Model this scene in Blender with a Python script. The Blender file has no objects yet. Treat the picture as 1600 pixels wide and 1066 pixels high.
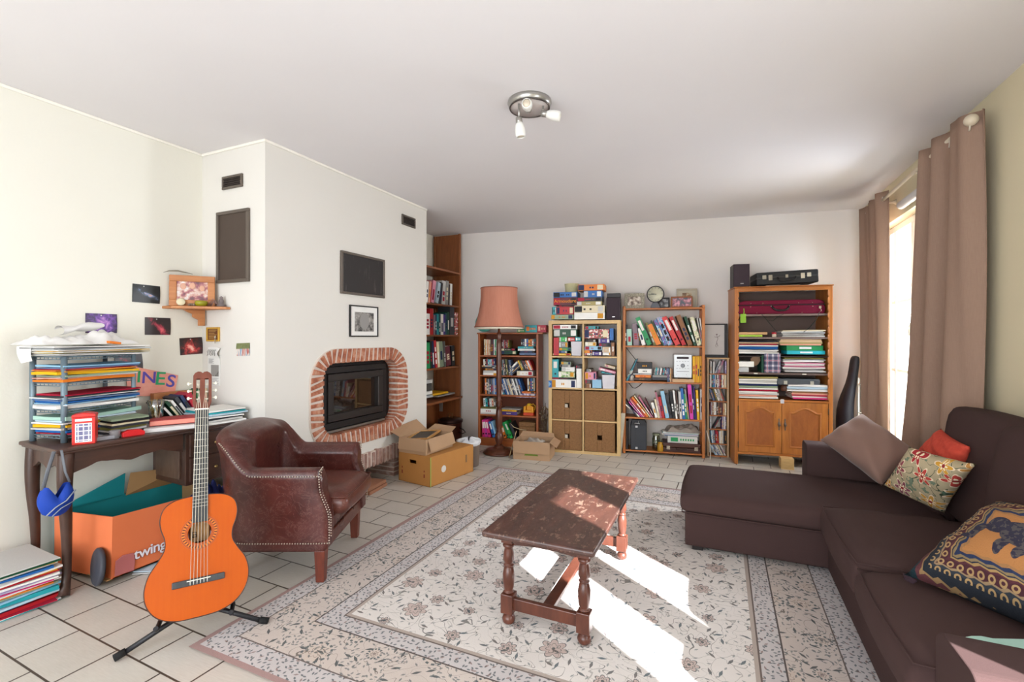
import bpy, math, random
from mathutils import Vector, Matrix, Euler
R_ = math.radians
SC = bpy.context.scene
COL = SC.collection
random.seed(7)

# ---------------------------------------------------------------- camera, world, sun, daylight, exposure
cam_d = bpy.data.cameras.new('camera')
cam_d.sensor_width = 36.0
cam_d.lens = 735.0/1600.0*36.0
cam_d.shift_y = -6.0/1600.0
cam_d.clip_start = .02
cam = bpy.data.objects.new('camera', cam_d)
COL.objects.link(cam)
cam.location = (0, 0, 1.28)
cam.rotation_euler = (R_(90), 0, R_(24))
SC.camera = cam

w = bpy.data.worlds.new('sky'); SC.world = w; w.use_nodes = True
bg = w.node_tree.nodes['Background']
bg.inputs[0].default_value = (.86, .93, 1.0, 1); bg.inputs[1].default_value = 1.5

def lamp(name, kind, loc, direction, energy, color=(1, 1, 1), size=None, size_y=None, angle=None):
    d = bpy.data.lights.new(name, kind); d.energy = energy; d.color = color
    if size: d.shape = 'RECTANGLE'; d.size = size; d.size_y = size_y
    if angle: d.angle = angle
    o = bpy.data.objects.new(name, d); COL.objects.link(o); o.location = loc
    o.rotation_euler = Vector(direction).to_track_quat('-Z', 'Y').to_euler()
    return o
lamp('sun', 'SUN', (4, -3, 4), (-.802, .598, -.577), 31.0, (.96, .97, 1), angle=R_(.6))
lamp('fill_rear_opening', 'AREA', (-.9, -1.98, 1.3), (0, 1, -0.05), 84, (.90, .94, 1), 3.4, 2.0)  # fill lamp added behind the camera to brighten the room
lamp('daylight_near_window', 'AREA', (1.62, 1.07, 1.25), (-1, 0, -.05), 29, (.90, .95, 1), 1.0, 1.7)
lamp('daylight_far_window', 'AREA', (2.15, 5.05, 1.75), (-1, -.2, -.55), 310, (.86, .93, 1), 1.9, 2.0)
SC.view_settings.view_transform = 'Standard'
SC.view_settings.look = 'None'
SC.view_settings.exposure = 0.66
SC.view_settings.gamma = 1.0
SC.view_settings.use_curve_mapping = False
SC.cycles.use_denoising = True
SC.cycles.max_bounces = 8
SC.cycles.diffuse_bounces = 5
SC.cycles.sample_clamp_indirect = 6

# ---------------------------------------------------------------- materials
def lin(h):
    if not isinstance(h, str): return h
    h = h.lstrip('#'); v = [int(h[i:i+2], 16)/255 for i in (0, 2, 4)]
    return tuple(c/12.92 if c <= .04045 else ((c+.055)/1.055)**2.4 for c in v)+(1,)

class NT:
    def __init__(s, name):
        s.m = bpy.data.materials.new(name); s.m.use_nodes = True; s.t = s.m.node_tree
        s.b = s.t.nodes['Principled BSDF']; s.out = s.t.nodes['Material Output']
    def n(s, typ, **k):
        o = s.t.nodes.new(typ)
        for a, v in k.items(): setattr(o, a, v)
        return o
    def l(s, a, b): s.t.links.new(a, b)
    def put(s, sock, v):
        if isinstance(v, bpy.types.NodeSocket): s.l(v, sock)
        else: sock.default_value = v
    def coord(s, scale=(1, 1, 1), rot=(0, 0, 0), loc=(0, 0, 0)):
        c = s.n('ShaderNodeTexCoord'); mp = s.n('ShaderNodeMapping')
        s.l(c.outputs['Object'], mp.inputs[0]); mp.inputs['Scale'].default_value = scale
        mp.inputs['Rotation'].default_value = rot; mp.inputs['Location'].default_value = loc
        return mp.outputs[0]
    def math(s, op, a, b=None, c=None):
        o = s.n('ShaderNodeMath', operation=op); s.put(o.inputs[0], a)
        if b is not None: s.put(o.inputs[1], b)
        if c is not None: s.put(o.inputs[2], c)
        return o.outputs[0]
    def noise(s, vec, scale, detail=3, rough=.5, dist=0):
        o = s.n('ShaderNodeTexNoise'); s.l(vec, o.inputs['Vector']); o.inputs['Scale'].default_value = scale
        o.inputs['Detail'].default_value = detail; o.inputs['Roughness'].default_value = rough
        o.inputs['Distortion'].default_value = dist
        return o.outputs[0]
    def mix(s, f, a, b):
        o = s.n('ShaderNodeMix', data_type='RGBA'); s.put(o.inputs[0], f)
        s.put(o.inputs[6], lin(a) if isinstance(a, str) else a); s.put(o.inputs[7], lin(b) if isinstance(b, str) else b)
        return o.outputs[2]
    def ramp(s, f, stops):
        o = s.n('ShaderNodeValToRGB'); s.l(f, o.inputs[0]); e = o.color_ramp.elements
        while len(e) < len(stops): e.new(.5)
        for i, (p, c) in enumerate(stops): e[i].position = p; e[i].color = lin(c)
        return o.outputs[0]
    def bump(s, h, strength=.3, dist=.005):
        o = s.n('ShaderNodeBump'); s.l(h, o.inputs['Height']); o.inputs['Strength'].default_value = strength
        o.inputs['Distance'].default_value = dist; s.l(o.outputs[0], s.b.inputs['Normal'])
    def xyz(s, vec):
        o = s.n('ShaderNodeSeparateXYZ'); s.l(vec, o.inputs[0]); return o.outputs
    def fin(s, col, rough=.5, metal=0, spec=.5):
        s.put(s.b.inputs['Base Color'], lin(col) if isinstance(col, str) else col)
        s.put(s.b.inputs['Roughness'], rough); s.b.inputs['Metallic'].default_value = metal
        s.b.inputs['Specular IOR Level'].default_value = spec
        return s.m

MATS = {}
def plain(hexc, rough=.55, metal=0, var=.06, scale=14, spec=.4):
    k = ('p', hexc, rough, metal)
    if k in MATS: return MATS[k]
    t = NT('surface_'+hexc.strip('#')); v = t.coord()
    f = t.noise(v, scale, 4)
    c = lin(hexc); a = tuple(min(1, x*(1+var)) for x in c[:3])+(1,); b = tuple(x*(1-var) for x in c[:3])+(1,)
    m = t.fin(t.mix(f, b, a), rough, metal, spec)
    MATS[k] = m; return m
def wood(c1, c2, axis='z', scale=9, rough=.35, stretch=.09, bumps=.08, name='wood'):
    k = ('w', c1, c2, axis, scale, rough)
    if k in MATS: return MATS[k]
    t = NT(name); st = [1, 1, 1]; st['xyz'.index(axis)] = stretch
    v = t.coord(scale=tuple(st)); f = t.noise(v, scale, 6, .65, 1.2); g = t.noise(v, scale*7, 3, .6)
    f2 = t.math('ADD', t.math('MULTIPLY', f, .7), t.math('MULTIPLY', g, .3))
    col = t.ramp(f2, [(.32, c1), (.68, c2)])
    t.bump(g, bumps, .002); m = t.fin(col, rough); MATS[k] = m; return m
def fabric(c1, rough=.95, weave=420, var=.12, bumps=.25, soft=5, sheen=0):
    k = ('f', c1, weave, var)
    if k in MATS: return MATS[k]
    t = NT('fabric_'+c1.strip('#')); v = t.coord()
    f = t.noise(v, soft, 4); g = t.noise(v, weave, 2)
    c = lin(c1); a = tuple(min(1, x*(1+var)) for x in c[:3])+(1,); b = tuple(x*(1-var) for x in c[:3])+(1,)
    ff = t.math('ADD', t.math('MULTIPLY', f, .5), t.math('MULTIPLY', g, .5))
    t.bump(g, bumps, .002); m = t.fin(t.mix(ff, b, a), rough, 0, .15)
    if sheen: t.b.inputs['Sheen Weight'].default_value = sheen; t.b.inputs['Sheen Roughness'].default_value = .4
    MATS[k] = m; return m
def plaster(name, c, var=.03, streak=False):
    t = NT(name); v = t.coord(); f = t.noise(v, 1.3, 4); g = t.noise(v, 60, 4)
    cc = lin(c); a = tuple(min(1, x*(1+var)) for x in cc[:3])+(1,); b = tuple(x*(1-var) for x in cc[:3])+(1,)
    t.bump(g, .12, .004); return t.fin(t.mix(f, b, a), .9, 0, .15)
def glass(name='window_glass', tint=(1, 1, 1, 1), gl=.07, rough=.02):
    k = ('g', name)
    if k in MATS: return MATS[k]
    m = bpy.data.materials.new(name); m.use_nodes = True; t = m.node_tree
    t.nodes.remove(t.nodes['Principled BSDF']); o = t.nodes['Material Output']
    a = t.nodes.new('ShaderNodeBsdfTransparent'); a.inputs[0].default_value = tint
    b = t.nodes.new('ShaderNodeBsdfGlossy'); b.inputs['Roughness'].default_value = rough
    n = t.nodes.new('ShaderNodeTexNoise'); n.inputs['Scale'].default_value = 3
    mm = t.nodes.new('ShaderNodeMath'); mm.operation = 'MULTIPLY_ADD'
    t.links.new(n.outputs[0], mm.inputs[0]); mm.inputs[1].default_value = gl*.4; mm.inputs[2].default_value = gl*.8
    x = t.nodes.new('ShaderNodeMixShader'); t.links.new(mm.outputs[0], x.inputs[0])
    t.links.new(a.outputs[0], x.inputs[1]); t.links.new(b.outputs[0], x.inputs[2]); t.links.new(x.outputs[0], o.inputs[0])
    MATS[k] = m; return m

PAL = dict(white='#e9e7e2', silver='#b4b6b8', light_grey='#c4c2bf', grey='#8f8c89', dark_grey='#55534f', charcoal='#34343a', black='#19181a',
 beige='#cdb08c', cream='#dccfae', salmon='#dd9a86', red='#b3202a', crimson='#a31733', scarlet='#cb3a38', pink='#d98fa5', hot_pink='#d8307c', magenta='#c93fa6',
 rose='#b97086', maroon='#5d1c28', mauve='#83707a', purple='#4a3382', lilac='#a79ac0', navy='#1e2b52', blue='#2763a8', light_blue='#8fbcd8',
 pale_blue='#b6cbd9', slate_blue='#5b6f92', teal='#2b9aa3', dark_teal='#1f4d55', mint='#a5c9bb', cyan='#22aebd', green='#1e8a50', bright_green='#2fae52',
 dark_green='#1c4a31', sage='#8b9a80', lime='#9cc43c', olive='#6f6a34', khaki='#a2945d', yellow='#e0ac1c', ochre='#c98a12', orange='#dd7a27',
 brown='#8a5a34', dark_brown='#41291f', cardboard='#c09668', flowered='#bcc79a', red_patterned='#b7434a', blue_flowered='#5a74a8', pink_flowered='#8fb0c8',
 cream_patterned='#d6d0b4', lilac_patterned='#b9a7c6')

# ---------------------------------------------------------------- mesh helpers
class M:
    def __init__(s): s.v = []; s.f = []; s.mi = []; s.sm = []
    def add(s, vs, fs, mi=0, smooth=False, T=None):
        o = len(s.v)
        s.v += [tuple(T @ Vector(p)) if T else tuple(p) for p in vs]
        for q in fs: s.f.append(tuple(o+i for i in q)); s.mi.append(mi); s.sm.append(smooth)
        return s
    def box(s, a, b, mi=0, T=None):
        x0, y0, z0 = a; x1, y1, z1 = b
        if x0 > x1: x0, x1 = x1, x0
        if y0 > y1: y0, y1 = y1, y0
        if z0 > z1: z0, z1 = z1, z0
        return s.add([(x0,y0,z0),(x1,y0,z0),(x1,y1,z0),(x0,y1,z0),(x0,y0,z1),(x1,y0,z1),(x1,y1,z1),(x0,y1,z1)],
                     [(0,3,2,1),(4,5,6,7),(0,1,5,4),(1,2,6,5),(2,3,7,6),(3,0,4,7)], mi, False, T)
    def prism(s, pts, d0, d1, axis='y', mi=0, T=None, smooth=False):
        n = len(pts)
        def P(p, d):
            return (p[0], d, p[1]) if axis == 'y' else ((p[0], p[1], d) if axis == 'z' else (d, p[0], p[1]))
        vs = [P(p, d0) for p in pts]+[P(p, d1) for p in pts]
        s.add(vs, [tuple(range(n)), tuple(range(2*n-1, n-1, -1))], mi, False, T)
        o = len(s.v)-2*n
        for i in range(n):
            j = (i+1) % n; s.f.append((o+i, o+n+i, o+n+j, o+j)); s.mi.append(mi); s.sm.append(smooth)
        return s
    def lathe(s, prof, c=(0, 0, 0), seg=20, mi=0, T=None, smooth=True):
        vs = []; n = len(prof)
        for r, z in prof:
            for k in range(seg):
                a = 2*math.pi*k/seg; vs.append((c[0]+r*math.cos(a), c[1]+r*math.sin(a), c[2]+z))
        fs = [(i*seg+k, i*seg+(k+1) % seg, (i+1)*seg+(k+1) % seg, (i+1)*seg+k) for i in range(n-1) for k in range(seg)]
        s.add(vs, fs, mi, smooth, T)
        o = len(s.v)-len(vs)
        for q in (tuple(o+k for k in range(seg-1, -1, -1)), tuple(o+(n-1)*seg+k for k in range(seg))):
            s.f.append(q); s.mi.append(mi); s.sm.append(False)
        return s
    def tube(s, pts, r, seg=8, mi=0, T=None, closed=False, flat=1.0):
        pts = [Vector(p) for p in pts]; n = len(pts); vs = []
        rr = r if isinstance(r, (list, tuple)) else [r]*n
        up = Vector((0, 0, 1)); prev = None
        for i, p in enumerate(pts):
            if closed: d = pts[(i+1) % n]-pts[i-1]
            else: d = pts[min(i+1, n-1)]-pts[max(i-1, 0)]
            d.normalize()
            if prev is None:
                a = up.cross(d) if abs(d.z) < .95 else Vector((1, 0, 0)).cross(d)
            else: a = prev-d*prev.dot(d)
            a.normalize(); prev = a; b = d.cross(a)
            for k in range(seg):
                t = 2*math.pi*k/seg; vs.append(p+(a*math.cos(t)+b*math.sin(t)*flat)*rr[i])
        m = n if closed else n-1
        fs = [(i*seg+k, i*seg+(k+1) % seg, ((i+1) % n)*seg+(k+1) % seg, ((i+1) % n)*seg+k) for i in range(m) for k in range(seg)]
        s.add(vs, fs, mi, True, T)
        if not closed:
            o = len(s.v)-len(vs)
            for q in (tuple(o+k for k in range(seg-1, -1, -1)), tuple(o+(n-1)*seg+k for k in range(seg))):
                s.f.append(q); s.mi.append(mi); s.sm.append(False)
        return s
    def ball(s, c, r, mi=0, seg=12, rings=8, T=None):
        rx, ry, rz = r if isinstance(r, tuple) else (r, r, r); vs = []
        for i in range(rings+1):
            t = math.pi*i/rings
            for k in range(seg):
                a = 2*math.pi*k/seg
                vs.append((c[0]+rx*math.sin(t)*math.cos(a), c[1]+ry*math.sin(t)*math.sin(a), c[2]-rz*math.cos(t)))
        fs = [(i*seg+k, i*seg+(k+1) % seg, (i+1)*seg+(k+1) % seg, (i+1)*seg+k) for i in range(rings) for k in range(seg)]
        return s.add(vs, fs, mi, True, T)
    def grid(s, fn, nu, nv, wu=False, wv=False, mi=0, T=None, smooth=True):
        vs = [fn(i/(nu if wu else nu-1), j/(nv if wv else nv-1)) for i in range(nu) for j in range(nv)]
        fs = []
        for i in range(nu if wu else nu-1):
            for j in range(nv if wv else nv-1):
                i2 = (i+1) % nu; j2 = (j+1) % nv
                fs.append((i*nv+j, i2*nv+j, i2*nv+j2, i*nv+j2))
        return s.add(vs, fs, mi, smooth, T)
    def mesh(s, name, mats, weld=False):
        me = bpy.data.meshes.new(name); me.from_pydata(s.v, [], s.f)
        for m in (mats if isinstance(mats, (list, tuple)) else [mats]): me.materials.append(m)
        me.polygons.foreach_set('material_index', s.mi); me.polygons.foreach_set('use_smooth', s.sm)
        me.validate()
        import bmesh
        b = bmesh.new(); b.from_mesh(me)
        if weld: bmesh.ops.remove_doubles(b, verts=b.verts, dist=1e-5)
        bmesh.ops.recalc_face_normals(b, faces=b.faces); b.to_mesh(me); b.free()
        me.update(); return me

def obj(name, mb, mats, parent=None, bevel=0, seg=2, weld=False, sub=0, label=None, loc=None, rot=None, kind=None):
    o = bpy.data.objects.new(name, mb.mesh(name, mats, weld) if isinstance(mb, M) else mb); COL.objects.link(o)
    if parent: o.parent = parent
    if loc: o.location = loc
    if rot: o.rotation_euler = rot
    if bevel:
        b = o.modifiers.new('bevel', 'BEVEL'); b.width = bevel; b.segments = seg; b.limit_method = 'ANGLE'; b.angle_limit = R_(38)
        if seg > 2: b.harden_normals = False
    if sub:
        q = o.modifiers.new('smooth', 'SUBSURF'); q.levels = sub; q.render_levels = sub
    if label: o['label'] = label
    if kind: o['kind'] = kind
    return o
def thing(name, label, cat, loc=(0, 0, 0), rz=0, group=None):
    o = bpy.data.objects.new(name, None); COL.objects.link(o); o.empty_display_size = .1
    o.location = loc; o.rotation_euler = (0, 0, R_(rz)); o['label'] = label; o['category'] = cat
    if group: o['group'] = group
    return o
def tag(o, label, cat, group=None, kind=None):
    o['label'] = label; o['category'] = cat
    if group: o['group'] = group
    if kind: o['kind'] = kind
    return o
def struct(name, mb, mat, bevel=0):
    o = obj(name, mb, mat, bevel=bevel); o['kind'] = 'structure'; return o
def text_mesh(txt, size, depth=.0008, shear=0, spacing=1.0):
    c = bpy.data.curves.new('lettering', 'FONT'); c.body = txt; c.size = size; c.extrude = depth
    c.align_x = 'CENTER'; c.align_y = 'CENTER'; c.space_character = spacing; c.offset = size*.012
    o = bpy.data.objects.new('lettering', c); me = bpy.data.meshes.new_from_object(o)
    bpy.data.objects.remove(o); me.materials.clear(); return me
def lettering(txt, size, mat, parent, loc, rot, name='lettering', sx=1.0, **k):
    me = text_mesh(txt, size, **k); me.materials.append(mat)
    o = bpy.data.objects.new(name, me); COL.objects.link(o); o.parent = parent
    o.location = loc; o.rotation_euler = rot; o.scale = (sx, 1, 1)
    return o
def rim(mb, a0, a1, b0, b1, w, d0, d1, axis='y', mi=0):
    for p, q in (((a0, b0), (a1, b0+w)), ((a0, b1-w), (a1, b1)), ((a0, b0+w), (a0+w, b1-w)), ((a1-w, b0+w), (a1, b1-w))):
        if axis == 'y': mb.box((p[0], d0, p[1]), (q[0], d1, q[1]), mi)
        elif axis == 'x': mb.box((d0, p[0], p[1]), (d1, q[0], q[1]), mi)
        else: mb.box((p[0], p[1], d0), (q[0], q[1], d1), mi)
    return mb
class Frame:
    def __init__(s, o, ang): s.o = o; s.a = R_(ang); s.deg = ang
    def p(s, u, v, z=0):
        c, q = math.cos(s.a), math.sin(s.a)
        return (s.o[0]+u*c-v*q, s.o[1]+u*q+v*c, z)
KX = Frame((-1.765, 4.967), 8.36); SH = Frame((-.994, 5.232), 8.36); CD = Frame((-.14, 5.474), 8.36)
CB = Frame((.164, 5.257), 8.36); DV = Frame((-2.64, 4.93), 8.36); AL = Frame((-2.99, 4.05), 90.)
FRAMES = dict(KX=KX, SH=SH, CD=CD, CB=CB, DV=DV, AL=AL)

# ---------------------------------------------------------------- room shell
H = 2.59
XL, XR = -3.40, 1.32
def backy(x): return 5.195+(x+3.023)*math.tan(R_(8.36))

def tiles():
    t = NT('floor_tile'); v = t.coord(rot=(0, 0, R_(1.5)))
    b = t.n('ShaderNodeTexBrick'); t.l(v, b.inputs['Vector']); b.offset = .5; b.squash = 1
    for k, x in (('Scale', 1), ('Mortar Size', .0042), ('Mortar Smooth', .15), ('Brick Width', .3045), ('Row Height', .2085), ('Bias', 0)):
        b.inputs[k].default_value = x
    b.inputs['Color1'].default_value = lin('#cecac3'); b.inputs['Color2'].default_value = lin('#c2bcb2'); b.inputs['Mortar'].default_value = lin('#4c4139')
    g = t.noise(t.coord(scale=(6, 70, 1)), 3, 4, .6); h = t.noise(t.coord(), 4, 4)
    c = t.mix(t.math('MULTIPLY', g, .8), b.outputs[0], '#a39b90')
    c = t.mix(t.math('MULTIPLY', h, .35), c, '#d9d3ca')
    c = t.mix(b.outputs['Fac'], c, '#4a4038')
    t.bump(t.math('SUBTRACT', 1, b.outputs['Fac']), .5, .003)
    return t.fin(c, t.math('ADD', t.math('MULTIPLY', g, .25), .22), 0, .45)
fl = M(); fl.box((-3.75, -2.1, -.1), (1.9, 6.3, 0))
floor = struct('floor', fl, tiles())
cl = M(); cl.box((-3.75, -2.1, H), (1.9, 6.3, H+.1))
def ceil_mat():
    t = NT('ceiling_paint'); v = t.coord(); f = t.noise(v, .8, 3)
    t.bump(t.noise(v, 90, 3), .05, .003)
    return t.fin(t.mix(f, '#dcd8d9', '#e4e1e2'), .92, 0, .1)
struct('ceiling', cl, ceil_mat())
WL = plaster('cream_plaster', '#e2dfd4'); WB = plaster('grey_white_plaster', '#dbd5d0'); WC = plaster('chimney_plaster', '#dad6cf'); WR = plaster('straw_plaster', '#d5caab')
struct('wall_left', M().box((XL-.15, -2.1, 0), (XL, 6.3, H)), WL)
bw = M(); bw.prism([(-3.75, backy(-3.75)), (1.9, backy(1.9)), (1.9, backy(1.9)+.15), (-3.75, backy(-3.75)+.15)], 0, H, 'z')
struct('wall_back', bw, WB)
# right wall with its two window openings
rw = M(); x0, x1 = XR, XR+.16
N0, N1, NZ0, NZ1 = .56, 1.60, .10, 2.07      # near window opening
F0, F1, FZ0, FZ1 = 4.15, 5.36, .28, 2.26     # far window opening
rw.box((x0, -2.1, 0), (x1, N0, H)).box((x0, N0, 0), (x1, N1, NZ0)).box((x0, N0, NZ1), (x1, N1, H))
rw.box((x0, N1, 0), (x1, F0, H)).box((x0, F0, 0), (x1, F1, FZ0)).box((x0, F0, FZ1), (x1, F1, H)).box((x0, F1, 0), (x1, 6.3, H))
struct('wall_right', rw, WR)
# wall behind the camera; its wide opening is added to admit fill light
nw = M(); nw.box((-3.75, -1.95, 0), (-2.7, -1.8, H)).box((.95, -1.95, 0), (1.9, -1.8, H)).box((-2.7, -1.95, 2.35), (.95, -1.8, H))
struct('wall_near', nw, WL)
PW = plain('#e8e6e0', .4)
def window(name, y0, y1, z0, z1, x, posts, bars, fw=.055):
    r = thing(name, 'white painted casement window', 'window', (x, (y0+y1)/2, z0)); del r['label']; del r['category']; r['kind'] = 'structure'
    cy = (y0+y1)/2; f = M()
    rim(f, y0-cy, y1-cy, 0, z1-z0, fw, -.03, .03, 'x')
    f.box((-.028, y0-cy+fw, fw), (.028, y1-cy-fw, fw+.03))
    obj('window_frame', f, PW, r, bevel=.006)
    for a, b in posts: obj('stile', M().box((-.028, a-cy, .02), (.028, b-cy, z1-z0-.02)), PW, r, bevel=.005)
    for z in bars: obj('glazing_bar', M().box((-.018, y0-cy+.02, z-z0-.014), (.018, y1-cy-.02, z-z0+.014)), PW, r, bevel=.004)
    obj('pane', M().box((-.003, y0-cy+.02, .03), (.003, y1-cy-.02, z1-z0-.03)), glass(), r)
    return r
w1 = window('window_1', F0, F1, FZ0, FZ1, 1.43, [(4.66, 4.80), (5.16, 5.20)], [.99, 1.59])
obj('window_latch', M().box((-.06, -.10, 1.30-FZ0), (-.02, -.07, 1.42-FZ0)).tube([(-.06, -.085, 1.40-FZ0), (-.075, -.085, 1.36-FZ0), (-.075, -.085, 1.29-FZ0)], .008), plain('#c9c6bd', .35, .3), w1)
struct('sun_blocker_far', M().box((2.6, 2.3, -.1), (2.8, 4.8, 3.9)), WR)  # unseen slab, added to keep direct sun out of the far window
struct('sun_blocker_rear', M().box((1.1, -6.2, -.1), (1.3, -2.15, 4.2)), WL)  # added out of view to stop sun entering by the rear opening
window('window_2', N0, N1, NZ0, NZ1, 1.36, [(.56, .62), (.955, .975), (1.0, 1.17), (1.52, 1.6)], [])
# chimney breast: real openings for the stove and the log niche
CX, CY0, CY1 = -2.757, 2.178, 4.042
def rrect(y0, y1, z0, z1, r, n=10, skew=0):
    pts = []
    for cx, cz, a0 in ((y1-r, z0+r, -90), (y1-r, z1-r, 0), (y0+r, z1-r, 90), (y0+r, z0+r, 180)):
        for k in range(n+1):
            a = R_(a0+90*k/n); pts.append((cx+r*math.cos(a), cz+r*math.sin(a)))
    return pts
IN = rrect(2.655, 3.56, .51, 1.085, .13)      # inner opening of the brick ring
OUT = rrect(2.54, 3.705, .39, 1.19, .27)
def onrect(p, c, y0, y1, z0, z1):
    dx, dz = p[0]-c[0], p[1]-c[1]; t = 1e9
    if dx > 0: t = min(t, (y1-c[0])/dx)
    if dx < 0: t = min(t, (y0-c[0])/dx)
    if dz > 0: t = min(t, (z1-c[1])/dz)
    if dz < 0: t = min(t, (z0-c[1])/dz)
    return (c[0]+dx*t, c[1]+dz*t)
ch = M()
cc = ((IN[0][0]+3.0)/2, .8)
def dense(pts, m=4):
    o = []
    for i in range(len(pts)):
        a, b = pts[i], pts[(i+1) % len(pts)]
        k = m*3 if math.hypot(a[0]-b[0], a[1]-b[1]) > .1 else 1
        for j in range(k): o.append((a[0]+(b[0]-a[0])*j/k, a[1]+(b[1]-a[1])*j/k))
    return o
IND = dense(IN)
ZB, ZT = .30, 1.35
CYa, CYb = CY0+.1, CY1-.1
ring = [onrect(p, cc, CYa, CYb, ZB, ZT) for p in IND]; n = len(IND)
# insert the rectangle corners exactly
for cz_ in ((CYa, ZB), (CYb, ZB), (CYb, ZT), (CYa, ZT)):
    j = min(range(n), key=lambda i: math.hypot(ring[i][0]-cz_[0], ring[i][1]-cz_[1])); ring[j] = cz_
vs = [(CX, p[0], p[1]) for p in IND]+[(CX, p[0], p[1]) for p in ring]+[(CX-.12, p[0], p[1]) for p in IND]
fs = [(i, (i+1) % n, n+(i+1) % n, n+i) for i in range(n)]+[(i, 2*n+i, 2*n+(i+1) % n, (i+1) % n) for i in range(n)]
ch.add(vs, fs)
ch.box((CX-.12, CYa, ZT), (CX, CYb, H)).box((CX-.12, CYa, .17), (CX, CYb, ZB))
ch.box((CX-.12, CYa, 0), (CX, 2.62, .17)).box((CX-.12, 3.72, 0), (CX, CYb, .17))
ch.box((XL, CY0, 0), (CX, CYa, H)).box((XL, CYb, 0), (CX, CY1, H))
struct('wall_chimney', ch, WC)
# thin plaster cornice lines on the left wall and around the chimney breast
struct('trim_1', M().box((XL, -1.8, H-.018), (XL+.012, CY0, H)).box((XL, CY0-.012, H-.018), (CX, CY0, H)).box((CX, CY0-.012, H-.018), (CX+.012, CY1, H)), plain('#ece8de', .7), .004)
bb = M(); bb.prism([(-1.0, backy(-1.0)-.012), (1.3, backy(1.3)-.012), (1.3, backy(1.3)), (-1.0, backy(-1.0))], 0, .09, 'z')
struct('baseboard_back', bb, plain('#cfc8bd', .5))

# ---------------------------------------------------------------- fireplace
BR = NT('brick'); _v = BR.coord(); _f = BR.noise(_v, 22, 3); _g = BR.noise(_v, 120, 4)
_c = BR.ramp(_f, [(.3, '#8d5442'), (.5, '#ab6c52'), (.72, '#c0947d')]); BR.bump(_g, .6, .004); BRICK = BR.fin(_c, .9, 0, .2)
BP = NT('pale_brick'); _v = BP.coord(); _f = BP.noise(_v, 18, 3); _g = BP.noise(_v, 120, 4)
_c = BP.ramp(_f, [(.3, '#8d6a60'), (.55, '#a5867c'), (.75, '#bfaea6')]); BP.bump(_g, .6, .004); BRICKP = BP.fin(_c, .9, 0, .2)
MORT = plaster('mortar', '#cdbdb2', .08)
IRON = plain('#2b2726', .45, .5); IRON2 = plain('#3b3634', .4, .6)
fp = thing('fireplace', 'built-in wood stove framed by a rounded ring of red bricks in the chimney breast', 'fireplace', (CX, 3.1, 0))
fx, fy = CX, 3.1
CI = [((3.43, .64), .13), ((3.43, .955), .13), ((2.785, .955), .13), ((2.785, .64), .13)]
CO = [((3.435, .66), .27), ((3.435, .92), .27), ((2.81, .92), .27), ((2.81, .66), .27)]
SEG = []                                          # (inner point fn, outer point fn, number of bricks)
for q in range(4):
    a0 = -90+90*q
    def arcp(C, q=q, a0=a0): return lambda t: (C[q][0][0]+C[q][1]*math.cos(R_(a0+90*t)), C[q][0][1]+C[q][1]*math.sin(R_(a0+90*t)))
    def linp(C, q=q, a0=a0):
        A = arcp(C, q, a0)(1); B = arcp(C, (q+1) % 4, a0+90)(0); return lambda t: (A[0]+(B[0]-A[0])*t, A[1]+(B[1]-A[1])*t)
    SEG.append((arcp(CI), arcp(CO), 6)); SEG.append((linp(CI), linp(CO), 6 if q % 2 == 0 else 12))
mb = M(); bk = M(); rnd = random.Random(3)
for fi, fo, nb in SEG:
    for k in range(nb):
        for h_ in range(2):
            a, b = (k+h_*.5)/nb, (k+h_*.5+.5)/nb; pi, pj, qj, qi = fi(a), fi(b), fo(b), fo(a); pi, pj = tuple(m_+(3.107-m_ if z_ == 0 else .8-m_)*.012 for z_, m_ in enumerate(pi)), tuple(m_+(3.107-m_ if z_ == 0 else .8-m_)*.012 for z_, m_ in enumerate(pj))
            mb.add([(.014, p[0]-fy, p[1]) for p in (pi, pj, qj, qi)]+[(-.09, p[0]-fy, p[1]) for p in (pi, pj)]+[(.0, p[0]-fy, p[1]) for p in (qi, qj)], [(0, 1, 2, 3), (0, 4, 5, 1), (3, 2, 7, 6)])
        a, b = (k+rnd.uniform(.14, .22))/nb, (k+rnd.uniform(.78, .86))/nb; e = rnd.uniform(.018, .025)
        def lerp(p, q, t): return (p[0]+(q[0]-p[0])*t-fy, p[1]+(q[1]-p[1])*t)
        i0, i1, o0, o1 = lerp(fi(a), fo(a), -.085), lerp(fi(b), fo(b), -.085), lerp(fi(a), fo(a), .97), lerp(fi(b), fo(b), .97)
        bk.add([(e, *i0), (e, *i1), (e, *o1), (e, *o0), (-.085, *i0), (-.085, *i1), (0, *o1), (0, *o0)], [(0, 1, 2, 3), (0, 4, 5, 1), (1, 5, 6, 2), (3, 2, 6, 7), (0, 3, 7, 4)])
obj('mortar_band', mb, MORT, fp); obj('brick_ring', bk, BRICK, fp, bevel=.004)
mb = M(); mb.box((-.006, 2.86-fy, .175), (.02, 3.735-fy, .30))
obj('lintel_mortar', mb, MORT, fp)
mb = M(); k = 2.865
while k < 3.72:
    wd = rnd.uniform(.026, .032); mb.box((-.05, k-fy, .168), (rnd.uniform(.024, .032), k+wd-fy, .298+rnd.uniform(-.01, .012))); k += .0475
obj('brick_lintel', mb, BRICKP, fp, bevel=.004)
mb = M()
for i in range(4): mb.box((-.30, 3.50-fy, .006+i*.042), (.012, 3.73-fy, .036+i*.042))
obj('brick_pier', mb, BRICKP, fp, bevel=.004)
mb = M(); mb.box((-.30, 3.505-fy, 0), (.005, 3.725-fy, .17)); obj('pier_mortar', mb, MORT, fp)
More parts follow.
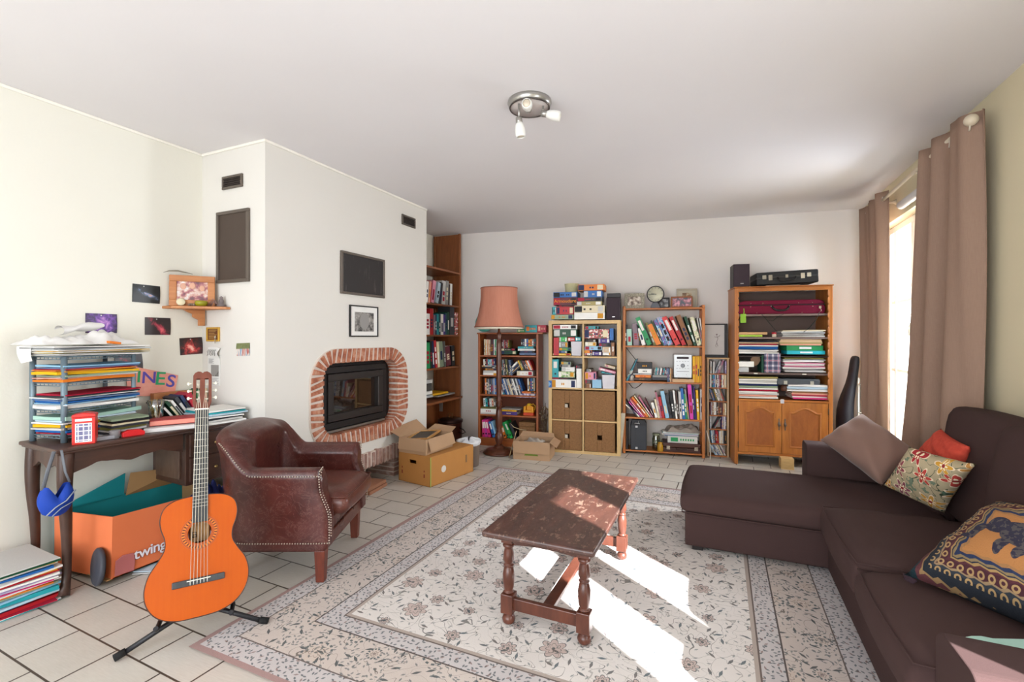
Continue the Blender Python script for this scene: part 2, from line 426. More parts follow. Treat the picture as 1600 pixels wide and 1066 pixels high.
mb = M(); mb.box((-.45, 2.62-fy, 0), (-.44, 3.72-fy, .17)).box((-.45, 2.6-fy, .165), (-.0, 3.5-fy, .172)); obj('niche_lining', mb, plain('#8f8a84', .9), fp)
# stove insert: frame with rounded back plate, door, glass, handle
sk = M(); S_ = rrect(2.65, 3.57, .505, 1.09, .12, 6)
sk.prism([(p[0]-fy, p[1]) for p in S_], -.12, -.086, 'x'); obj('back_plate', sk, IRON, fp)
y0, y1, z0, z1 = 2.69, 3.44, .555, 1.045
fr = M(); T = -.03
rim(fr, y0-fy, y1-fy, z0, z1, .052, -.09, T, 'x')
obj('stove_frame', fr, IRON, fp, bevel=.006)
dr = M(); d0, d1, e0, e1 = y0+.055, y1-.055, z0+.06, z1-.055
rim(dr, d0-fy, d1-fy, e0, e1, .058, -.085, T+.012, 'x')
door = obj('stove_door', dr, IRON2, fp, bevel=.005)
g = NT('stove_glass'); v = g.coord(); g.fin(g.mix(g.noise(v, 5, 3), '#120c09', '#2a1a12'), .04, 0, .9); g.b.inputs['Coat Weight'].default_value = .6
g.b.inputs['Coat Roughness'].default_value = .02
obj('stove_glass', M().box((-.07, d0+.06-fy, e0+.05), (-.062, d1-.06-fy, e1-.05)), g.m, door)
obj('air_slot', M().box((-.05, y0+.03-fy, z0-.026), (-.025, y1-.02-fy, z0-.006)), plain('#8d8780', .35, .8), fp, bevel=.003)
sl = M(); sl.box((-.13, -.14, 0), (.13, .13, .028)).box((-.12, -.15, .032), (.125, .12, .058))
tag(obj('hearth_slab', sl, plain('#9a6a50', .85), bevel=.004, loc=(-2.74, 3.12, 0), rot=(0, 0, R_(8))), 'pair of flat terracotta slabs on the floor beneath the brick ring', 'slab')

# ---------------------------------------------------------------- wall vents, boards, pictures
DKM = plain('#6b625a', .45, .5); VENTD = plain('#2c231e', .7)
def wallvent(label, loc, rz, w, h):
    r = thing('wall_vent', label, 'vent', loc, rz); f = M()
    rim(f, -w/2, w/2, -h/2, h/2, .016, -.014, 0)
    obj('vent_frame', f, DKM, r, bevel=.003); s = M().box((-w/2+.01, -.004, -h/2+.01), (w/2-.01, -.001, h/2-.01))
    for i in range(4):
        z = -h/2+.024+i*(h-.048)/3; s.box((-w/2+.016, -.011, z-.003), (w/2-.016, -.003, z+.004))
    obj('grille', s, VENTD, r)
wallvent('small dark metal vent grille near the ceiling beside the inner corner', (-3.07, CY0, 2.348), 0, .205, .09)
wallvent('small dark metal vent grille high above the fireplace near the far corner', (CX, 3.733, 2.395), 90, .21, .098)
def panel(name, label, cat, loc, rz, w, h, fw, fm, pm, fd=.02):
    r = thing(name, label, cat, loc, rz); f = M()
    rim(f, -w/2, w/2, -h/2, h/2, fw, -fd, 0)
    obj('frame', f, fm, r, bevel=.003); obj('panel', M().box((-w/2+fw*.8, -fd*.55, -h/2+fw*.8), (w/2-fw*.8, -.001, h/2-fw*.8)), pm, r)
    return r
BRM = NT('bronze_panel'); _v = BRM.coord(scale=(1, 1, .3)); BRM.fin(BRM.mix(BRM.noise(_v, 6, 3), '#3d3029', '#4b3d33'), .6)
panel('access_panel', 'tall dark bronze panel in a grey metal frame on the narrow chimney side', 'panel', (-3.0615, CY0, 1.902), 0, .327, .495, .022, DKM, BRM.m)
BLK = NT('slate'); _v = BLK.coord(scale=(1, 1, .15)); _f = BLK.noise(_v, 45, 3, .6)
BLK.fin(BLK.ramp(_f, [(.60, '#241f1e'), (.74, '#4a4340')]), .55)
panel('access_panel', 'wide black panel in a grey metal frame above the fireplace', 'panel', (CX, 3.107, 1.797), 90, .524, .342, .02, DKM, BLK.m)
fr = thing('framed_photo', 'small black and white photo in a thin black frame above the brick ring', 'picture', (CX, 3.1135, 1.413), 90)
panel_f = M()
rim(panel_f, -.17, .17, -.13, .13, .01, -.018, 0)
obj('frame', panel_f, plain('#1c1b1b', .4), fr, bevel=.002)
obj('mount', M().box((-.162, -.010, -.122), (.162, -.002, .122)), plain('#e5e3df', .7), fr)
ph = NT('print_monochrome'); _v = ph.coord(); _f = ph.noise(_v, 24, 5, .65, .8); _p = ph.xyz(_v)
_d = ph.math('POWER', ph.math('ADD', ph.math('POWER', ph.math('MULTIPLY', _p[0], 11), 2.0), ph.math('POWER', ph.math('MULTIPLY', _p[2], 9), 2.0)), .5)
ph.fin(ph.mix(ph.math('LESS_THAN', _d, .62), ph.ramp(_f, [(.35, '#2b2928'), (.62, '#a5a09b')]), '#8e8b88'), .5)
obj('print', M().box((-.115, -.0115, -.085), (.115, -.009, .075)), ph.m, fr)

def galaxy(name, stops, seedv, core=(0, 0), stretch=(1, 1), rot=0, wide=9):
    t = NT(name); v = t.coord(loc=(0, 0, 0)); p = t.xyz(v)
    c, s = math.cos(rot), math.sin(rot)
    a = t.math('ADD', t.math('MULTIPLY', p[0], c), t.math('MULTIPLY', p[2], s)); b = t.math('SUBTRACT', t.math('MULTIPLY', p[2], c), t.math('MULTIPLY', p[0], s))
    a = t.math('MULTIPLY', t.math('SUBTRACT', a, core[0]), wide*stretch[0]); b = t.math('MULTIPLY', t.math('SUBTRACT', b, core[1]), wide*stretch[1])
    d = t.math('POWER', t.math('ADD', t.math('MULTIPLY', a, a), t.math('MULTIPLY', b, b)), .5)
    nn = t.noise(t.coord(loc=(seedv, seedv, 0)), 26, 5, .6, 1.0)
    f = t.math('SUBTRACT', t.math('MULTIPLY', nn, 1.7), d)
    t.fin(t.ramp(f, stops), .35); return t.m
def wallcard(label, cat, loc, rz, w, h, mat, tilt=0, name='postcard'):
    mb = M(); mb.grid(lambda u, v: ((u-.5)*w, -.003-.004*math.sin(math.pi*v)*abs(u-.5)*2, (v-.5)*h), 6, 6)
    mb.box((-w/2, -.0012, -h/2), (w/2, 0, h/2))
    return tag(obj(name, mb, mat, loc=loc, rot=(0, R_(tilt), R_(rz))), label, cat, None)
g1 = galaxy('edge_galaxy', [(.0, '#1c1c1d'), (.45, '#2a3038'), (.7, '#7d8db0'), (.92, '#d9a07c')], 3, stretch=(.9, 4.2), rot=-R_(24), wide=9)
g2 = galaxy('violet_nebula', [(.0, '#241a22'), (.3, '#3a1f52'), (.6, '#6a3a9a'), (.95, '#c98fd0')], 8, wide=7)
g3 = galaxy('red_streak', [(.0, '#2a1c1e'), (.3, '#3a2022'), (.6, '#9c2f44'), (.9, '#d8606a')], 5, core=(.03, .0), stretch=(.6, 2.4), rot=-R_(48), wide=10)
g4 = galaxy('red_cloud', [(.0, '#2d2022'), (.3, '#5a2626'), (.62, '#cc4442'), (.95, '#f0b7a8')], 11, core=(0, -.015), wide=11)
wallcard('postcard of a tilted bright galaxy on black, topmost on the left wall', 'postcard', (XL, 1.818, 1.56), 90, .158, .116, g1, 1)
wallcard('postcard of a violet nebula pinned above the grey rack', 'postcard', (XL, 1.577, 1.363), 90, .156, .116, g2, 0)
wallcard('postcard of a diagonal red nebula streak, below the corner shelf', 'postcard', (XL, 1.886, 1.352), 90, .153, .114, g3, 0)
wallcard('postcard of a glowing red cloud on black nearest the corner', 'postcard', (XL, 2.10, 1.218), 90, .152, .118, g4, -3)
wallcard('dark reddish postcard half hidden behind the top of the grey rack', 'postcard', (XL, 1.72, 1.115), 90, .15, .11, g3, -4)
for (y, z, wh_) in ((1.80, 1.606, 'black galaxy'), (1.572, 1.41, 'violet nebula'), (1.875, 1.398, 'diagonal red streak'), (2.09, 1.265, 'red cloud')):
    tag(obj('drawing_pin', M().ball((0, -.006, 0), (.004, .003, .004), seg=8, rings=5), plain('#d8d8d4', .3, .4), loc=(XL+.002, y, z), rot=(0, 0, R_(90))),
        f'tiny pale drawing pin at the top of the {wh_} postcard', 'pin', 'pins holding the space postcards')
# child's name drawing
dw = thing('name_drawing', 'pink painted sheet with the coloured name INES behind the desk', 'drawing', (XL+.012, 1.86, .985), 90)
pk = NT('painted_pink_paper'); _v = pk.coord(scale=(1, 1, 3)); pk.fin(pk.mix(pk.noise(_v, 14, 4), '#dd8577', '#eeb09d'), .8)
sh = M(); sh.prism([(-.165, .07), (-.12, .11), (.145, .035), (.12, -.10), (-.06, -.085), (-.15, -.07)], -.003, 0); obj('sheet', sh, pk.m, dw)
for tx, cx_, cz_, hx, sz, rt in (('I', -.092, .040, '#2e9a5b', .105, 4), ('N', -.034, .030, '#5a47a5', .105, 4), ('E', .032, .018, '#2f9f6a', .12, 6), ('S', .098, -.004, '#5550a8', .115, 14)):
    lettering(tx, sz, plain(hx, .7), dw, (cx_, -.004, cz_), (R_(90), R_(rt), 0), name='painted_letter', sx=1.1, depth=.0006)
# chimney side: framed card, photo strip, small photo
c1 = thing('framed_card', 'little yellow framed card with brown lines above the photo strip', 'card', (-3.273, CY0-.001, 1.30), 0)
fy_ = M()
rim(fy_, -.068, .068, -.05, .05, .012, -.012, 0)
obj('frame', fy_, plain('#c79a3a', .5), c1, bevel=.002); obj('card', M().box((-.056, -.006, -.04), (.056, -.001, .04)), plain('#6a3c1e', .7), c1)
ln = M()
for i in range(6): ln.box((-.045, -.0072, .028-i*.011), (.04-(i % 3)*.012, -.006, .031-i*.011))
obj('text_lines', ln, plain('#c9a35a', .7), c1)
tag(obj('hanging_key', M().tube([(0, -.002, 0), (.006, -.004, -.012), (0, -.004, -.022), (-.006, -.004, -.012), (0, -.002, 0)], .0022, 6).box((-.002, -.006, -.055), (.002, -.003, -.022)).box((-.002, -.006, -.052), (.008, -.003, -.046)), plain('#cfc9bd', .3, .7), loc=(-3.235, CY0-.013, 1.29)), 'small pale key hanging over the yellow framed card', 'key')
st = thing('newspaper_strip', 'narrow white strip of clippings taped at the inner corner above the desk', 'clipping', (-3.265, CY0-.001, 1.08), 0)
obj('sheet', M().box((-.068, -.004, -.14), (.062, 0, .07)), plain('#dddcd8', .8), st)
obj('curled_flap', M().grid(lambda u, v: ((u-.5)*.13+.004*math.sin(9*v), -.006-.018*math.sin(math.pi*v)*u, .06+v*.075-.02*abs(u-.4)), 7, 7), plain('#e4e3df', .8), st)
sc = M()
for i in range(5): sc.tube([(-.04+i*.018, -.026+.001*i, .07+.004*(i % 2)), (-.03+i*.018, -.026, .085), (-.042+i*.018, -.024, .098), (-.03+i*.018, -.02, .112)], .0016, 5)
obj('handwriting', sc, plain('#2c2a2b', .8), st)
obj('photo', M().box((-.03, -.006, -.075), (.05, -.004, .005)), ph.m, st)
tp = M()
for i in range(7): tp.box((-.055, -.0048, .045-i*.005), (.0-(i % 3)*.008, -.004, .047-i*.005))
for i in range(8): tp.box((-.055, -.0048, -.09-i*.006), (.05-(i % 3)*.01, -.004, -.0885-i*.006))
obj('print_lines', tp, plain('#77767a', .8), st)
gp = NT('group_print'); _v = gp.coord(); _p = gp.xyz(_v)
gp.fin(gp.mix(gp.math('GREATER_THAN', _p[2], .004), gp.ramp(gp.noise(gp.coord(scale=(1, 1, .15)), 70, 1), [(.36, '#4a7fa8'), (.5, '#e3ded4'), (.62, '#b05a50')]), gp.mix(gp.noise(_v, 60, 4), '#4f5a36', '#8a9060')), .5)
wallcard('tiny colour group photo stuck on the chimney side, right of the photo strip', 'photo', (-2.967, CY0, 1.197), 0, .13, .086, gp.m, -2, name='group_photo')

# corner shelf with carved frame picture
SHW = wood('#a8683c', '#c98a57', 'x', 8, .5, name='orange_pine')
cs = thing('wall_shelf', 'small orange pine shelf with stepped bracket in the inner corner', 'shelf', (XL, 2.0, 1.47), 90)
obj('shelf_board', M().prism([(-.09, 0), (.172, 0), (.172, -.31), (.14, -.31), (-.09, -.10)], .0, .018, 'z'), SHW, cs, bevel=.004)
obj('bracket', M().prism([(.02, 0), (.16, 0), (.16, -.11), (.12, -.11), (.12, -.07), (.08, -.05), (.08, -.03), (.04, -.015)], -.03, -.008, 'y', T=Matrix.Translation((0, -.03, 0))), SHW, cs, bevel=.003)
pf = thing('picture_frame', 'wide wooden frame with a photo of three children on the corner shelf', 'picture', (-3.292, 2.042, 1.489), 53)
pf.rotation_euler = (R_(-6), 0, R_(53))
f = M()
rim(f, -.13, .13, 0, .21, .042, -.02, 0)
obj('frame', f, SHW, pf, bevel=.004)
pp = NT('family_print'); _v = pp.coord(); _f = pp.noise(_v, 26, 3)
pp.fin(pp.ramp(_f, [(.35, '#6a4a52'), (.46, '#a0606a'), (.54, '#c9a090'), (.64, '#d9d2d0')]), .4)
obj('print', M().box((-.088, -.012, .038), (.088, -.006, .172)), pp.m, pf)
fc = M(); fc.ball((-.052, -.013, .135), (.018, .002, .022)).ball((0, -.013, .14), (.018, .002, .022)).ball((.055, -.013, .125), (.017, .002, .02))
obj('faces', fc, plain('#cf9f88', .6), pf)
tag(obj('feather', M().tube([(0, 0, 0), (.03, .0, .012), (.08, 0, .016), (.13, 0, .006), (.16, 0, 0)], [.002, .008, .011, .007, .003], 8, flat=.5), plain('#7d7566', .8), loc=(-3.40+.035, 1.90, 1.708), rot=(0, 0, R_(56))), 'grey brown feather lying along the top of the picture frame', 'feather')
tag(obj('shell_disc', M().lathe([(.0, 0), (.022, .001), (.026, .004), (.022, .008), (.006, .011), (0, .011)], seg=24), plain('#d9cfae', .5), loc=(-3.30, 1.972, 1.515), rot=(0, R_(80), R_(-33))), 'round cream disc standing at the left of the corner shelf', 'ornament')
tag(obj('glass_bowl', M().lathe([(.018, 0), (.032, .006), (.038, .02), (.036, .034), (.03, .038), (.026, .034), (.0, .01)], seg=20), plain('#8f8a1e', .25), loc=(-3.222, 2.056, 1.489)), 'small olive yellow bowl at the middle of the corner shelf', 'bowl')
tag(obj('pebble_heap', M().ball((0, 0, .01), (.014, .012, .01)).ball((.02, .008, .009), (.011, .01, .009)).ball((-.012, .014, .008), (.01, .009, .008)).ball((.006, -.014, .007), (.009, .008, .007)), plain('#7a6a5a', .6), loc=(-3.262, 2.012, 1.489)), 'little heap of brown stones between the disc and the yellow bowl', 'stones')
tag(obj('wire_ornament', M().tube([(0, 0, .004), (.015, .0, .03), (.03, .0, .055), (.045, 0, .03), (.06, 0, .004)], .003, 6).tube([(.01, .01, .004), (.03, .01, .04), (.05, .01, .01)], .003, 6).tube([(.02, -.01, .004), (.04, -.01, .045), (.07, -.01, .006)], .003, 6), plain('#8b6f6a', .4, .5), loc=(-3.212, 2.095, 1.489), rot=(0, 0, R_(50))), 'twisted metal ornament at the right of the corner shelf', 'ornament')
tag(obj('stone_figure', M().lathe([(.028, 0), (.026, .012), (.012, .02), (.016, .04), (.010, .056), (.013, .064), (.0, .074)], seg=12), plain('#6f6463', .5), loc=(-3.145, 2.145, 1.489)), 'small dark grey figurine at the far right end of the corner shelf', 'figurine')

# ---------------------------------------------------------------- rug
def rug_mat():
    t = NT('floral_rug'); v = t.coord(); p = t.xyz(v)
    hx, hy = RW/2, RL/2
    dx = t.math('SUBTRACT', hx, t.math('ABSOLUTE', p[0])); dy = t.math('SUBTRACT', hy, t.math('ABSOLUTE', p[1]))
    d = t.math('MINIMUM', dx, dy)
    def vor(scale, rnd=1, loc=(0, 0, 0)):
        o = t.n('ShaderNodeTexVoronoi', voronoi_dimensions='2D', feature='F1'); o.inputs['Scale'].default_value = scale
        o.inputs['Randomness'].default_value = rnd; c = t.coord(loc=loc); t.l(c, o.inputs['Vector']); return o, c
    def polar(o, c, scale):
        s = t.n('ShaderNodeVectorMath', operation='SUBTRACT'); t.l(c, s.inputs[0]); t.l(o.outputs['Position'], s.inputs[1])
        q = t.xyz(s.outputs[0]); r = t.math('SQRT', t.math('ADD', t.math('MULTIPLY', q[0], q[0]), t.math('MULTIPLY', q[1], q[1])))
        return r, t.math('ARCTAN2', q[1], q[0]), q
    # flowers
    o, c = vor(5.0, .7); r, a, q = polar(o, c, 5.0)
    fs_ = t.math('MULTIPLY_ADD', t.xyz(o.outputs['Color'])[1], .9, .6)
    pet = t.math('MULTIPLY', t.math('MULTIPLY_ADD', t.math('ABSOLUTE', t.math('COSINE', t.math('MULTIPLY', a, 3.5))), .016, .024), fs_)
    line = t.math('LESS_THAN', t.math('ABSOLUTE', t.math('SUBTRACT', r, pet)), .0022)
    ring = t.math('LESS_THAN', t.math('ABSOLUTE', t.math('SUBTRACT', r, t.math('MULTIPLY', pet, .55))), .0016)
    cen = t.math('MAXIMUM', ring, t.math('LESS_THAN', r, .007))
    flo = t.math('MAXIMUM', line, cen); inner = t.math('LESS_THAN', r, pet)
    # leaves: slim lobes with a random direction
    def leaf(scale, ln, wd, loc):
        o, c = vor(scale, .9, loc); r, a, q = polar(o, c, scale)
        col = t.xyz(o.outputs['Color'])[0]; ang = t.math('MULTIPLY', col, 6.28)
        cs, sn = t.math('COSINE', ang), t.math('SINE', ang)
        u = t.math('ADD', t.math('MULTIPLY', q[0], cs), t.math('MULTIPLY', q[1], sn)); w_ = t.math('SUBTRACT', t.math('MULTIPLY', q[1], cs), t.math('MULTIPLY', q[0], sn))
        e = t.math('ADD', t.math('POWER', t.math('ABSOLUTE', t.math('DIVIDE', u, ln)), 1.3), t.math('ABSOLUTE', t.math('DIVIDE', w_, wd)))
        return t.math('LESS_THAN', e, 1.0), col
    l1, k1 = leaf(12, .022, .0062, (.3, .1, 0)); l2, k2 = leaf(19, .011, .0042, (1.3, 2.1, 0)); l3, k3 = leaf(44, .009, .0042, (2.3, .7, 0))
    # vines
    nz = t.noise(t.coord(), 4.2, 1, .4, 2.6); vine = t.math('LESS_THAN', t.math('ABSOLUTE', t.math('SUBTRACT', nz, .5)), .0048)
    nz2 = t.noise(t.coord(loc=(5, 5, 0)), 6.5, 1, .4, 2.4); vine2 = t.math('LESS_THAN', t.math('ABSOLUTE', t.math('SUBTRACT', nz2, .5)), .0065)
    field = '#d9d3ce'; soft = t.noise(t.coord(), 7, 3)
    base = t.mix(t.math('MULTIPLY', soft, .5), field, '#c9c1bb')
    c1 = t.mix(t.math('MULTIPLY', inner, .75), base, '#b79f96')
    ink = t.mix(k1, '#53636a', '#6d6461')
    def over(f, a, b): return t.mix(f, a, b)
    col = over(t.math('MULTIPLY', vine, .8), c1, '#61605c')
    col = over(t.math('MULTIPLY', vine2, .55), col, '#86827c')
    col = over(t.math('MULTIPLY', l1, .9), col, ink)
    col = over(t.math('MULTIPLY', l2, .6), col, '#5b6668')
    col = over(t.math('MULTIPLY', flo, .85), col, '#4a5356')
    # main border ground
    bb = t.mix(soft, '#bbaea6', '#c9beb6')
    bcol = over(t.math('MULTIPLY', inner, .6), bb, '#c4b4a6')
    bcol = over(t.math('MULTIPLY', vine, .8), bcol, '#5d5752'); bcol = over(t.math('MULTIPLY', l1, .85), bcol, '#3c4649')
    ros = t.math('MULTIPLY', t.math('LESS_THAN', t.math('ABSOLUTE', t.math('SUBTRACT', r, t.math('MULTIPLY', fs_, .042))), .005), t.math('GREATER_THAN', t.math('SINE', t.math('MULTIPLY', a, 13)), -.1))
    bcol = over(t.math('MULTIPLY', ros, .9), bcol, '#525b5e'); bcol = over(t.math('MULTIPLY', cen, .7), bcol, '#6d5f5c'); bcol = over(t.math('MULTIPLY', l2, .75), bcol, '#5d6466')
    bcol = over(t.math('MULTIPLY', t.math('MULTIPLY', l3, t.math('GREATER_THAN', soft, .5)), .7), bcol, '#5d6568')
    # guard bands: tight small motifs
    gg = t.mix(soft, '#b6afaf', '#c6c0be'); gcol = over(t.math('MULTIPLY', l3, .8), gg, '#51595d'); gcol = over(t.math('MULTIPLY', l2, .7), gcol, '#7a5f58')
    def step(x): return t.math('GREATER_THAN', d, x)
    out = t.mix(step(.028), '#9f8480', gcol)
    out = t.mix(step(.125), out, '#6c625e'); out = t.mix(step(.131), out, bcol)
    out = t.mix(step(.335), out, '#5d5552'); out = t.mix(step(.342), out, gcol)
    out = t.mix(step(.425), out, '#6c605b'); out = t.mix(step(.432), out, '#a99c93')
    out = t.mix(step(.448), out, col)
    g = t.noise(t.coord(), 260, 2); t.bump(g, .35, .003)
    return t.fin(out, .95, 0, .1)
RX0, RX1, RY0, RY1 = -2.0, .565, 1.225, 4.15
RW, RL = RX1-RX0, RY1-RY0
rg = M(); rg.grid(lambda u, v: ((u-.5)*RW+.006*math.sin(v*9), (v-.5)*RL+.004*math.sin(u*7), .009+.0012*math.sin(u*23)*math.sin(v*19)), 40, 44)
rg.box((-RW/2+.01, -RL/2+.01, .001), (RW/2-.01, RL/2-.01, .0065))
tag(obj('rug', rg, rug_mat(), loc=((RX0+RX1)/2, (RY0+RY1)/2, 0)), 'large pale floral rug with a patterned border in the middle of the tiled floor', 'rug')
RZ = .011

# ---------------------------------------------------------------- coffee table
TW = wood('#35201a', '#5c382b', 'y', 7, .3, .06, .1, 'dark_oak'); TL = wood('#3d2119', '#66392a', 'z', 7, .3, .2, .05, 'turned_oak')
def scuffed():
    t = NT('scuffed_top'); v = t.coord(scale=(1, .12, 1)); f = t.noise(v, 14, 6, .65, .6); s = t.noise(t.coord(scale=(1, .45, 1)), 42, 5, .7)
    c = t.ramp(f, [(.3, '#33201a'), (.7, '#523127')]); m = t.math('GREATER_THAN', s, .585)
    c = t.mix(t.math('MULTIPLY', m, .55), c, '#8a6f5e')
    t.bump(s, .25, .002); return t.fin(c, t.math('MULTIPLY_ADD', s, .35, .2), 0, .6)
ct = thing('coffee_table', 'low dark oak table with turned legs standing on the rug', 'table', (-.692, 2.31, RZ), 0)
obj('tabletop', M().box((-.245, -.528, .415), (.245, .528, .442)), scuffed(), ct, bevel=.009, seg=3)
LP = [(0, .022), (.0, .022)]
leg_prof = [(.012, 0), (.026, .006), (.030, .022), (.024, .036), (.016, .042), (.022, .05)]
leg_up = [(.018, .0), (.026, .006), (.018, .012), (.022, .022), (.026, .05), (.027, .085), (.02, .115), (.017, .118), (.025, .124), (.017, .13), (.020, .137), (.026, .15), (.023, .178), (.018, .20), (.024, .205), (.028, .213), (.022, .222), (.018, .226)]
for sx in (-1, 1):
    for sy in (-1, 1):
        x, y = sx*.172, sy*.405
        l = M().lathe(leg_prof, (x, y, 0), 16); l.box((x-.028, y-.028, .05), (x+.028, y+.028, .135))
        l.lathe(leg_up, (x, y, .135), 16); l.box((x-.026, y-.026, .36), (x+.026, y+.026, .416))
        obj('leg', l, TL, ct, bevel=.003)
for sy in (-1, 1):
    obj('end_rail', M().box((-.15, sy*.405-.012, .065), (.15, sy*.405+.012, .118)), TL, ct, bevel=.003)
    a = M(); a.prism([(-.20, .415), (.20, .415), (.20, .385), (.15, .375), (.14, .352), (.06, .36), (-.06, .36), (-.14, .352), (-.15, .375), (-.20, .385)], sy*.405-.011, sy*.405+.011)
    obj('end_apron', a, TW, ct, bevel=.002)
obj('stretcher', M().box((-.025, -.395, .078), (.025, .395, .10)), TL, ct, bevel=.003)
obj('underside_rail', M().box((-.02, -.395, .385), (.02, .395, .415)), TW, ct)

# ---------------------------------------------------------------- sofa
def padbox(x0, x1, y0, y1, z0, z1, crown=.02, nx=14, ny=14, side=.012):
    mb = M()
    def f(u, v):
        e = (1-(2*u-1)**4)*(1-(2*v-1)**4); sx = side*math.sin(math.pi*v); sy = side*math.sin(math.pi*u)
        return (x0-sx+(x1-x0+2*sx)*u, y0-sy+(y1-y0+2*sy)*v)+(e,)
    top = [f(i/(nx-1), j/(ny-1)) for i in range(nx) for j in range(ny)]
    vs = [(a, b, z1-.0+crown*(e**.6)+.003*math.sin(a*31+b*17)*e) for a, b, e in top]
    fs = [(i*ny+j, (i+1)*ny+j, (i+1)*ny+j+1, i*ny+j+1) for i in range(nx-1) for j in range(ny-1)]
    border = [(i, 0) for i in range(nx)]+[(nx-1, j) for j in range(1, ny)]+[(i, ny-1) for i in range(nx-2, -1, -1)]+[(0, j) for j in range(ny-2, 0, -1)]
    o = len(vs); nb = len(border)
    for k, (zf, out) in enumerate(((.66, .010), (.33, .010), (0, 0))):
        for i, j in border:
            a, b, e = top[i*ny+j]; dxx, dyy = (a-(x0+x1)/2), (b-(y0+y1)/2)
            vs.append((a+math.copysign(out, dxx)*(abs(dxx) > (x1-x0)/2-.02), b+math.copysign(out, dyy)*(abs(dyy) > (y1-y0)/2-.02), z0+(z1-z0)*zf))
    for i in range(nb):
        a0 = border[i][0]*ny+border[i][1]; b0 = border[(i+1) % nb][0]*ny+border[(i+1) % nb][1]
        fs.append((a0, o+i, o+(i+1) % nb, b0))
        for k in range(2): fs.append((o+k*nb+i, o+(k+1)*nb+i, o+(k+1)*nb+(i+1) % nb, o+k*nb+(i+1) % nb))
    fs.append(tuple(o+2*nb+i for i in range(nb)))
    mb.add(vs, fs, 0, True); return mb
def seam(x0, x1, y0, y1, z, r=.004, side=.012):
    pts = []
    for a, b in (((x0, y0), (x1, y0)), ((x1, y0), (x1, y1)), ((x1, y1), (x0, y1)), ((x0, y1), (x0, y0))):
        for k in range(10):
            t = k/10; s = side*math.sin(math.pi*t); nx_, ny_ = (b[1]-a[1]), -(b[0]-a[0]); L = math.hypot(nx_, ny_)
            pts.append((a[0]+(b[0]-a[0])*t+nx_/L*s, a[1]+(b[1]-a[1])*t+ny_/L*s, z))
    return M().tube(pts, r, 6, closed=True)
SF = fabric('#42312f', .95, 500, .10, .3, 6)
sofa = thing('corner_sofa', 'dark brown corner sofa with a chaise lying along the right wall', 'sofa', (0, 0, 0))
obj('chaise_base', M().box((-.20, 2.995, .035), (1.1, 3.68, .232)), SF, sofa, bevel=.012, seg=3)
ch_ = obj('chaise_cushion', padbox(-.215, 1.06, 2.975, 3.695, .236, .350, .018, 22, 14), SF, sofa, bevel=.03, seg=4)
obj('piping', seam(-.215, 1.06, 2.975, 3.695, .240), SF, ch_)
obj('seat_base', M().box((.52, 1.64, .035), (1.25, 2.99, .235)), SF, sofa, bevel=.012, seg=3)
for a, b, zt in ((2.245, 2.930, .388), (1.645, 2.235, .372)):
    c = obj('seat_cushion', padbox(.485, 1.10, a, b, .240, zt, .035), SF, sofa, bevel=.03, seg=4)
    obj('piping', seam(.485, 1.10, a, b, .262), SF, c); obj('piping', seam(.487, 1.10, a+.002, b-.002, zt+.002, .003), SF, c)
def armrest(x0, x1, y0, y1, z1):
    mb = M(); n = 8; prof = [(y0, .035), (y0, z1-.05)]
    r = .05
    for cyy, a0 in ((y0+r, 180), (y1-r, 90)):
        for k in range(n+1):
            a = R_(a0-90*k/n); prof.append((cyy+r*math.cos(a), z1-r+r*math.sin(a)))
    prof += [(y1, .035)]
    pts = [(p[0], p[1]) for p in prof]
    mb.prism(pts, x0, x1, 'x', smooth=False); return mb
obj('armrest', armrest(.53, 1.28, 1.40, 1.635, .50), SF, sofa, bevel=.014, seg=3)
obj('armrest', armrest(.525, 1.12, 3.70, 3.91, .555), SF, sofa, bevel=.014, seg=3)
obj('back_frame', M().box((1.12, 1.41, .035), (1.295, 3.18, .60)), SF, sofa, bevel=.03, seg=3); obj('back_frame', M().box((1.02, 3.185, .035), (1.12, 3.90, .52)), SF, sofa, bevel=.02, seg=3)
def backcushion(y0, y1, x, z0, z1, lean, th=.17):
    T = Matrix.Translation((x, (y0+y1)/2, z0)) @ Matrix.Rotation(R_(lean), 4, 'Y')
    w2, h = (y1-y0)/2, z1-z0
    src = padbox(0, h, -w2, w2, -th/2, th/2, .04)
    src.v = [tuple(T @ Vector((-p[2], p[1], p[0]))) for p in src.v]
    return src
obj('back_cushion', backcushion(2.60, 3.24, 1.15, .37, .905, 5), SF, sofa, bevel=.03, seg=4)
obj('back_cushion', backcushion(2.0, 2.64, 1.09, .37, .905, 7), SF, sofa, bevel=.03, seg=4); obj('back_cushion', backcushion(1.40, 1.985, 1.11, .375, .895, 6), SF, sofa, bevel=.03, seg=4)
for x, y in ((-.13, 3.04), (-.13, 3.62), (.60, 1.5), (1.2, 1.5), (1.08, 3.85)):
    obj('foot', M().box((x-.03, y-.03, RZ if x < .565 and y < 4.1 else 0), (x+.03, y+.03, .036)), plain('#1d1715', .5), sofa, bevel=.003)

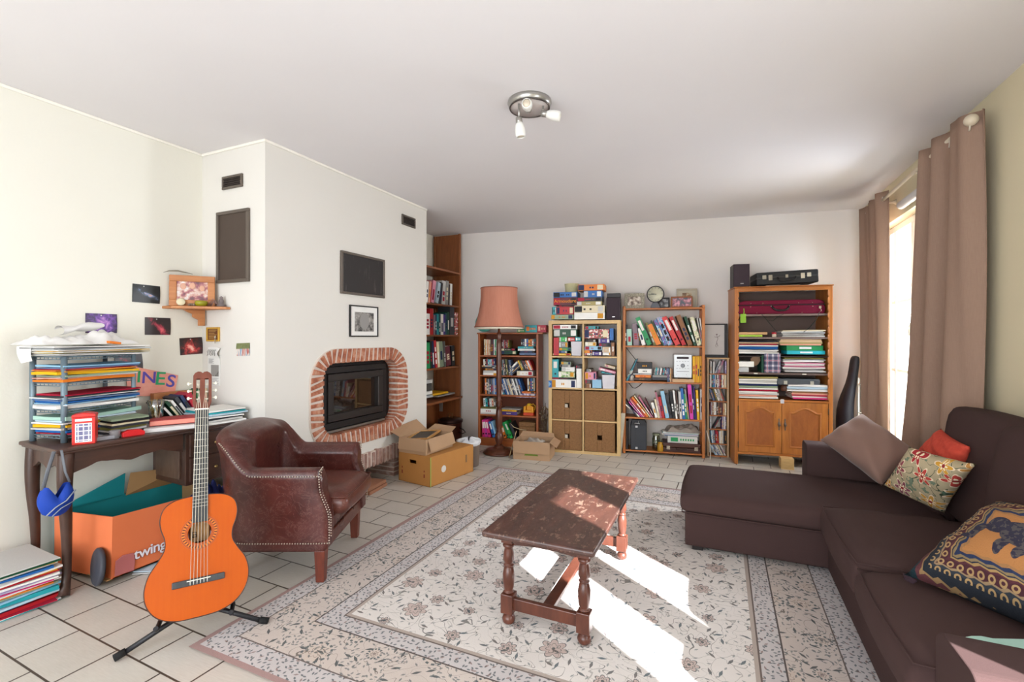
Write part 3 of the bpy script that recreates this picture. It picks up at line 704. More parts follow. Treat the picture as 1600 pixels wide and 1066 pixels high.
# ---------------------------------------------------------------- scatter cushions
def pillow(name, label, corners, th, mat, pipe=None, wr=.004, seed=1):
    c00, c10, c11, c01 = [Vector(c) for c in corners]
    X = ((c10-c00)+(c11-c01)).normalized(); Y = ((c01-c00)+(c11-c10)); Z = X.cross(Y).normalized(); Y = Z.cross(X)
    O = (c00+c10+c11+c01)/4; B = Matrix((X, Y, Z)).transposed().to_4x4(); B.translation = O; I = B.inverted()
    l = [I @ c for c in (c00, c10, c11, c01)]; n = 26; mb = M()
    for sgn in (1, -1):
        def f(u, v):
            s, t = 2*u-1, 2*v-1
            s2 = s*(1-.09*(1-t*t)*abs(s)); t2 = t*(1-.09*(1-s*s)*abs(t)); uu, vv = (s2+1)/2, (t2+1)/2
            p = l[0]*(1-uu)*(1-vv)+l[1]*uu*(1-vv)+l[2]*uu*vv+l[3]*(1-uu)*vv
            e = max(0, (1-s*s)*(1-t*t))**.42
            h = th/2*e+wr*e*(math.sin(7*s+3*t*seed+seed)+math.sin(5*t-4*s*t+seed*2))
            return (p.x, p.y, p.z+sgn*h)
        mb.grid(f, n, n)
    o = obj(name, mb, mat, weld=True); o.matrix_world = B
    tag(o, label, 'cushion')
    if pipe:
        pts = []
        for a, b in ((0, 1), (1, 2), (2, 3), (3, 0)):
            for k in range(12):
                s = k/12; p = l[a].lerp(l[b], s); q = (p-Vector((0, 0, 0)))*(1-.085*4*s*(1-s)*.5*2*.5)
                pts.append((q.x, q.y, p.z))
        obj('piping', M().tube(pts, .0035, 6, closed=True), pipe, o)
    return o
TAUPE = fabric('#80655a', .95, 500, .08, .25, 8, .2)
pillow('cushion', 'large plain taupe cushion leaning on the far sofa arm', [(.60, 3.70, .595), (.84, 3.33, .425), (1.06, 3.46, .60), (.86, 3.83, .77)], .21, TAUPE, wr=.008, seed=2)
def floral():
    t = NT('floral_tapestry'); c = t.coord(); o = t.n('ShaderNodeTexVoronoi', voronoi_dimensions='2D'); o.inputs['Scale'].default_value = 8.5; o.inputs['Randomness'].default_value = .6
    t.l(c, o.inputs['Vector']); s = t.n('ShaderNodeVectorMath', operation='SUBTRACT'); t.l(c, s.inputs[0]); t.l(o.outputs['Position'], s.inputs[1])
    q = t.xyz(s.outputs[0]); r = t.math('SQRT', t.math('ADD', t.math('MULTIPLY', q[0], q[0]), t.math('MULTIPLY', q[1], q[1]))); a = t.math('ARCTAN2', q[1], q[0])
    pet = t.math('MULTIPLY_ADD', t.math('COSINE', t.math('MULTIPLY', a, 6)), .017, .036); k = t.xyz(o.outputs['Color'])
    fc = t.ramp(k[0], [(.2, '#a33238'), (.5, '#7c4a55'), (.62, '#c9963a'), (.85, '#b5433c')])
    base = t.mix(t.noise(c, 12, 3), '#9c8f72', '#b9a98a')
    vn = t.math('LESS_THAN', t.math('ABSOLUTE', t.math('SUBTRACT', t.noise(c, 9, 1, .5, 1.5), .5)), .012)
    lf = t.math('GREATER_THAN', t.noise(t.coord(loc=(3, 1, 2)), 26, 2), .63)
    col = t.mix(vn, base, '#3f4a3a'); col = t.mix(t.math('MULTIPLY', lf, .8), col, '#56705f')
    col = t.mix(t.math('LESS_THAN', r, pet), col, '#e0cdb0'); col = t.mix(t.math('LESS_THAN', r, t.math('MULTIPLY', pet, .85)), col, fc)
    col = t.mix(t.math('LESS_THAN', r, t.math('MULTIPLY', pet, .4)), col, '#ead9b8'); col = t.mix(t.math('LESS_THAN', r, .008), col, '#8a2f2f')
    t.bump(t.noise(c, 300, 2), .4, .003); return t.fin(col, .95, 0, .1)
pillow('cushion', 'beige tapestry cushion covered in red, mauve and gold flowers', [(.815, 3.20, .465), (.985, 2.93, .425), (1.0, 2.655, .735), (.87, 3.0, .725)], .13, floral(), wr=.003, seed=3)
RED = NT('coral_cloth'); _v = RED.coord(); _f = RED.noise(_v, 40, 2); RED.bump(_f, .6, .006)
RED.fin(RED.mix(_f, '#b23a30', '#d2553f'), .9, 0, .2)
pillow('cushion', 'small bright coral cushion tucked behind the flowered one', [(1.0, 3.42, .56), (1.02, 2.90, .60), (1.045, 2.84, .775), (1.075, 3.24, .79)], .10, RED.m, wr=.004, seed=4)
def batik():
    t = NT('batik_weave'); c = t.coord(); p = t.xyz(c)
    ax, ay = t.math('ABSOLUTE', p[0]), t.math('ABSOLUTE', p[1])
    d = t.math('SUBTRACT', .235, t.math('MAXIMUM', ax, ay))       # distance in from the hem
    zig = t.math('ABSOLUTE', t.math('SUBTRACT', t.math('MULTIPLY', t.math('FRACT', t.math('MULTIPLY', t.math('ADD', p[0], p[1]), 22)), 2), 1))
    dz = t.math('ADD', d, t.math('MULTIPLY', zig, .006))
    st = [(0, '#1b3036'), (.07, '#563034'), (.12, '#8a6f4c'), (.14, '#23272e'), (.22, '#2e333a'), (.255, '#8a7358'), (.275, '#43242a'), (.35, '#4e2a31'), (.37, '#94784e'), (.39, '#262b38'), (.40, '#7c6a4c'), (.425, '#27304a'), (.46, '#8f6843'), (.49, '#a26f42')]
    rp = t.n('ShaderNodeValToRGB'); rp.color_ramp.interpolation = 'CONSTANT'; e = rp.color_ramp.elements
    while len(e) < len(st): e.new(.5)
    for i, (a, b) in enumerate(st): e[i].position = a; e[i].color = lin(b)
    t.l(t.math('MULTIPLY', dz, 3.4), rp.inputs[0]); col = rp.outputs[0]
    # dotted ring rows along the stripes
    dots = t.n('ShaderNodeTexVoronoi', voronoi_dimensions='2D'); dots.inputs['Scale'].default_value = 34; dots.inputs['Randomness'].default_value = 0; t.l(c, dots.inputs['Vector'])
    dd = t.math('LESS_THAN', t.math('ABSOLUTE', t.math('SUBTRACT', dots.outputs['Distance'], .26)), .09)
    inb = t.math('MULTIPLY', t.math('GREATER_THAN', d, .055), t.math('LESS_THAN', d, .105))
    col = t.mix(t.math('MULTIPLY', dd, t.math('MULTIPLY', inb, .8)), col, '#a88a5e')
    # elephant silhouette on the orange field
    def ell(cx, cy, rx, ry):
        cx, cy, rx, ry = cx*1.35, cy*1.35, rx*1.35, ry*1.35
        a = t.math('DIVIDE', t.math('SUBTRACT', p[0], cx), rx); b = t.math('DIVIDE', t.math('SUBTRACT', p[1], cy), ry)
        return t.math('LESS_THAN', t.math('ADD', t.math('MULTIPLY', a, a), t.math('MULTIPLY', b, b)), 1)
    el = ell(.02, .02, .055, .038)
    for a in ((-.045, .03, .026, .024), (-.072, .0, .010, .03), (-.085, -.022, .018, .007), (-.01, -.025, .011, .03), (.025, -.022, .011, .03), (.055, -.022, .011, .032), (.078, .0, .006, .026)): el = t.math('MAXIMUM', el, ell(*a))
    f = t.noise(c, 60, 2); body = t.mix(t.math('GREATER_THAN', f, .52), '#2e2c3a', '#4c4646')
    col = t.mix(el, col, body); t.bump(t.noise(c, 220, 2), .5, .004); return t.fin(col, .9, 0, .2)
pl = pillow('cushion', 'big dark batik cushion with an elephant and zigzag stripes, nearest the camera', [(.60, 2.12, .425), (.93, 1.74, .425), (1.13, 1.93, .73), (.93, 2.31, .675)], .23, batik(), wr=.006, seed=5)
ts = M()
for k in range(7): ts.tube([(-.235, -.215, 0), (-.25-.006*k, -.225+.006*(k-3), -.004), (-.262-.004*k, -.235+.011*(k-3), -.012)], .004, 5)
obj('corner_tassel', ts, plain('#3a2730', .9), pl)
tag(obj('folded_cloth', M().grid(lambda u, v: ((u-.5)*.16, (v-.5)*.12, .004+.006*math.sin(7*u)*v), 8, 8).box((-.08, -.06, 0), (.08, .06, .004)), plain('#a9cfc4', .8), loc=(.715, 1.70, .445), rot=(R_(-14), R_(-6), R_(12))), 'pale green folded cloth between the batik cushion and the near arm', 'cloth')

# ---------------------------------------------------------------- leather armchair
def leather(c1, c2, rough=.32):
    t = NT('worn_leather'); v = t.coord(); f = t.noise(v, 5, 5, .6); o = t.n('ShaderNodeTexVoronoi', feature='DISTANCE_TO_EDGE'); o.inputs['Scale'].default_value = 26; t.l(v, o.inputs['Vector'])
    g = t.noise(v, 9, 6, .7, 2.0); cr = t.math('LESS_THAN', t.math('ABSOLUTE', t.math('SUBTRACT', g, .5)), .012)
    c = t.ramp(f, [(.3, c1), (.7, c2)]); c = t.mix(t.math('MULTIPLY', cr, .22), c, '#8f6a62')
    t.bump(t.math('ADD', t.noise(v, 240, 2), t.math('MULTIPLY', o.outputs['Distance'], 1.5)), .12, .002)
    return t.fin(c, t.math('MULTIPLY_ADD', f, .25, rough-.08), 0, .5)
LE = leather('#341310', '#54231c', .27); LE2 = leather('#401b15', '#643122', .26)
ac = thing('leather_armchair', 'oxblood leather club armchair with brass nailheads beside the guitar', 'armchair', (-1.985, 2.095, 0), 24.5)
# U shaped wall: plan path from the near arm front, round the back, to the far arm front
def upath(t):
    # returns x, y, outward normal
    ys, xb, r = .325, -.585, .205
    L1 = -xb-r-.04; Lc = math.pi/2*r; Lb = 2*ys-2*r; tot = 2*L1+2*Lc+Lb; s = t*tot
    if s < L1: return (-.04-s, -ys, 0, -1)
    s -= L1
    if s < Lc: a = s/r; return (xb+r-r*math.sin(a), -ys+r-r*math.cos(a), -math.sin(a), -math.cos(a))
    s -= Lc
    if s < Lb: return (xb, -ys+r+s, -1, 0)
    s -= Lb
    if s < Lc: a = s/r; return (xb+r-r*math.cos(a), ys-r+r*math.sin(a), -math.cos(a), math.sin(a))
    s -= Lc
    return (xb+r+s, ys, 0, 1)
def sm(x): x = max(0, min(1, x)); return x*x*(3-2*x)
def topz(x, y): return .605+.150*sm((-x-.36)/.16)+.045*(1-min(1, abs(y)/.30)**2)*sm((-x-.48)/.1)
NPATH = 66
def shell(u, v):
    x, y, nx, ny = upath(u); zt = topz(x, y); rise = (zt-.60)/.2
    # closed cross-section: outer bottom -> outer top -> roll -> inner -> bottom
    th = .085+.055*rise; z0 = .20
    prof = [(.0, z0), (.0, z0+.12), (.004, .40), (.010+.022*rise, zt-.10), (.018+.034*rise, zt-.035), (.006+.028*rise, zt-.006), (-.03+.012*rise, zt+.004), (-.07+.0*rise, zt-.012), (-th-.012, zt-.05), (-th-.004, zt-.12), (-th, .42), (-th, .30), (-th+.02, z0)]
    k = v*(len(prof)-1); i = min(int(k), len(prof)-2); f = k-i
    o = prof[i][0]*(1-f)+prof[i+1][0]*f; z = prof[i][1]*(1-f)+prof[i+1][1]*f
    sl = 0
    if abs(ny) > .99: sl = (.012+.045*sm((.52-z)/.17))*sm((x+.20)/.16)      # front edge slopes forward towards the base
    e = sm(min(u, 1-u)*30)
    return (x+nx*o+sl, y+ny*(o-.004*(1-e)), z)
mb = M(); mb.grid(shell, NPATH, 39)
def endcap(u):
    pts = [shell(u, j/38) for j in range(39)]; c = Vector((0, 0, 0))
    for p in pts: c += Vector(p)/39
    vs = list(pts)
    inner = [tuple(Vector(p).lerp(c, .3)+Vector((.012, 0, 0))) for p in pts]; vs += inner
    n = 39; fs = [(i, (i+1) % n, n+(i+1) % n, n+i) for i in range(n)]+[tuple(range(n, 2*n))]
    return vs, fs
for u in (0, 1): v_, f_ = endcap(u); mb.add(v_, f_, 0, False)
obj('back_and_arms', mb, LE, ac, weld=True)
obj('seat_frame', M().box((-.56, -.30, .17), (-.005, .30, .33)), LE, ac, bevel=.012, seg=3)
obj('front_rail', M().box((-.012, -.295, .185), (.006, .295, .255)).box((-.012, -.29, .262), (.003, .29, .325)), LE2, ac, bevel=.006)
cu = padbox(-.47, .075, -.225, .225, .335, .435, .035)
obj('seat_cushion', cu, LE2, ac, bevel=.028, seg=4); 
obj('cushion_piping', seam(-.47, .077, -.226, .226, .43, .0045), LE2, ac)
lb = padbox(.0, .36, -.22, .22, -.03, .03, .045)
Tm = Matrix.Translation((-.495, 0, .44)) @ Matrix.Rotation(R_(-8), 4, 'Y'); lb.v = [tuple(Tm @ Vector((p[2], p[1], p[0]))) for p in lb.v]
nh = M()
def nails(pts, step=.0135):
    L = 0; pts = [Vector(p) for p in pts]; nxt = 0
    for a, b in zip(pts, pts[1:]):
        d = (b-a).length
        while nxt <= L+d:
            nh.ball(tuple(a.lerp(b, (nxt-L)/d if d else 0)), .0042, seg=6, rings=4); nxt += step
        L += d
for sgn in (0, 1):
    us = [i/400 for i in range(0, 201)] if sgn == 0 else [1-i/400 for i in range(0, 201)]
    def on(u, zz, off=.0035):
        x, y, nx, ny = upath(u); a = Vector(shell(u, zz)); return tuple(a+Vector((nx, ny, 0))*off)
    nails([on(u, 4.15/12) for u in us[:90:3]]); nails([on(u, .02) for u in us[:130:3]])
    nails([on(u, 4.4/12) for u in us[90:130:2]])
    u0 = us[0]
    nails([tuple(Vector(shell(u0, k/48))+Vector((.010, (.004 if sgn else -.004), 0))) for k in range(1, 26)], .0135)
    nails([tuple(Vector(shell(u0, k/48))+Vector((.012, (-.016 if sgn else .016), 0))) for k in range(2, 22)], .0135)
obj('nailhead_trim', nh, plain('#b3a698', .35, .7), ac, kind='stuff')
LEGW = wood('#4c1f15', '#7c3a26', 'z', 8, .4, .2, name='red_mahogany')
for x, y, s in ((-.035, -.27, 1), (-.035, .27, 1), (-.50, -.22, .9), (-.50, .22, .9)):
    l = M(); a, b = .027*s, .021*s; z0 = RZ if (x > -.2) else 0
    dx = -.04 if x < -.3 else 0
    l.add([(x-b+dx, y-b, z0), (x+b+dx, y-b, z0), (x+b+dx, y+b, z0), (x-b+dx, y+b, z0), (x-a, y-a, .175), (x+a, y-a, .175), (x+a, y+a, .175), (x-a, y+a, .175)], [(0, 3, 2, 1), (4, 5, 6, 7), (0, 1, 5, 4), (1, 2, 6, 5), (2, 3, 7, 6), (3, 0, 4, 7)])
    obj('leg', l, LEGW, ac, bevel=.003)

# ---------------------------------------------------------------- guitar on its stand
def catmull(P, n=8):
    o = []
    for i in range(len(P)-1):
        p0, p1, p2, p3 = P[max(i-1, 0)], P[i], P[i+1], P[min(i+2, len(P)-1)]
        for k in range(n):
            t = k/n; o.append(tuple(.5*((2*p1[j])+(-p0[j]+p2[j])*t+(2*p0[j]-5*p1[j]+4*p2[j]-p3[j])*t*t+(-p0[j]+3*p1[j]-3*p2[j]+p3[j])*t**3) for j in (0, 1)))
    o.append(P[-1]); return o
half = catmull([(0, 0), (.075, .004), (.135, .030), (.172, .078), (.184, .135), (.172, .195), (.142, .245), (.122, .285), (.122, .325), (.136, .37), (.140, .41), (.128, .450), (.095, .476), (.045, .486), (0, .487)], 6)
outl = half[:-1]+[(-x, z) for x, z in reversed(half[1:])]
SP = NT('orange_spruce'); _v = SP.coord(scale=(1, 1, .04)); _f = SP.noise(_v, 90, 3); _h = SP.noise(SP.coord(), 7, 3)
_c = SP.mix(_f, '#b04a04', '#bc5507'); _c = SP.mix(SP.math('MULTIPLY', _h, .5), _c, '#a23d05')
SP.fin(_c, .25, 0, .3); SP.b.inputs['Coat Weight'].default_value = .08; SP.b.inputs['Coat Roughness'].default_value = .08
SIDE = wood('#6b2b12', '#9a431b', 'z', 6, .2, .2, name='guitar_side'); NECK = wood('#5a2c20', '#7d4331', 'z', 9, .35, .15, name='neck_cedar')
EB = wood('#26282c', '#3a3d42', 'z', 30, .4, .05, name='ebony')
gt = thing('acoustic_guitar', 'orange classical guitar standing upright on a black floor stand', 'guitar', (-1.989, 1.257, .115), 57)
gt.rotation_euler = (R_(-15), R_(.8), R_(57))
HC, HR = (0, .333), .043
mb = M(); n = len(outl)
hole = [(HC[0]+HR*math.cos(math.atan2(p[1]-HC[1], p[0])), HC[1]+HR*math.sin(math.atan2(p[1]-HC[1], p[0]))) for p in outl]
mb.add([(p[0], 0, p[1]) for p in outl]+[(p[0], 0, p[1]) for p in hole]+[(p[0], .003, p[1]) for p in hole], [(i, (i+1) % n, n+(i+1) % n, n+i) for i in range(n)]+[(n+i, n+(i+1) % n, 2*n+(i+1) % n, 2*n+i) for i in range(n)])
obj('soundboard', mb, SP.m, gt)
mb = M(); mb.add([(p[0], .0005, p[1]) for p in outl]+[(p[0], .094, p[1]) for p in outl], [(i, (i+1) % n, n+(i+1) % n, n+i) for i in range(n)]+[tuple(range(n, 2*n))], 0, True)
obj('back_and_sides', mb, SIDE, gt)
obj('binding', M().tube([(p[0], .001, p[1]) for p in outl], .0022, 6, closed=True), plain('#3a2018', .4), gt)
obj('inner_label', M().box((-.035, .088, .29), (.035, .0905, .37)), plain('#dba873', .8), gt)
obj('maker_mark', M().tube([(-.028, .087, .312), (-.028, .087, .332), (-.014, .087, .330), (-.014, .087, .322), (-.026, .087, .321), (-.012, .087, .318), (-.013, .087, .311), (-.028, .087, .311)], .0022, 5), plain('#2a1d18', .7), gt)
RO = NT('rosette'); _v = RO.coord(loc=(0, 0, -HC[1])); _p = RO.xyz(_v)
_r = RO.math('SQRT', RO.math('ADD', RO.math('MULTIPLY', _p[0], _p[0]), RO.math('MULTIPLY', _p[2], _p[2]))); _a = RO.math('ARCTAN2', _p[2], _p[0])
_s = RO.math('GREATER_THAN', RO.math('SINE', RO.math('MULTIPLY', _a, 34)), .25); _b = RO.math('MULTIPLY', RO.math('GREATER_THAN', _r, .054), RO.math('LESS_THAN', _r, .064))
_l = RO.math('GREATER_THAN', RO.math('SINE', RO.math('MULTIPLY', _r, 1600)), .55)
_c = RO.mix(_l, '#b4501a', '#5a2412'); _c2 = RO.mix(_s, '#c8691f', '#4a1f12'); RO.fin(RO.mix(_b, _c, _c2), .25)
mb = M(); seg = 48
mb.add([(HC[0]+r*math.cos(2*math.pi*k/seg), -.0008, HC[1]+r*math.sin(2*math.pi*k/seg)) for r in (.046, .071) for k in range(seg)], [(k, (k+1) % seg, seg+(k+1) % seg, seg+k) for k in range(seg)])
obj('rosette', mb, RO.m, gt)
br = obj('bridge', M().box((-.093, -.010, .128), (.093, 0, .154)), EB, gt, bevel=.003)
obj('saddle', M().box((-.042, -.0135, .146), (.042, -.0095, .149)), plain('#e8e2d2', .4), br)
tb = M()
for k in range(6): tb.tube([(-.03+k*.012, -.0125, .147), (-.03+k*.012, -.0145, .139), (-.03+k*.012, -.010, .131)], .0016, 5)
obj('tie_block', tb, plain('#c9c9c4', .4), br)
mb = M(); mb.add([(-.029, -.007, .376), (.029, -.007, .376), (.026, -.007, .862), (-.026, -.007, .862), (-.029, 0, .376), (.029, 0, .376), (.026, 0, .862), (-.026, 0, .862)], [(0, 1, 2, 3), (7, 6, 5, 4), (0, 4, 5, 1), (1, 5, 6, 2), (2, 6, 7, 3), (3, 7, 4, 0)])
fb = obj('fretboard', mb, EB, gt)
FRET = plain('#c4c2ba', .3, .8)
nl = .65; z_nut = .862
for k in range(1, 19):
    z = z_nut-nl*(1-2**(-k/12)); wd = .026+(.029-.026)*(z_nut-z)/.486
    if z > .378: obj('fret', M().tube([(-wd, -.0075, z), (wd, -.0075, z)], .0012, 5), FRET, fb)
nk = M(); nk.grid(lambda u, v: ((.026+.003*(1-v))*math.cos(math.pi*u)*-1, .0+(.022+.006*(1-v)**3)*math.sin(math.pi*u), .487+v*.385), 9, 8)
obj('neck', nk, NECK, gt); obj('heel', M().prism([(0.0, .487), (.0, .56), (.03, .53), (.07, .487)], -.02, .02, 'x'), NECK, gt, bevel=.004)
obj('nut', M().box((-.026, -.010, .862), (.026, 0, .868)), plain('#ece6d8', .4), gt)
HT = Matrix.Translation((0, 0, .868)) @ Matrix.Rotation(R_(-12), 4, 'X')
hd = M(); pc = [(-.027, 0), (.027, 0), (.036, .03), (.0365, .165), (.030, .178), (.018, .186), (.006, .184), (0, .177), (-.006, .184), (-.018, .186), (-.030, .178), (-.0365, .165), (-.036, .03)]
for a, b in (((-.0365, .03), (-.024, .15)), ((-.010, .03), (.010, .15)), ((.024, .03), (.0365, .15))): hd.box((a[0], 0, a[1]), (b[0], .018, b[1]), T=HT)
hd.prism([(-.027, 0), (.027, 0), (.0365, .032), (-.0365, .032)], 0, .018, 'y', T=HT); hd.prism([(-.0365, .149), (.0365, .149)]+pc[3:12], 0, .018, 'y', T=HT)
head = obj('headstock', hd, NECK, gt, bevel=.002)
PEARL = plain('#e0dccb', .3, .1)
for i in range(3):
    for s in (-1, 1):
        z = .055+i*.036
        g_ = M().tube([(s*.039, .009, z), (s*.048, .009, z)], .0025, 6, T=HT).ball((s*.053, .009, z), (.006, .004, .008), T=HT).tube([(s*.011, .009, z-.006), (s*.024, .009, z-.006)], .0045, 8, T=HT)
        obj('tuning_peg', g_, PEARL, gt)
STR = plain('#d9d2c0', .3, .3)
for k in range(6):
    x0_, x1_ = -.030+k*.012, -.0215+k*.0086; sd = -1 if k < 3 else 1; pz = .868+.05+(k if k < 3 else 5-k)*.036
    obj('string', M().tube([(x0_, -.0135, .147), (x1_, -.0105, .866), (sd*.017, .006, pz)], .0008+.0003*(k < 3), 5), STR, gt)
# stand: an A-frame with two splayed front legs and padded cradle arms, standing behind the guitar
BK = plain('#1b1b1f', .45); sd = thing('guitar_stand', 'black metal guitar stand on the floor under the orange guitar', 'stand', (-2.04, 1.285, 0), 50)
obj('leg', M().tube([(0, .05, .12), (-.262, -.035, .014)], .0105, 10), BK, sd); obj('leg', M().tube([(0, .05, .12), (.262, -.03, .014)], .0105, 10), BK, sd)
obj('rubber_foot', M().tube([(-.235, -.028, .027), (-.27, -.037, .015)], .0145, 10), plain('#0f0f10', .8), sd)
obj('rubber_foot', M().tube([(.235, -.025, .027), (.27, -.033, .016)], .0145, 10), plain('#0f0f10', .8), sd)
obj('rear_leg', M().tube([(0, .05, .12), (.0, .36, .014)], .011, 10), BK, sd); obj('upright', M().tube([(0, .06, .10), (0, .20, .52)], .011, 10), BK, sd)
obj('cradle', M().tube([(-.13, .03, .10), (0, .065, .11), (.13, .03, .10)], .008, 8), BK, sd)
for s in (-1, 1): obj('cradle_arm', M().tube([(s*.13, .03, .10), (s*.13, -.055, .098), (s*.13, -.07, .112)], .009, 10), BK, sd)

# ---------------------------------------------------------------- desk
DW = wood('#33221c', '#55392e', 'y', 8, .38, .1, name='walnut'); DWZ = wood('#33221c', '#55392e', 'z', 8, .38, .2, name='walnut_leg')
dk = thing('writing_desk', 'dark walnut desk with cabriole legs against the left wall', 'desk', (-3.115, 1.665, 0), -3)
dk.scale = (.83, .99, .991)
X0, X1, Y0, Y1 = -.262, .255, -.485, .50
tp = M(); tp.box((X0, Y0, .722), (X1, Y1, .742)); tp.box((X0+.008, Y0+.008, .712), (X1-.008, Y1-.008, .724)); obj('desktop', tp, DW, dk, bevel=.006, seg=3)
def apron(a0, a1, z1, z0, n=24):
    o = [(a0, z1), (a1, z1)]
    for k in range(n+1):
        t = 1-k/n; s = abs(2*t-1); z = z0+.035*(1-s**3)-.018*math.exp(-((t-.5)/.09)**2)+.012*math.exp(-((s-.55)/.12)**2)
        o.append((a0+(a1-a0)*t, z))
    return o
obj('front_apron', M().prism(apron(-.42, .11, .712, .60), .195, .215, 'x'), DW, dk, bevel=.002)
obj('side_apron', M().prism(apron(-.21, .20, .712, .60), -.445, -.425, 'y'), DWZ, dk, bevel=.002)
obj('back_apron', M().box((-.245, -.42, .63), (-.235, .45, .712)), DW, dk)
for x, y, sx, sy in ((.205, -.43, 1, -1), (-.235, -.43, -1, -1), (.205, .45, 1, 1)):
    pts = []; rr = []
    for k in range(19):
        t = k/18; z = .715*(1-t)+.008; b = .010*math.sin(math.pi*min(1, t*2))-.010*math.sin(math.pi*max(0, t*2-1))*.6+(.022*max(0, (t-.86)/.14)**2)
        sxx = sx if x > 0 else 0
        pts.append((x+sxx*b, y+sy*b*(.8), z)); rr.append(.034-.015*sm(t*1.15)+(.008*max(0, (t-.93)/.07)))
    obj('leg', M().tube(pts, rr, 12), DWZ, dk)
pd = M(); pd.box((-.235, .13, .385), (.20, .47, .705)); ped = obj('drawer_pedestal', pd, DWZ, dk, bevel=.004)
pn = M(); pn.prism([(-.17, .42), (.14, .42), (.14, .60), (.09, .64), (.03, .655), (-.02, .66), (-.07, .655), (-.12, .64), (-.17, .60)], .118, .131, 'y'); obj('carved_side_panel', pn, wood('#4a362c', '#6b5344', 'z', 8, .45, .2, name='worn_walnut'), ped, bevel=.006)
for i in range(2):
    dr_ = obj('drawer', M().box((.198, .15, .405+i*.155), (.214, .45, .545+i*.15)), DW, ped, bevel=.004)
    obj('drawer_knob', M().lathe([(.004, 0), (.006, .006), (.011, .012), (.010, .018), (0, .021)], seg=12, T=Matrix.Translation((.214, .30, .47+i*.155)) @ Matrix.Rotation(R_(90), 4, 'Y')), plain('#8d744a', .35, .8), dr_)
DT = .7357

# rack on the desk
RM = plain('#6f808a', .45, .35); RM2 = plain('#4d5459', .5, .4)
rk = thing('desk_rack', 'grey four-tier metal rack loaded with papers on the left of the desk', 'rack', (-3.235, 1.43, DT), 12)
rx, ry = .105, .18
for x, y, r_, m_ in ((rx, -ry, .0135, RM), (-rx, -ry, .0135, RM), (rx, ry, .0115, RM), (-rx, ry, .0115, RM2)):
    obj('post', M().tube([(x, y, 0), (x, y, .445)], r_, 12), m_, rk)
TZ = [.035, .165, .305, .442]
for z in TZ:
    s = M()
    s.tube([(rx, -ry, z), (rx, ry, z)], .004, 6).tube([(-rx, -ry, z), (-rx, ry, z)], .004, 6).tube([(-rx, -ry, z), (rx, -ry, z)], .004, 6).tube([(-rx, ry, z), (rx, ry, z)], .004, 6)
    for q in (-ry, ry): s.tube([(-rx, q, z-.014), (rx, q, z-.014)], .0025, 6)
    s.tube([(rx, -ry, z-.014), (rx, ry, z-.014)], .0025, 6)
    for k in range(1, 19): y = -ry+2*ry*k/19; s.tube([(-rx, y, z+.002), (rx, y, z+.002), (rx, y, z-.014)], .0015, 5)
    for k in range(1, 8): x = -rx+2*rx*k/8; s.tube([(x, -ry, z+.002), (x, -ry, z-.014)], .0018, 5)
    obj('wire_shelf', s, RM, rk)

# ---------------------------------------------------------------- paper things
def striped(hexc, n=900):
    k = ('s', hexc)
    if k in MATS: return MATS[k]
    t = NT('paper_edges_'+hexc.strip('#')); v = t.coord(scale=(.4, .4, 1)); f = t.noise(v, n, 2, .6)
    c = lin(hexc); t.fin(t.mix(t.math('MULTIPLY', f, 1.0), tuple(x*.80 for x in c[:3])+(1,), tuple(min(1, x*1.08) for x in c[:3])+(1,)), .8, 0, .2)
    MATS[k] = t.m; return t.m
def slab(x0, x1, y0, y1, z0, z1, seed=0, wave=.003, flap=0):
    """a sheaf of paper: gently waved slab, slightly fanned edges"""
    rnd = random.Random(seed); a, b = rnd.uniform(0, 6), rnd.uniform(0, 6); nx, ny = 9, 7; mb = M()
    def wv(u, v): return wave*(math.sin(u*4+a)+math.sin(v*3+b)+1.2)*.5+flap*max(0, u-.7)*(1-v)
    def top(u, v): return (x0+(x1-x0)*u, y0+(y1-y0)*v, z1-wave+wv(u, v))
    def bot(u, v): return (x0+(x1-x0)*u, y0+(y1-y0)*v, z0+max(0, wv(u, v)-wave))
    mb.grid(top, nx, ny, smooth=False); mb.grid(bot, nx, ny, smooth=False)
    n = nx*ny; border = [i*ny for i in range(nx)]+[(nx-1)*ny+j for j in range(1, ny)]+[i*ny+ny-1 for i in range(nx-2, -1, -1)]+[j for j in range(ny-2, 0, -1)]
    for k in range(len(border)):
        p, q = border[k], border[(k+1) % len(border)]; mb.f.append((p, q, n+q, n+p)); mb.mi.append(0); mb.sm.append(False)
    return mb
def human(c): return c.replace('_', ' ')
ORD = ['topmost', 'second from the top', 'third from the top', 'fourth from the top', 'fifth from the top', 'sixth from the top', 'seventh from the top', 'eighth from the top', 'ninth from the top', 'tenth from the top', 'eleventh from the top', 'twelfth from the top', '13th from the top', '14th from the top', '15th from the top', '16th from the top', '17th from the top', '18th from the top']
def pile(cols, place, group, loc, rz, w, d, h, noun='paper_sheaf', jit=.012, seed=1, kinds=None, wave=.003, heights=None):
    """stack from the bottom up, each sheaf its own object"""
    rnd = random.Random(seed); n = len(cols); z = loc[2]; tot = sum(heights) if heights else n
    for i, c in enumerate(cols):
        hh = h*(heights[i]/tot if heights else 1/n); nm = kinds[i] if kinds else noun
        ww, dd = w*rnd.uniform(.9, 1), d*rnd.uniform(.9, 1)
        o = obj(nm, slab(-ww/2, ww/2, -dd/2, dd/2, 0, max(.0015, hh-.0006), seed*31+i, min(wave, hh*.35)), striped(PAL[c]) if hh > .006 else plain(PAL[c], .7))
        o.location = (loc[0]+rnd.uniform(-jit, jit), loc[1]+rnd.uniform(-jit, jit), z); o.rotation_euler = (0, 0, R_(rz+rnd.uniform(-7, 7)))
        tag(o, f"{human(c)} {human(nm)}, {ORD[n-1-i] if i else 'bottom one'} {place}", 'book' if nm == 'book' else 'paper', group); z += hh
    return z
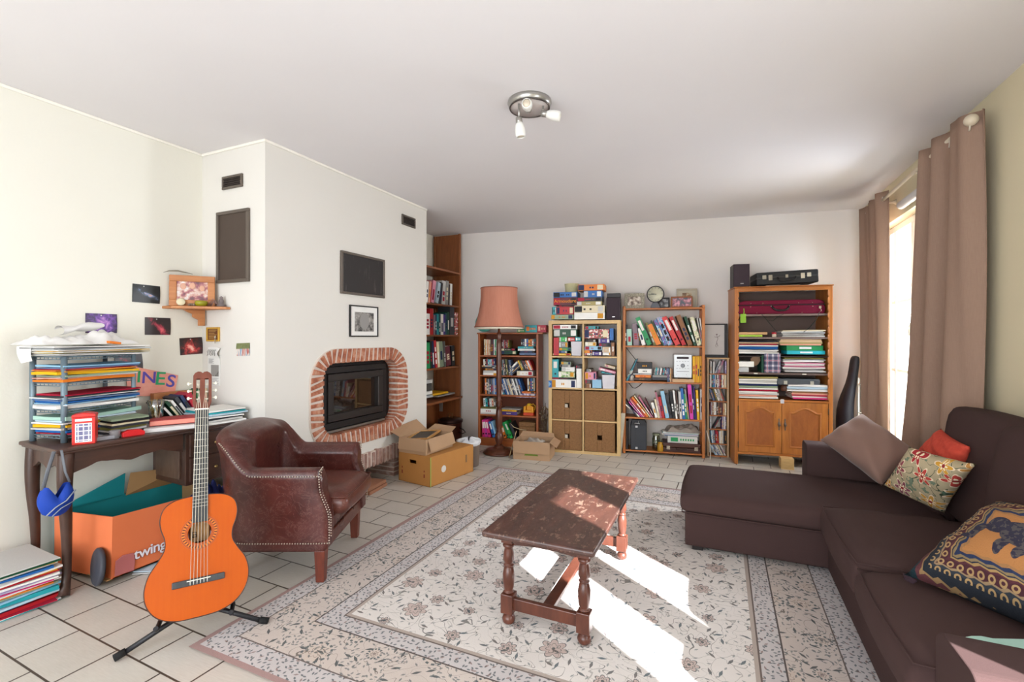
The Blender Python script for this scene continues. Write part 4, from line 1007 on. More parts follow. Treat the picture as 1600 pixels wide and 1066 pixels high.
# piles on the tiers of the desk rack
RXc, RYc = -3.225, 1.435
for tier, (z, h, cols, hs_) in enumerate([
    (.042, .095, 'crimson blue light_grey yellow white pale_blue mint'.split(), [1, 2, 1.5, 2.4, 1, 1.2, 3]),
    (.172, .078, 'white silver light_blue blue slate_blue white charcoal crimson'.split(), [3, 1, 1, 2, 2, 1, 1.4, 1.6]),
    (.312, .088, 'orange salmon white sage yellow ochre orange crimson slate_blue light_blue'.split(), [3, 1, 1, 2, 3, 1, 1, 1, 2, 2]),
    (.449, .05, 'white light_grey khaki white yellow white silver charcoal white'.split(), [1, 1.2, 1, 1, .8, 1, 1.4, .8, 1.6])]):
    pile(cols, f"on the {['lowest', 'second', 'third', 'top'][tier]} tier of the desk rack", 'papers filed on the desk rack', (RXc+.005, RYc+(.0 if tier < 3 else -.0), DT+z), 102, (.40 if tier < 3 else .50), (.22 if tier < 3 else .27), h, seed=5+tier, heights=hs_, wave=.009, jit=.012)
def crumple(seed, sx, sy, sz, n=22):
    rnd = random.Random(seed); ph_ = [rnd.uniform(0, 6) for _ in range(6)]; mb = M()
    def f(u, v):
        s, t = 2*u-1, 2*v-1; e = max(0, (1-s**4)*(1-t**4))**.5
        h = sz*e*(.55+.3*math.sin(3*s+ph_[0])*math.cos(2.4*t+ph_[1])+.16*math.sin(8*s+5*t+ph_[2])+.1*math.sin(13*t-6*s+ph_[3]))
        return (sx*s*(1+.05*math.sin(4*t+ph_[4])), sy*t*(1+.06*math.sin(5*s+ph_[5])), max(.001, h))
    mb.grid(f, n, n); mb.box((-sx*.9, -sy*.9, 0), (sx*.9, sy*.9, .002)); return mb
PAPER = fabric('#dddbd9', .8, 200, .03, .1, 20)
def crum(name, label, cat, loc, rz, *a): return tag(obj(name, crumple(*a), PAPER, loc=loc, rot=(0, 0, R_(rz))), label, cat)
crum('crumpled_paper', 'big crumpled white paper on the left end of the rack pile', 'paper', (-3.16, 1.27, DT+.506), 100, 3, .12, .12, .06)
crum('crumpled_paper', 'rumpled white paper at the middle of the rack pile', 'paper', (-3.24, 1.47, DT+.506), 105, 9, .15, .13, .085)
tag(obj('paper_roll', M().grid(lambda u, v: ((v-.5)*.20, (.03+.012*u)*math.cos(5*u), (.012+.012*u)*math.sin(5*u)+.03+.006*math.sin(9*v+5*u)), 30, 12), PAPER, loc=(-3.22, 1.40, DT+.57), rot=(0, R_(-9), R_(100))), 'loose roll of white paper lying highest on the rack pile', 'paper')
tag(obj('orange_sticky_note', M().box((-.03, -.02, 0), (.03, .02, .012)), plain(PAL['orange'], .7), loc=(-3.10, 1.49, DT+.508), rot=(0, R_(8), R_(100))), 'bright orange notes pad on the front of the rack pile', 'notepad')
tag(obj('hanging_sheet', M().grid(lambda u, v: (.008*math.sin(3*v), (u-.5)*.10*(1-.3*v), -v*.09), 6, 8), PAPER, loc=(-3.26, 1.185, DT+.505), rot=(R_(10), 0, R_(-75))), 'pale sheet hanging down over the left end of the rack', 'paper')
# red telephone-box tin
tb_ = thing('telephone_box_tin', 'red and white tin shaped like a telephone box at the front of the desk', 'tin', (-2.985, 1.315, DT), 57)
RD = plain('#c9241c', .3); WHT = plain('#e8e4e2', .5)
obj('body', M().box((-.045, -.035, 0), (.045, .035, .138)), RD, tb_, bevel=.003)
obj('lid', M().prism([(-.048, .138), (.048, .138), (.044, .152), (.0, .160), (-.044, .152)], -.038, .038, 'y'), RD, tb_, bevel=.003)
wn = M()
TWN = NT('tin_window_print'); _b = TWN.n('ShaderNodeTexBrick'); _b.offset = 0; TWN.l(TWN.coord(rot=(R_(90), 0, 0)), _b.inputs['Vector'])
for k_, x_ in (('Scale', 1), ('Mortar Size', .0022), ('Brick Width', .02), ('Row Height', .023)): _b.inputs[k_].default_value = x_
_b.inputs['Color1'].default_value = lin('#8b8fa8'); _b.inputs['Color2'].default_value = lin('#5f5a86'); _b.inputs['Mortar'].default_value = lin('#e6e0e2'); TWN.fin(_b.outputs[0], .4)
for f_ in range(2):
    T_ = Matrix.Rotation(R_(-90*f_), 4, 'Z') if f_ else Matrix(); dd_ = -.0362 if not f_ else -.0462; hw = .032 if not f_ else .022
    wn.box((-hw, dd_-.0008, .012), (hw, dd_+.001, .108), T=T_); wn.box((-hw, dd_-.0008, .118), (hw, dd_+.001, .130), T=T_)
    gz = M().box((-hw+.004, dd_-.0016, .016), (hw-.004, dd_, .104), T=T_); obj('front_window' if not f_ else 'side_window', gz, TWN.m if not f_ else plain('#cfc3cc', .5), tb_)
obj('white_panels', wn, WHT, tb_)
# desk small things
tag(obj('tape_dispenser', M().prism([(-.05, 0), (.05, 0), (.052, .02), (.03, .034), (-.02, .036), (-.05, .025)], -.016, .016, 'y'), plain('#cc1e22', .35), bevel=.004, loc=(-2.965, 1.52, DT), rot=(0, 0, R_(80))), 'small shiny red holder on the desk edge right of the clear cup', 'holder')
tag(obj('clear_cup', M().lathe([(.020, 0), (.026, .04), (.0275, .042), (.025, .042), (.019, .004), (0, .004)], seg=20), plain('#a9a6a8', .15, .2), loc=(-2.985, 1.445, DT)), 'small clear plastic cup on the desk between the red tin and red holder', 'cup')
tag(obj('plastic_tray', M().box((-.05, -.03, 0), (.05, .03, .02)), plain('#9a9aa0', .25, .1), bevel=.004, loc=(-3.0, 1.39, DT), rot=(0, 0, R_(82))), 'flat grey plastic tray behind the telephone box tin', 'tray')
pile('white charcoal light_grey olive charcoal cream black sage'.split(), 'in the low pile right of the red tin', 'books and papers at the right of the rack', (-3.07, 1.53, DT), 95, .19, .13, .10, kinds=['book']*8, seed=19, jit=.01)
jr = thing('glass_vase', 'tall clear glass vase with dry stems at the right post of the rack', 'vase', (-3.12, 1.72, DT), 0)
obj('glass_body', M().lathe([(.034, 0), (.040, .01), (.036, .06), (.038, .12), (.044, .165), (.041, .165), (.035, .12), (.033, .06), (.034, .012), (.0, .012)], seg=24), glass('vase_glass', (.86, .88, .86, 1), .22), jr)
stm = M()
for k in range(7): a = k*.9; stm.tube([(.01*math.cos(a), .01*math.sin(a), .014), (.02*math.cos(a+.4), .02*math.sin(a+.4), .09), (.034*math.cos(a+.7), .034*math.sin(a+.7), .158+.006*(k % 3))], .0018, 5)
obj('stems', stm, plain('#a98b3c', .7), jr)
tag(obj('glass_bottle', M().lathe([(.028, 0), (.034, .01), (.034, .10), (.018, .125), (.016, .15), (.014, .15), (.016, .12), (.030, .10), (.030, .012), (0, .012)], seg=20), glass('vase_glass'), loc=(-3.21, 1.78, DT)), 'clear glass bottle standing behind the vase of stems', 'bottle')
tag(obj('spiral_notebook', M().box((-.15, -.105, 0), (.15, .105, .022)).tube([(-.148+.0*k, -.105, .024) for k in range(2)]+[(.148, -.105, .024)], .004, 6), plain('#d3d0cf', .6), bevel=.002, loc=(-3.01, 1.765, DT), rot=(0, 0, R_(63))), 'white spiral notebook lying under the red book on the desk', 'notebook')
bk_ = tag(obj('book', M().box((-.12, -.075, 0), (.12, .075, .032)), plain('#a33233', .5), bevel=.003, loc=(-3.03, 1.775, DT+.026), rot=(0, 0, R_(60))), 'thick red hardback lying on the spiral notebook', 'book')
obj('page_block', M().box((-.117, -.077, .004), (.115, -.07, .028)), plain('#d98a7a', .8), bk_)
# leaning books at the desk back
def upbook(name, label, loc, rz, th, d, h, lean, c, acc=None):
    rnd = random.Random(label); mb = M().box((0, 0, 0), (th, d, h))
    if acc: mb.box((th*.15, -.0006, h*.2), (th*.85, .0005, h*.75), 1)
    o = obj(name, mb, [plain(PAL[c], .5), plain(PAL[acc or 'white'], .6)], bevel=.0015, loc=loc, rot=(0, R_(lean), R_(rz)))
    return tag(o, label, 'book')
for i, (y, c, a_, h, th, ln_, lb_) in enumerate([(1.86, 'black', 'white', .17, .018, -38, 'black book leaning lowest at the left of the desk back row'), (1.895, 'dark_green', 'cream', .17, .018, -36, 'dark green book leaning in the desk back row beside the black one'),
      (1.925, 'white', 'charcoal', .17, .014, -35, 'white book leaning in the desk back row between two dark ones'), (1.95, 'charcoal', 'light_grey', .185, .022, -33, 'charcoal book leaning in the desk back row left of the navy one'), (1.98, 'navy', 'black', .19, .02, -31, 'navy book leaning in the desk back row'),
      (2.01, 'crimson', 'red', .19, .035, -28, 'thick crimson book leaning behind the guitar headstock')]):
    upbook('book', lb_, (-3.16, y, DT), 90, th, .13, h, ln_, c, a_)
tag(obj('wooden_tray', M().box((-.12, -.02, 0), (.12, .02, .18)), SHW, bevel=.003, loc=(-3.36, 1.95, DT), rot=(0, 0, R_(90))), 'flat orange wooden board upright against the wall behind the desk books', 'board')
upbook('book', 'black and white patterned book upright at the inner corner of the desk', (-3.29, 2.10, DT), 90, .02, .14, .185, 0, 'black', 'white')
upbook('book', 'green topped thin book upright beside the black patterned book on the desk', (-3.29, 2.075, DT), 90, .018, .14, .18, 0, 'green', 'white')
upbook('book', 'thin tan book upright nearest the chimney side on the desk', (-3.29, 2.125, DT), 90, .016, .14, .187, 0, 'beige', 'salmon')
pile('white light_grey charcoal white pale_blue teal white'.split(), 'in the right desk pile', 'papers at the right end of the desk', (-3.02, 2.02, DT), 84, .25, .28, .085, seed=23, wave=.006, jit=.015)

# blue bag hanging from the desk
bg_ = thing('blue_bag', 'small royal blue bag hanging by a grey strap from the desk corner', 'bag', (-2.90, 1.165, .43), 0)
obj('pouch', M().grid(lambda u, v: ((.018+.022*math.sin(math.pi*v))*math.cos(2*math.pi*u), .068*(.75+.25*math.sin(math.pi*v))*math.sin(2*math.pi*u), .02*math.sin(2*math.pi*u)**2*(1-v)+v*(.085+.06*min(1, 1.5*abs(math.sin(2*math.pi*u))))), 28, 10, wu=True), fabric('#2343a0', .6, 300, .1, .3, 12), bg_)
obj('grey_band', M().tube([(.040, -.05, .02), (.046, -.02, .05), (.046, .02, .07), (.038, .058, .11)], .006, 6, flat=.4).tube([(.040, -.03, .01), (.046, .0, .04), (.044, .05, .06)], .005, 6, flat=.4), fabric('#8d93a0', .8), bg_)
obj('strap', M().tube([(.005, -.05, .135), (.012, -.035, .22), (.02, -.015, .31)], .008, 6, flat=.3).tube([(.005, .05, .145), (.012, .03, .2), (.02, .012, .31)], .008, 6, flat=.3), fabric('#6b6e74', .8), bg_)

# paper stack on the floor at the left edge
fs_cols = 'cyan white crimson red navy pale_blue teal light_blue sage orange white hot_pink white lilac white red ochre white blue white yellow dark_green light_grey'.split()
fs_h = [1, .6, .6, 2.4, 1.2, 1.6, 2.6, 1.4, 1, .8, 1, .6, 1.2, .8, 1.6, 1, .8, 1.2, 1.2, 1, 1, 1.3, .8]
ORD += ['%dth from the top' % k for k in range(19, 26)]
pile(fs_cols, 'in the tall floor stack by the desk leg', 'paper stack on the floor by the desk', (-3.105, 1.085, 0), -3, .34, .245, .215, seed=41, jit=.009, heights=fs_h, kinds=['folder' if c not in ('white', 'light_grey', 'lilac') else 'paper_sheaf' for c in fs_cols], wave=.003)

# orange cardboard car box
OR = plain('#e0784a', .75, 0, .05, 6); CARD = plain('#a98458', .85, 0, .08, 9); TEAL = plain('#12888f', .7)
tw = thing('orange_toy_car_box', 'open orange cardboard box shaped like a car under the desk', 'box', (-2.875, 1.375, .028), 0); tw.rotation_euler = (0, 0, R_(0))
obj('front_face', M().add([(0, 0, 0), (.0, .62, 0), (.0, .62, .30), (.012, .0, .325), (-.006, 0, 0), (-.006, .62, 0), (-.006, .62, .30), (.006, .0, .325)], [(0, 1, 2, 3), (7, 6, 5, 4), (0, 3, 7, 4), (3, 2, 6, 7)]), OR, tw)
obj('end_face', M().add([(0, 0, 0), (-.44, -.05, .0), (-.44, -.05, .31), (.012, 0, .325), (0, .006, 0), (-.44, -.044, 0), (-.44, -.044, .31), (.012, .006, .325)], [(0, 3, 2, 1), (4, 5, 6, 7), (3, 7, 6, 2), (0, 4, 7, 3)]), OR, tw)
obj('back_face', M().box((-.446, -.05, 0), (-.44, .62, .30)), TEAL, tw)
obj('far_face', M().box((-.44, .614, 0), (0, .62, .30)), CARD, tw)
obj('base', M().box((-.44, -.02, 0), (0, .62, .006)), CARD, tw)
obj('teal_flap', M().add([(-.435, -.045, .30), (-.435, .27, .30), (-.42, .27, .43), (-.43, -.04, .315), (-.427, -.045, .30), (-.427, .27, .30), (-.412, .27, .43), (-.422, -.04, .315)], [(0, 1, 2, 3), (7, 6, 5, 4), (0, 4, 5, 1), (1, 5, 6, 2), (2, 6, 7, 3)]), TEAL, tw)
obj('cardboard_flap', M().add([(-.43, .28, .29), (-.43, .60, .29), (-.36, .58, .40), (-.40, .29, .43)], [(0, 1, 2, 3), (3, 2, 1, 0)]), CARD, tw)
obj('fold_line', M().box((.0065, .43, .0), (.009, .434, .305)).box((.0, .035, .0), (.0015, .038, .32)), plain('#b85f3a', .8), tw)
lettering('twingo', .078, plain('#e9e4ec', .6), tw, (.0085, .20, .085), (R_(90), 0, R_(90)), name='lettering', spacing=.93, sx=1.0)
lettering('twingo', .078, plain('#5b3a4d', .7), tw, (.006, .202, .082), (R_(90), 0, R_(90)), name='lettering_shadow', spacing=.93, sx=1.03)
tl = plain('#b86c6c', .35); obj('tail_lamp', M().prism([(.012, .012), (.10, .006), (.105, .06), (.10, .10), (.05, .108), (.016, .09)], .003, .010, 'x'), tl, tw, bevel=.003)
wh = M().lathe([(.0, -.012), (.085, -.012), (.092, -.006), (.092, .006), (.085, .012), (.0, .012)], seg=32, T=Matrix.Translation((-.045, -.035, .075)) @ Matrix.Rotation(R_(-13), 4, 'Z') @ Matrix.Rotation(R_(84), 4, 'X'))
obj('wheel', wh, plain('#41434c', .6), tw)
pile('white light_grey white pale_blue'.split(), 'under the orange cardboard box', 'loose papers under the orange box', (-2.84, 1.62, 0), 30, .24, .17, .02, seed=77, jit=.02)
bx = thing('cardboard_box', 'brown cardboard box behind the guitar and armchair legs', 'box', (-2.69, 1.74, 0), 20)
obj('walls', M().box((-.11, -.12, 0), (-.105, .12, .26)).box((.105, -.12, 0), (.11, .12, .26)).box((-.105, -.12, 0), (.105, -.115, .26)).box((-.105, .115, 0), (.105, .12, .26)).box((-.105, -.115, 0), (.105, .115, .006)).box((-.105, -.115, .25), (.105, .115, .259)), CARD, bx)
lettering('R', .09, plain('#1d1a1a', .7), bx, (.06, -.1215, .14), (R_(90), 0, 0), name='printed_letter')
tag(obj('dark_bag', crumple(52, .11, .14, .24), fabric('#1d2350', .7, 200, .25, .4, 12), loc=(-2.71, 1.76, .232)), 'dark blue and purple bag lumped between the desk and the armchair', 'bag')
ROWS = [
 ('AL', 'second shelf of the alcove bookcase', 0.2, [
  ('U',0.388,1.668,0.039,0.238,0.093,'white','book'),('U',0.43,1.668,0.036,0.245,0.123,'salmon','book'),
  ('U',0.446,1.668,0.015,0.232,0.117,'red','book'),('U',0.51,1.668,0.06,0.261,0.193,'pink','book'),
  ('U',0.601,1.668,0.057,0.248,0.249,'pale_blue','book'),('U',0.667,1.668,0.051,0.254,0.154,'charcoal','book'),
  ('U',0.751,1.668,0.077,0.278,0.061,'light_grey','book'),('U',0.816,1.668,0.058,0.287,0.063,'grey','book'),
  ('U',0.851,1.668,0.029,0.253,0.051,'dark_brown','book'),('U',0.905,1.668,0.047,0.262,0.042,'white','book'),]),
 ('AL', 'third shelf of the alcove bookcase', 0.2, [
  ('U',0.347,1.308,0.08,0.236,0.0,'white','book'),('U',0.432,1.308,0.065,0.298,0.0,'red','book'),('U',0.536,1.308,0.031,0.227,0.018,'mauve','book'),
  ('U',0.54,1.308,0.029,0.229,0.0,'navy','book'),('U',0.572,1.308,0.039,0.241,0.0,'teal','book'),('U',0.613,1.308,0.039,0.241,0.0,'dark_teal','book'),
  ('U',0.658,1.308,0.053,0.243,0.0,'white','book'),('U',0.753,1.308,0.036,0.239,0.017,'purple','book'),
  ('U',0.755,1.308,0.044,0.259,0.0,'dark_teal','book'),('U',0.803,1.308,0.042,0.275,0.0,'dark_green','book'),
  ('U',0.856,1.308,0.104,0.345,0.0,'charcoal','book'),('U',0.973,1.308,0.072,0.277,0.0,'red_patterned','book'),]),
 ('AL', 'fourth shelf of the alcove bookcase', 0.2, [
  ('U',0.353,0.925,0.084,0.293,-0.038,'green','book'),('U',0.443,0.925,0.04,0.312,-0.051,'black','book'),
  ('U',0.49,0.925,0.038,0.309,-0.078,'navy','book'),('U',0.544,0.925,0.046,0.317,-0.12,'red','book'),
  ('U',0.597,0.925,0.042,0.299,-0.097,'cream','book'),('U',0.645,0.925,0.081,0.299,-0.121,'sage','book'),
  ('U',0.735,0.925,0.039,0.304,-0.089,'dark_grey','book'),('U',0.786,0.925,0.104,0.239,-0.173,'maroon','book'),
  ('U',0.907,0.925,0.073,0.247,-0.077,'black','book'),]),
 ('AL', 'low shelf of the alcove bookcase', 0.26, [
  ('F',0.342,0.501,0.597,0.625,'silver','magazine'),('F',0.597,0.983,0.58,0.596,'grey','magazine'),('F',0.49,0.81,0.608,0.629,'yellow','magazine'),
  ('F',0.333,0.478,0.634,0.672,'white','paper_sheaf'),('F',0.346,0.473,0.673,0.755,'dark_grey','paper_sheaf'),
  ('F',0.346,0.478,0.759,0.802,'light_grey','paper_sheaf'),]),
 ('DV', 'top shelf of the DVD bookcase', 0.15, [
  ('U',0.073,1.067,0.012,0.188,0.0,'cream','dvd_case'),('U',0.086,1.067,0.012,0.185,0.0,'beige','dvd_case'),
  ('U',0.099,1.067,0.012,0.182,0.0,'cream','dvd_case'),('U',0.112,1.067,0.012,0.187,0.0,'salmon','dvd_case'),
  ('U',0.125,1.067,0.012,0.184,0.0,'beige','dvd_case'),('U',0.138,1.067,0.012,0.181,0.0,'cream','dvd_case'),
  ('U',0.153,1.067,0.013,0.188,0.0,'dark_brown','dvd_case'),('U',0.167,1.067,0.013,0.185,0.0,'maroon','dvd_case'),
  ('U',0.181,1.067,0.013,0.182,0.0,'charcoal','dvd_case'),('U',0.195,1.067,0.013,0.187,0.0,'white','dvd_case'),
  ('U',0.209,1.067,0.012,0.184,0.0,'green','dvd_case'),('U',0.222,1.067,0.013,0.181,0.0,'grey','dvd_case'),
  ('F',0.277,0.469,1.08,1.119,'dark_green','dvd_box'),('F',0.281,0.457,1.121,1.148,'black','dvd_box'),
  ('U',0.297,1.15,0.013,0.1,0.0,'maroon','dvd_case'),('U',0.311,1.15,0.013,0.097,0.0,'grey','dvd_case'),
  ('U',0.325,1.15,0.013,0.093,0.0,'red','dvd_case'),('U',0.339,1.15,0.013,0.099,0.0,'charcoal','dvd_case'),
  ('U',0.353,1.15,0.013,0.096,0.0,'crimson','dvd_case'),('U',0.367,1.15,0.013,0.093,0.0,'olive','dvd_case'),
  ('F',0.508,0.7,1.073,1.098,'slate_blue','book'),('F',0.516,0.657,1.1,1.121,'navy','book'),('F',0.489,0.692,1.122,1.145,'white','book'),
  ('F',0.489,0.673,1.147,1.173,'teal','book'),('U',0.526,1.174,0.021,0.083,0.0,'black','dvd_case'),
  ('U',0.548,1.175,0.021,0.079,0.0,'navy','dvd_case'),('U',0.57,1.175,0.02,0.084,0.0,'white','dvd_case'),
  ('U',0.591,1.175,0.021,0.081,0.0,'blue','dvd_case'),('U',0.613,1.175,0.021,0.078,0.0,'ochre','dvd_case'),
  ('U',0.635,1.175,0.021,0.083,0.0,'orange','dvd_case'),('U',0.657,1.175,0.02,0.08,0.0,'grey','dvd_case'),
  ('U',0.678,1.175,0.021,0.086,0.0,'dark_teal','dvd_case'),]),
 ('DV', 'second shelf of the DVD bookcase', 0.15, [
  ('F',0.064,0.236,0.827,0.86,'white','dvd_box'),('F',0.064,0.236,0.861,0.885,'light_grey','dvd_box'),('F',0.089,0.232,0.887,0.911,'brown','dvd_box'),
  ('F',0.048,0.22,0.912,0.928,'black','dvd_box'),('F',0.046,0.212,0.93,0.945,'silver','dvd_box'),
  ('U',0.068,0.946,0.018,0.072,-0.055,'white','dvd_case'),('U',0.087,0.946,0.017,0.069,-0.072,'black','dvd_case'),
  ('U',0.105,0.946,0.017,0.075,-0.067,'red','dvd_case'),('U',0.123,0.947,0.017,0.071,-0.07,'teal','dvd_case'),
  ('U',0.141,0.947,0.017,0.068,-0.073,'light_blue','dvd_case'),('U',0.159,0.947,0.017,0.074,-0.067,'silver','dvd_case'),
  ('U',0.177,0.947,0.017,0.071,-0.07,'crimson','dvd_case'),('U',0.195,0.948,0.017,0.076,-0.053,'navy','dvd_case'),
  ('U',0.293,0.833,0.015,0.178,-0.045,'dark_teal','dvd_case'),('U',0.311,0.833,0.015,0.182,-0.055,'silver','dvd_case'),
  ('U',0.328,0.833,0.017,0.187,-0.08,'charcoal','dvd_case'),('U',0.357,0.833,0.017,0.19,-0.127,'olive','dvd_case'),
  ('U',0.376,0.833,0.019,0.188,-0.144,'black','dvd_case'),('U',0.405,0.833,0.018,0.182,-0.177,'slate_blue','dvd_case'),
  ('U',0.339,0.833,0.021,0.211,0.779,'white','dvd_case'),('U',0.365,0.833,0.016,0.204,0.81,'navy','dvd_case'),
  ('U',0.389,0.833,0.014,0.19,0.838,'grey','dvd_case'),('U',0.413,0.833,0.013,0.166,0.832,'charcoal','dvd_case'),
  ('F',0.477,0.665,0.834,0.887,'white','dvd_box'),('U',0.532,0.894,0.016,0.12,-0.419,'yellow','dvd_case'),
  ('U',0.55,0.894,0.016,0.119,-0.426,'olive','dvd_case'),('U',0.568,0.894,0.017,0.123,-0.402,'black','dvd_case'),
  ('U',0.587,0.895,0.016,0.12,-0.422,'maroon','dvd_case'),('U',0.605,0.895,0.016,0.118,-0.429,'charcoal','dvd_case'),
  ('U',0.623,0.895,0.016,0.122,-0.412,'orange','dvd_case'),('U',0.641,0.896,0.016,0.119,-0.426,'white','dvd_case'),
  ('U',0.659,0.896,0.016,0.124,-0.406,'red','dvd_case'),]),
 ('DV', 'third shelf of the DVD bookcase', 0.15, [
  ('U',0.075,0.606,0.016,0.18,-0.039,'black','dvd_case'),('U',0.092,0.606,0.016,0.186,-0.038,'orange','dvd_case'),
  ('U',0.109,0.606,0.016,0.183,-0.038,'charcoal','dvd_case'),('U',0.126,0.606,0.016,0.18,-0.039,'grey','dvd_case'),
  ('U',0.143,0.606,0.016,0.186,-0.038,'navy','dvd_case'),('U',0.16,0.606,0.016,0.183,-0.038,'dark_grey','dvd_case'),
  ('U',0.177,0.606,0.016,0.181,-0.039,'slate_blue','dvd_case'),('U',0.194,0.606,0.016,0.187,-0.037,'silver','dvd_case'),
  ('U',0.211,0.606,0.016,0.184,-0.038,'blue','dvd_case'),('U',0.293,0.606,0.016,0.189,-0.333,'white','dvd_case'),
  ('U',0.311,0.606,0.017,0.195,-0.323,'teal','dvd_case'),('U',0.33,0.606,0.016,0.192,-0.328,'navy','dvd_case'),
  ('U',0.348,0.606,0.016,0.189,-0.328,'blue','dvd_case'),('U',0.366,0.606,0.017,0.195,-0.319,'white','dvd_case'),
  ('U',0.385,0.606,0.016,0.193,-0.327,'slate_blue','dvd_case'),('U',0.403,0.606,0.016,0.19,-0.327,'silver','dvd_case'),
  ('U',0.421,0.606,0.016,0.196,-0.317,'cream','dvd_case'),('U',0.439,0.606,0.017,0.193,-0.317,'navy','dvd_case'),
  ('U',0.458,0.606,0.016,0.199,-0.312,'grey','dvd_case'),('U',0.476,0.606,0.016,0.196,-0.317,'white','dvd_case'),
  ('U',0.494,0.606,0.016,0.193,-0.322,'charcoal','dvd_case'),('U',0.512,0.606,0.016,0.199,-0.306,'silver','dvd_case'),
  ('U',0.53,0.606,0.016,0.196,-0.31,'navy','dvd_case'),('U',0.548,0.606,0.016,0.194,-0.315,'blue','dvd_case'),
  ('U',0.605,0.659,0.017,0.141,-0.035,'white','dvd_case'),('U',0.623,0.66,0.016,0.146,-0.034,'black','dvd_case'),
  ('U',0.64,0.66,0.017,0.144,-0.028,'blue','dvd_case'),('U',0.658,0.661,0.017,0.149,-0.027,'dark_teal','dvd_case'),
  ('U',0.676,0.662,0.017,0.145,-0.028,'grey','dvd_case'),('F',0.471,0.694,0.58,0.628,'lilac_patterned','dvd_box'),
  ('F',0.48,0.694,0.63,0.652,'orange','dvd_box'),]),
 ('DV', 'fourth shelf of the DVD bookcase', 0.18, [
  ('F',0.016,0.222,0.355,0.381,'light_grey','book'),('F',0.016,0.226,0.383,0.432,'white','book'),('F',0.034,0.218,0.434,0.452,'olive','book'),
  ('U',0.07,0.456,0.025,0.098,-0.092,'white','dvd_case'),('U',0.096,0.457,0.024,0.094,-0.095,'teal','dvd_case'),
  ('U',0.121,0.458,0.024,0.091,-0.099,'black','dvd_case'),('U',0.146,0.459,0.025,0.097,-0.082,'silver','dvd_case'),
  ('U',0.172,0.46,0.024,0.093,-0.096,'beige','dvd_case'),('U',0.197,0.461,0.024,0.09,-0.1,'dark_grey','dvd_case'),
  ('F',0.293,0.48,0.372,0.41,'purple','book'),('F',0.293,0.471,0.411,0.431,'yellow','book'),('F',0.293,0.515,0.432,0.448,'grey','book'),]),
 ('DV', 'bottom shelf of the DVD bookcase', 0.2, [
  ('U',0.052,0.095,0.031,0.202,-0.03,'hot_pink','ring_binder'),('U',0.086,0.095,0.036,0.205,-0.123,'magenta','ring_binder'),
  ('U',0.129,0.095,0.033,0.204,-0.222,'hot_pink','ring_binder'),('U',0.184,0.095,0.031,0.189,-0.307,'blue','ring_binder'),
  ('U',0.219,0.095,0.014,0.193,-0.338,'light_blue','ring_binder'),('U',0.319,0.095,0.032,0.138,-0.278,'orange','ring_binder'),
  ('U',0.367,0.095,0.023,0.195,-0.39,'green','ring_binder'),('U',0.398,0.095,0.031,0.203,-0.422,'bright_green','ring_binder'),
  ('U',0.446,0.095,0.03,0.186,-0.387,'charcoal','ring_binder'),]),
 ('KX', 'left pile of games on the cube shelf', 0.27, [
  ('F',0.025,0.278,1.478,1.53,'sage','board_game'),('F',0.037,0.084,1.532,1.619,'teal','board_game'),('F',0.087,0.278,1.533,1.618,'red','board_game'),
  ('F',0.113,0.282,1.62,1.633,'dark_brown','board_game'),('F',0.052,0.317,1.636,1.72,'maroon','board_game'),
  ('F',0.052,0.321,1.722,1.78,'blue','board_game'),]),
 ('KX', 'right pile of games on the cube shelf', 0.27, [
  ('F',0.287,0.616,1.475,1.548,'white','board_game'),('F',0.287,0.616,1.55,1.627,'cream','board_game'),
  ('F',0.312,0.587,1.629,1.673,'khaki','board_game'),('F',0.321,0.587,1.675,1.716,'charcoal','board_game'),
  ('F',0.389,0.587,1.716,1.788,'blue','board_game'),('F',0.325,0.612,1.791,1.858,'orange','board_game'),]),
 ('KX', 'upper left cube of the cube shelf', 0.25, [
  ('F',0.045,0.248,1.077,1.099,'yellow','board_game'),('F',0.113,0.205,1.102,1.128,'slate_blue','board_game'),
  ('F',0.117,0.256,1.13,1.162,'green','board_game'),('F',0.117,0.213,1.164,1.227,'grey','board_game'),
  ('F',0.117,0.205,1.229,1.282,'bright_green','board_game'),('F',0.056,0.317,1.284,1.366,'dark_green','board_game'),
  ('F',0.049,0.317,1.369,1.416,'white','board_game'),('U',0.056,1.077,0.058,0.198,0.0,'red','board_game'),]),
 ('KX', 'upper right cube of the cube shelf', 0.25, [
  ('F',0.402,0.477,1.081,1.103,'white','board_game'),('F',0.398,0.478,1.104,1.137,'orange','board_game'),
  ('F',0.483,0.583,1.081,1.122,'purple','board_game'),('F',0.596,0.68,1.083,1.113,'white','board_game'),
  ('F',0.402,0.587,1.139,1.181,'light_blue','board_game'),('F',0.591,0.679,1.115,1.174,'beige','board_game'),
  ('F',0.406,0.525,1.183,1.226,'cream','board_game'),('F',0.411,0.52,1.227,1.254,'dark_brown','board_game'),
  ('F',0.554,0.68,1.175,1.214,'charcoal','board_game'),('F',0.55,0.67,1.216,1.263,'purple','board_game'),
  ('F',0.398,0.662,1.267,1.367,'red_patterned','board_game'),('F',0.406,0.546,1.369,1.399,'teal','board_game'),
  ('U',0.688,1.077,0.032,0.144,0.0,'brown','book'),('U',0.67,1.245,0.04,0.13,0.0,'blue','board_game'),]),
 ('KX', 'lower left cube of the cube shelf', 0.25, [
  ('F',0.034,0.307,0.714,0.81,'white','board_game'),('F',0.041,0.303,0.812,0.83,'black','board_game'),
  ('F',0.111,0.288,0.833,0.898,'flowered','board_game'),('F',0.145,0.288,0.9,0.947,'white','board_game'),
  ('F',0.127,0.245,0.948,0.973,'grey','board_game'),('F',0.138,0.245,0.975,1.007,'sage','board_game'),
  ('U',0.039,0.83,0.07,0.201,0.0,'teal','ring_binder'),('U',0.31,0.72,0.056,0.213,0.0,'white','storage_box'),
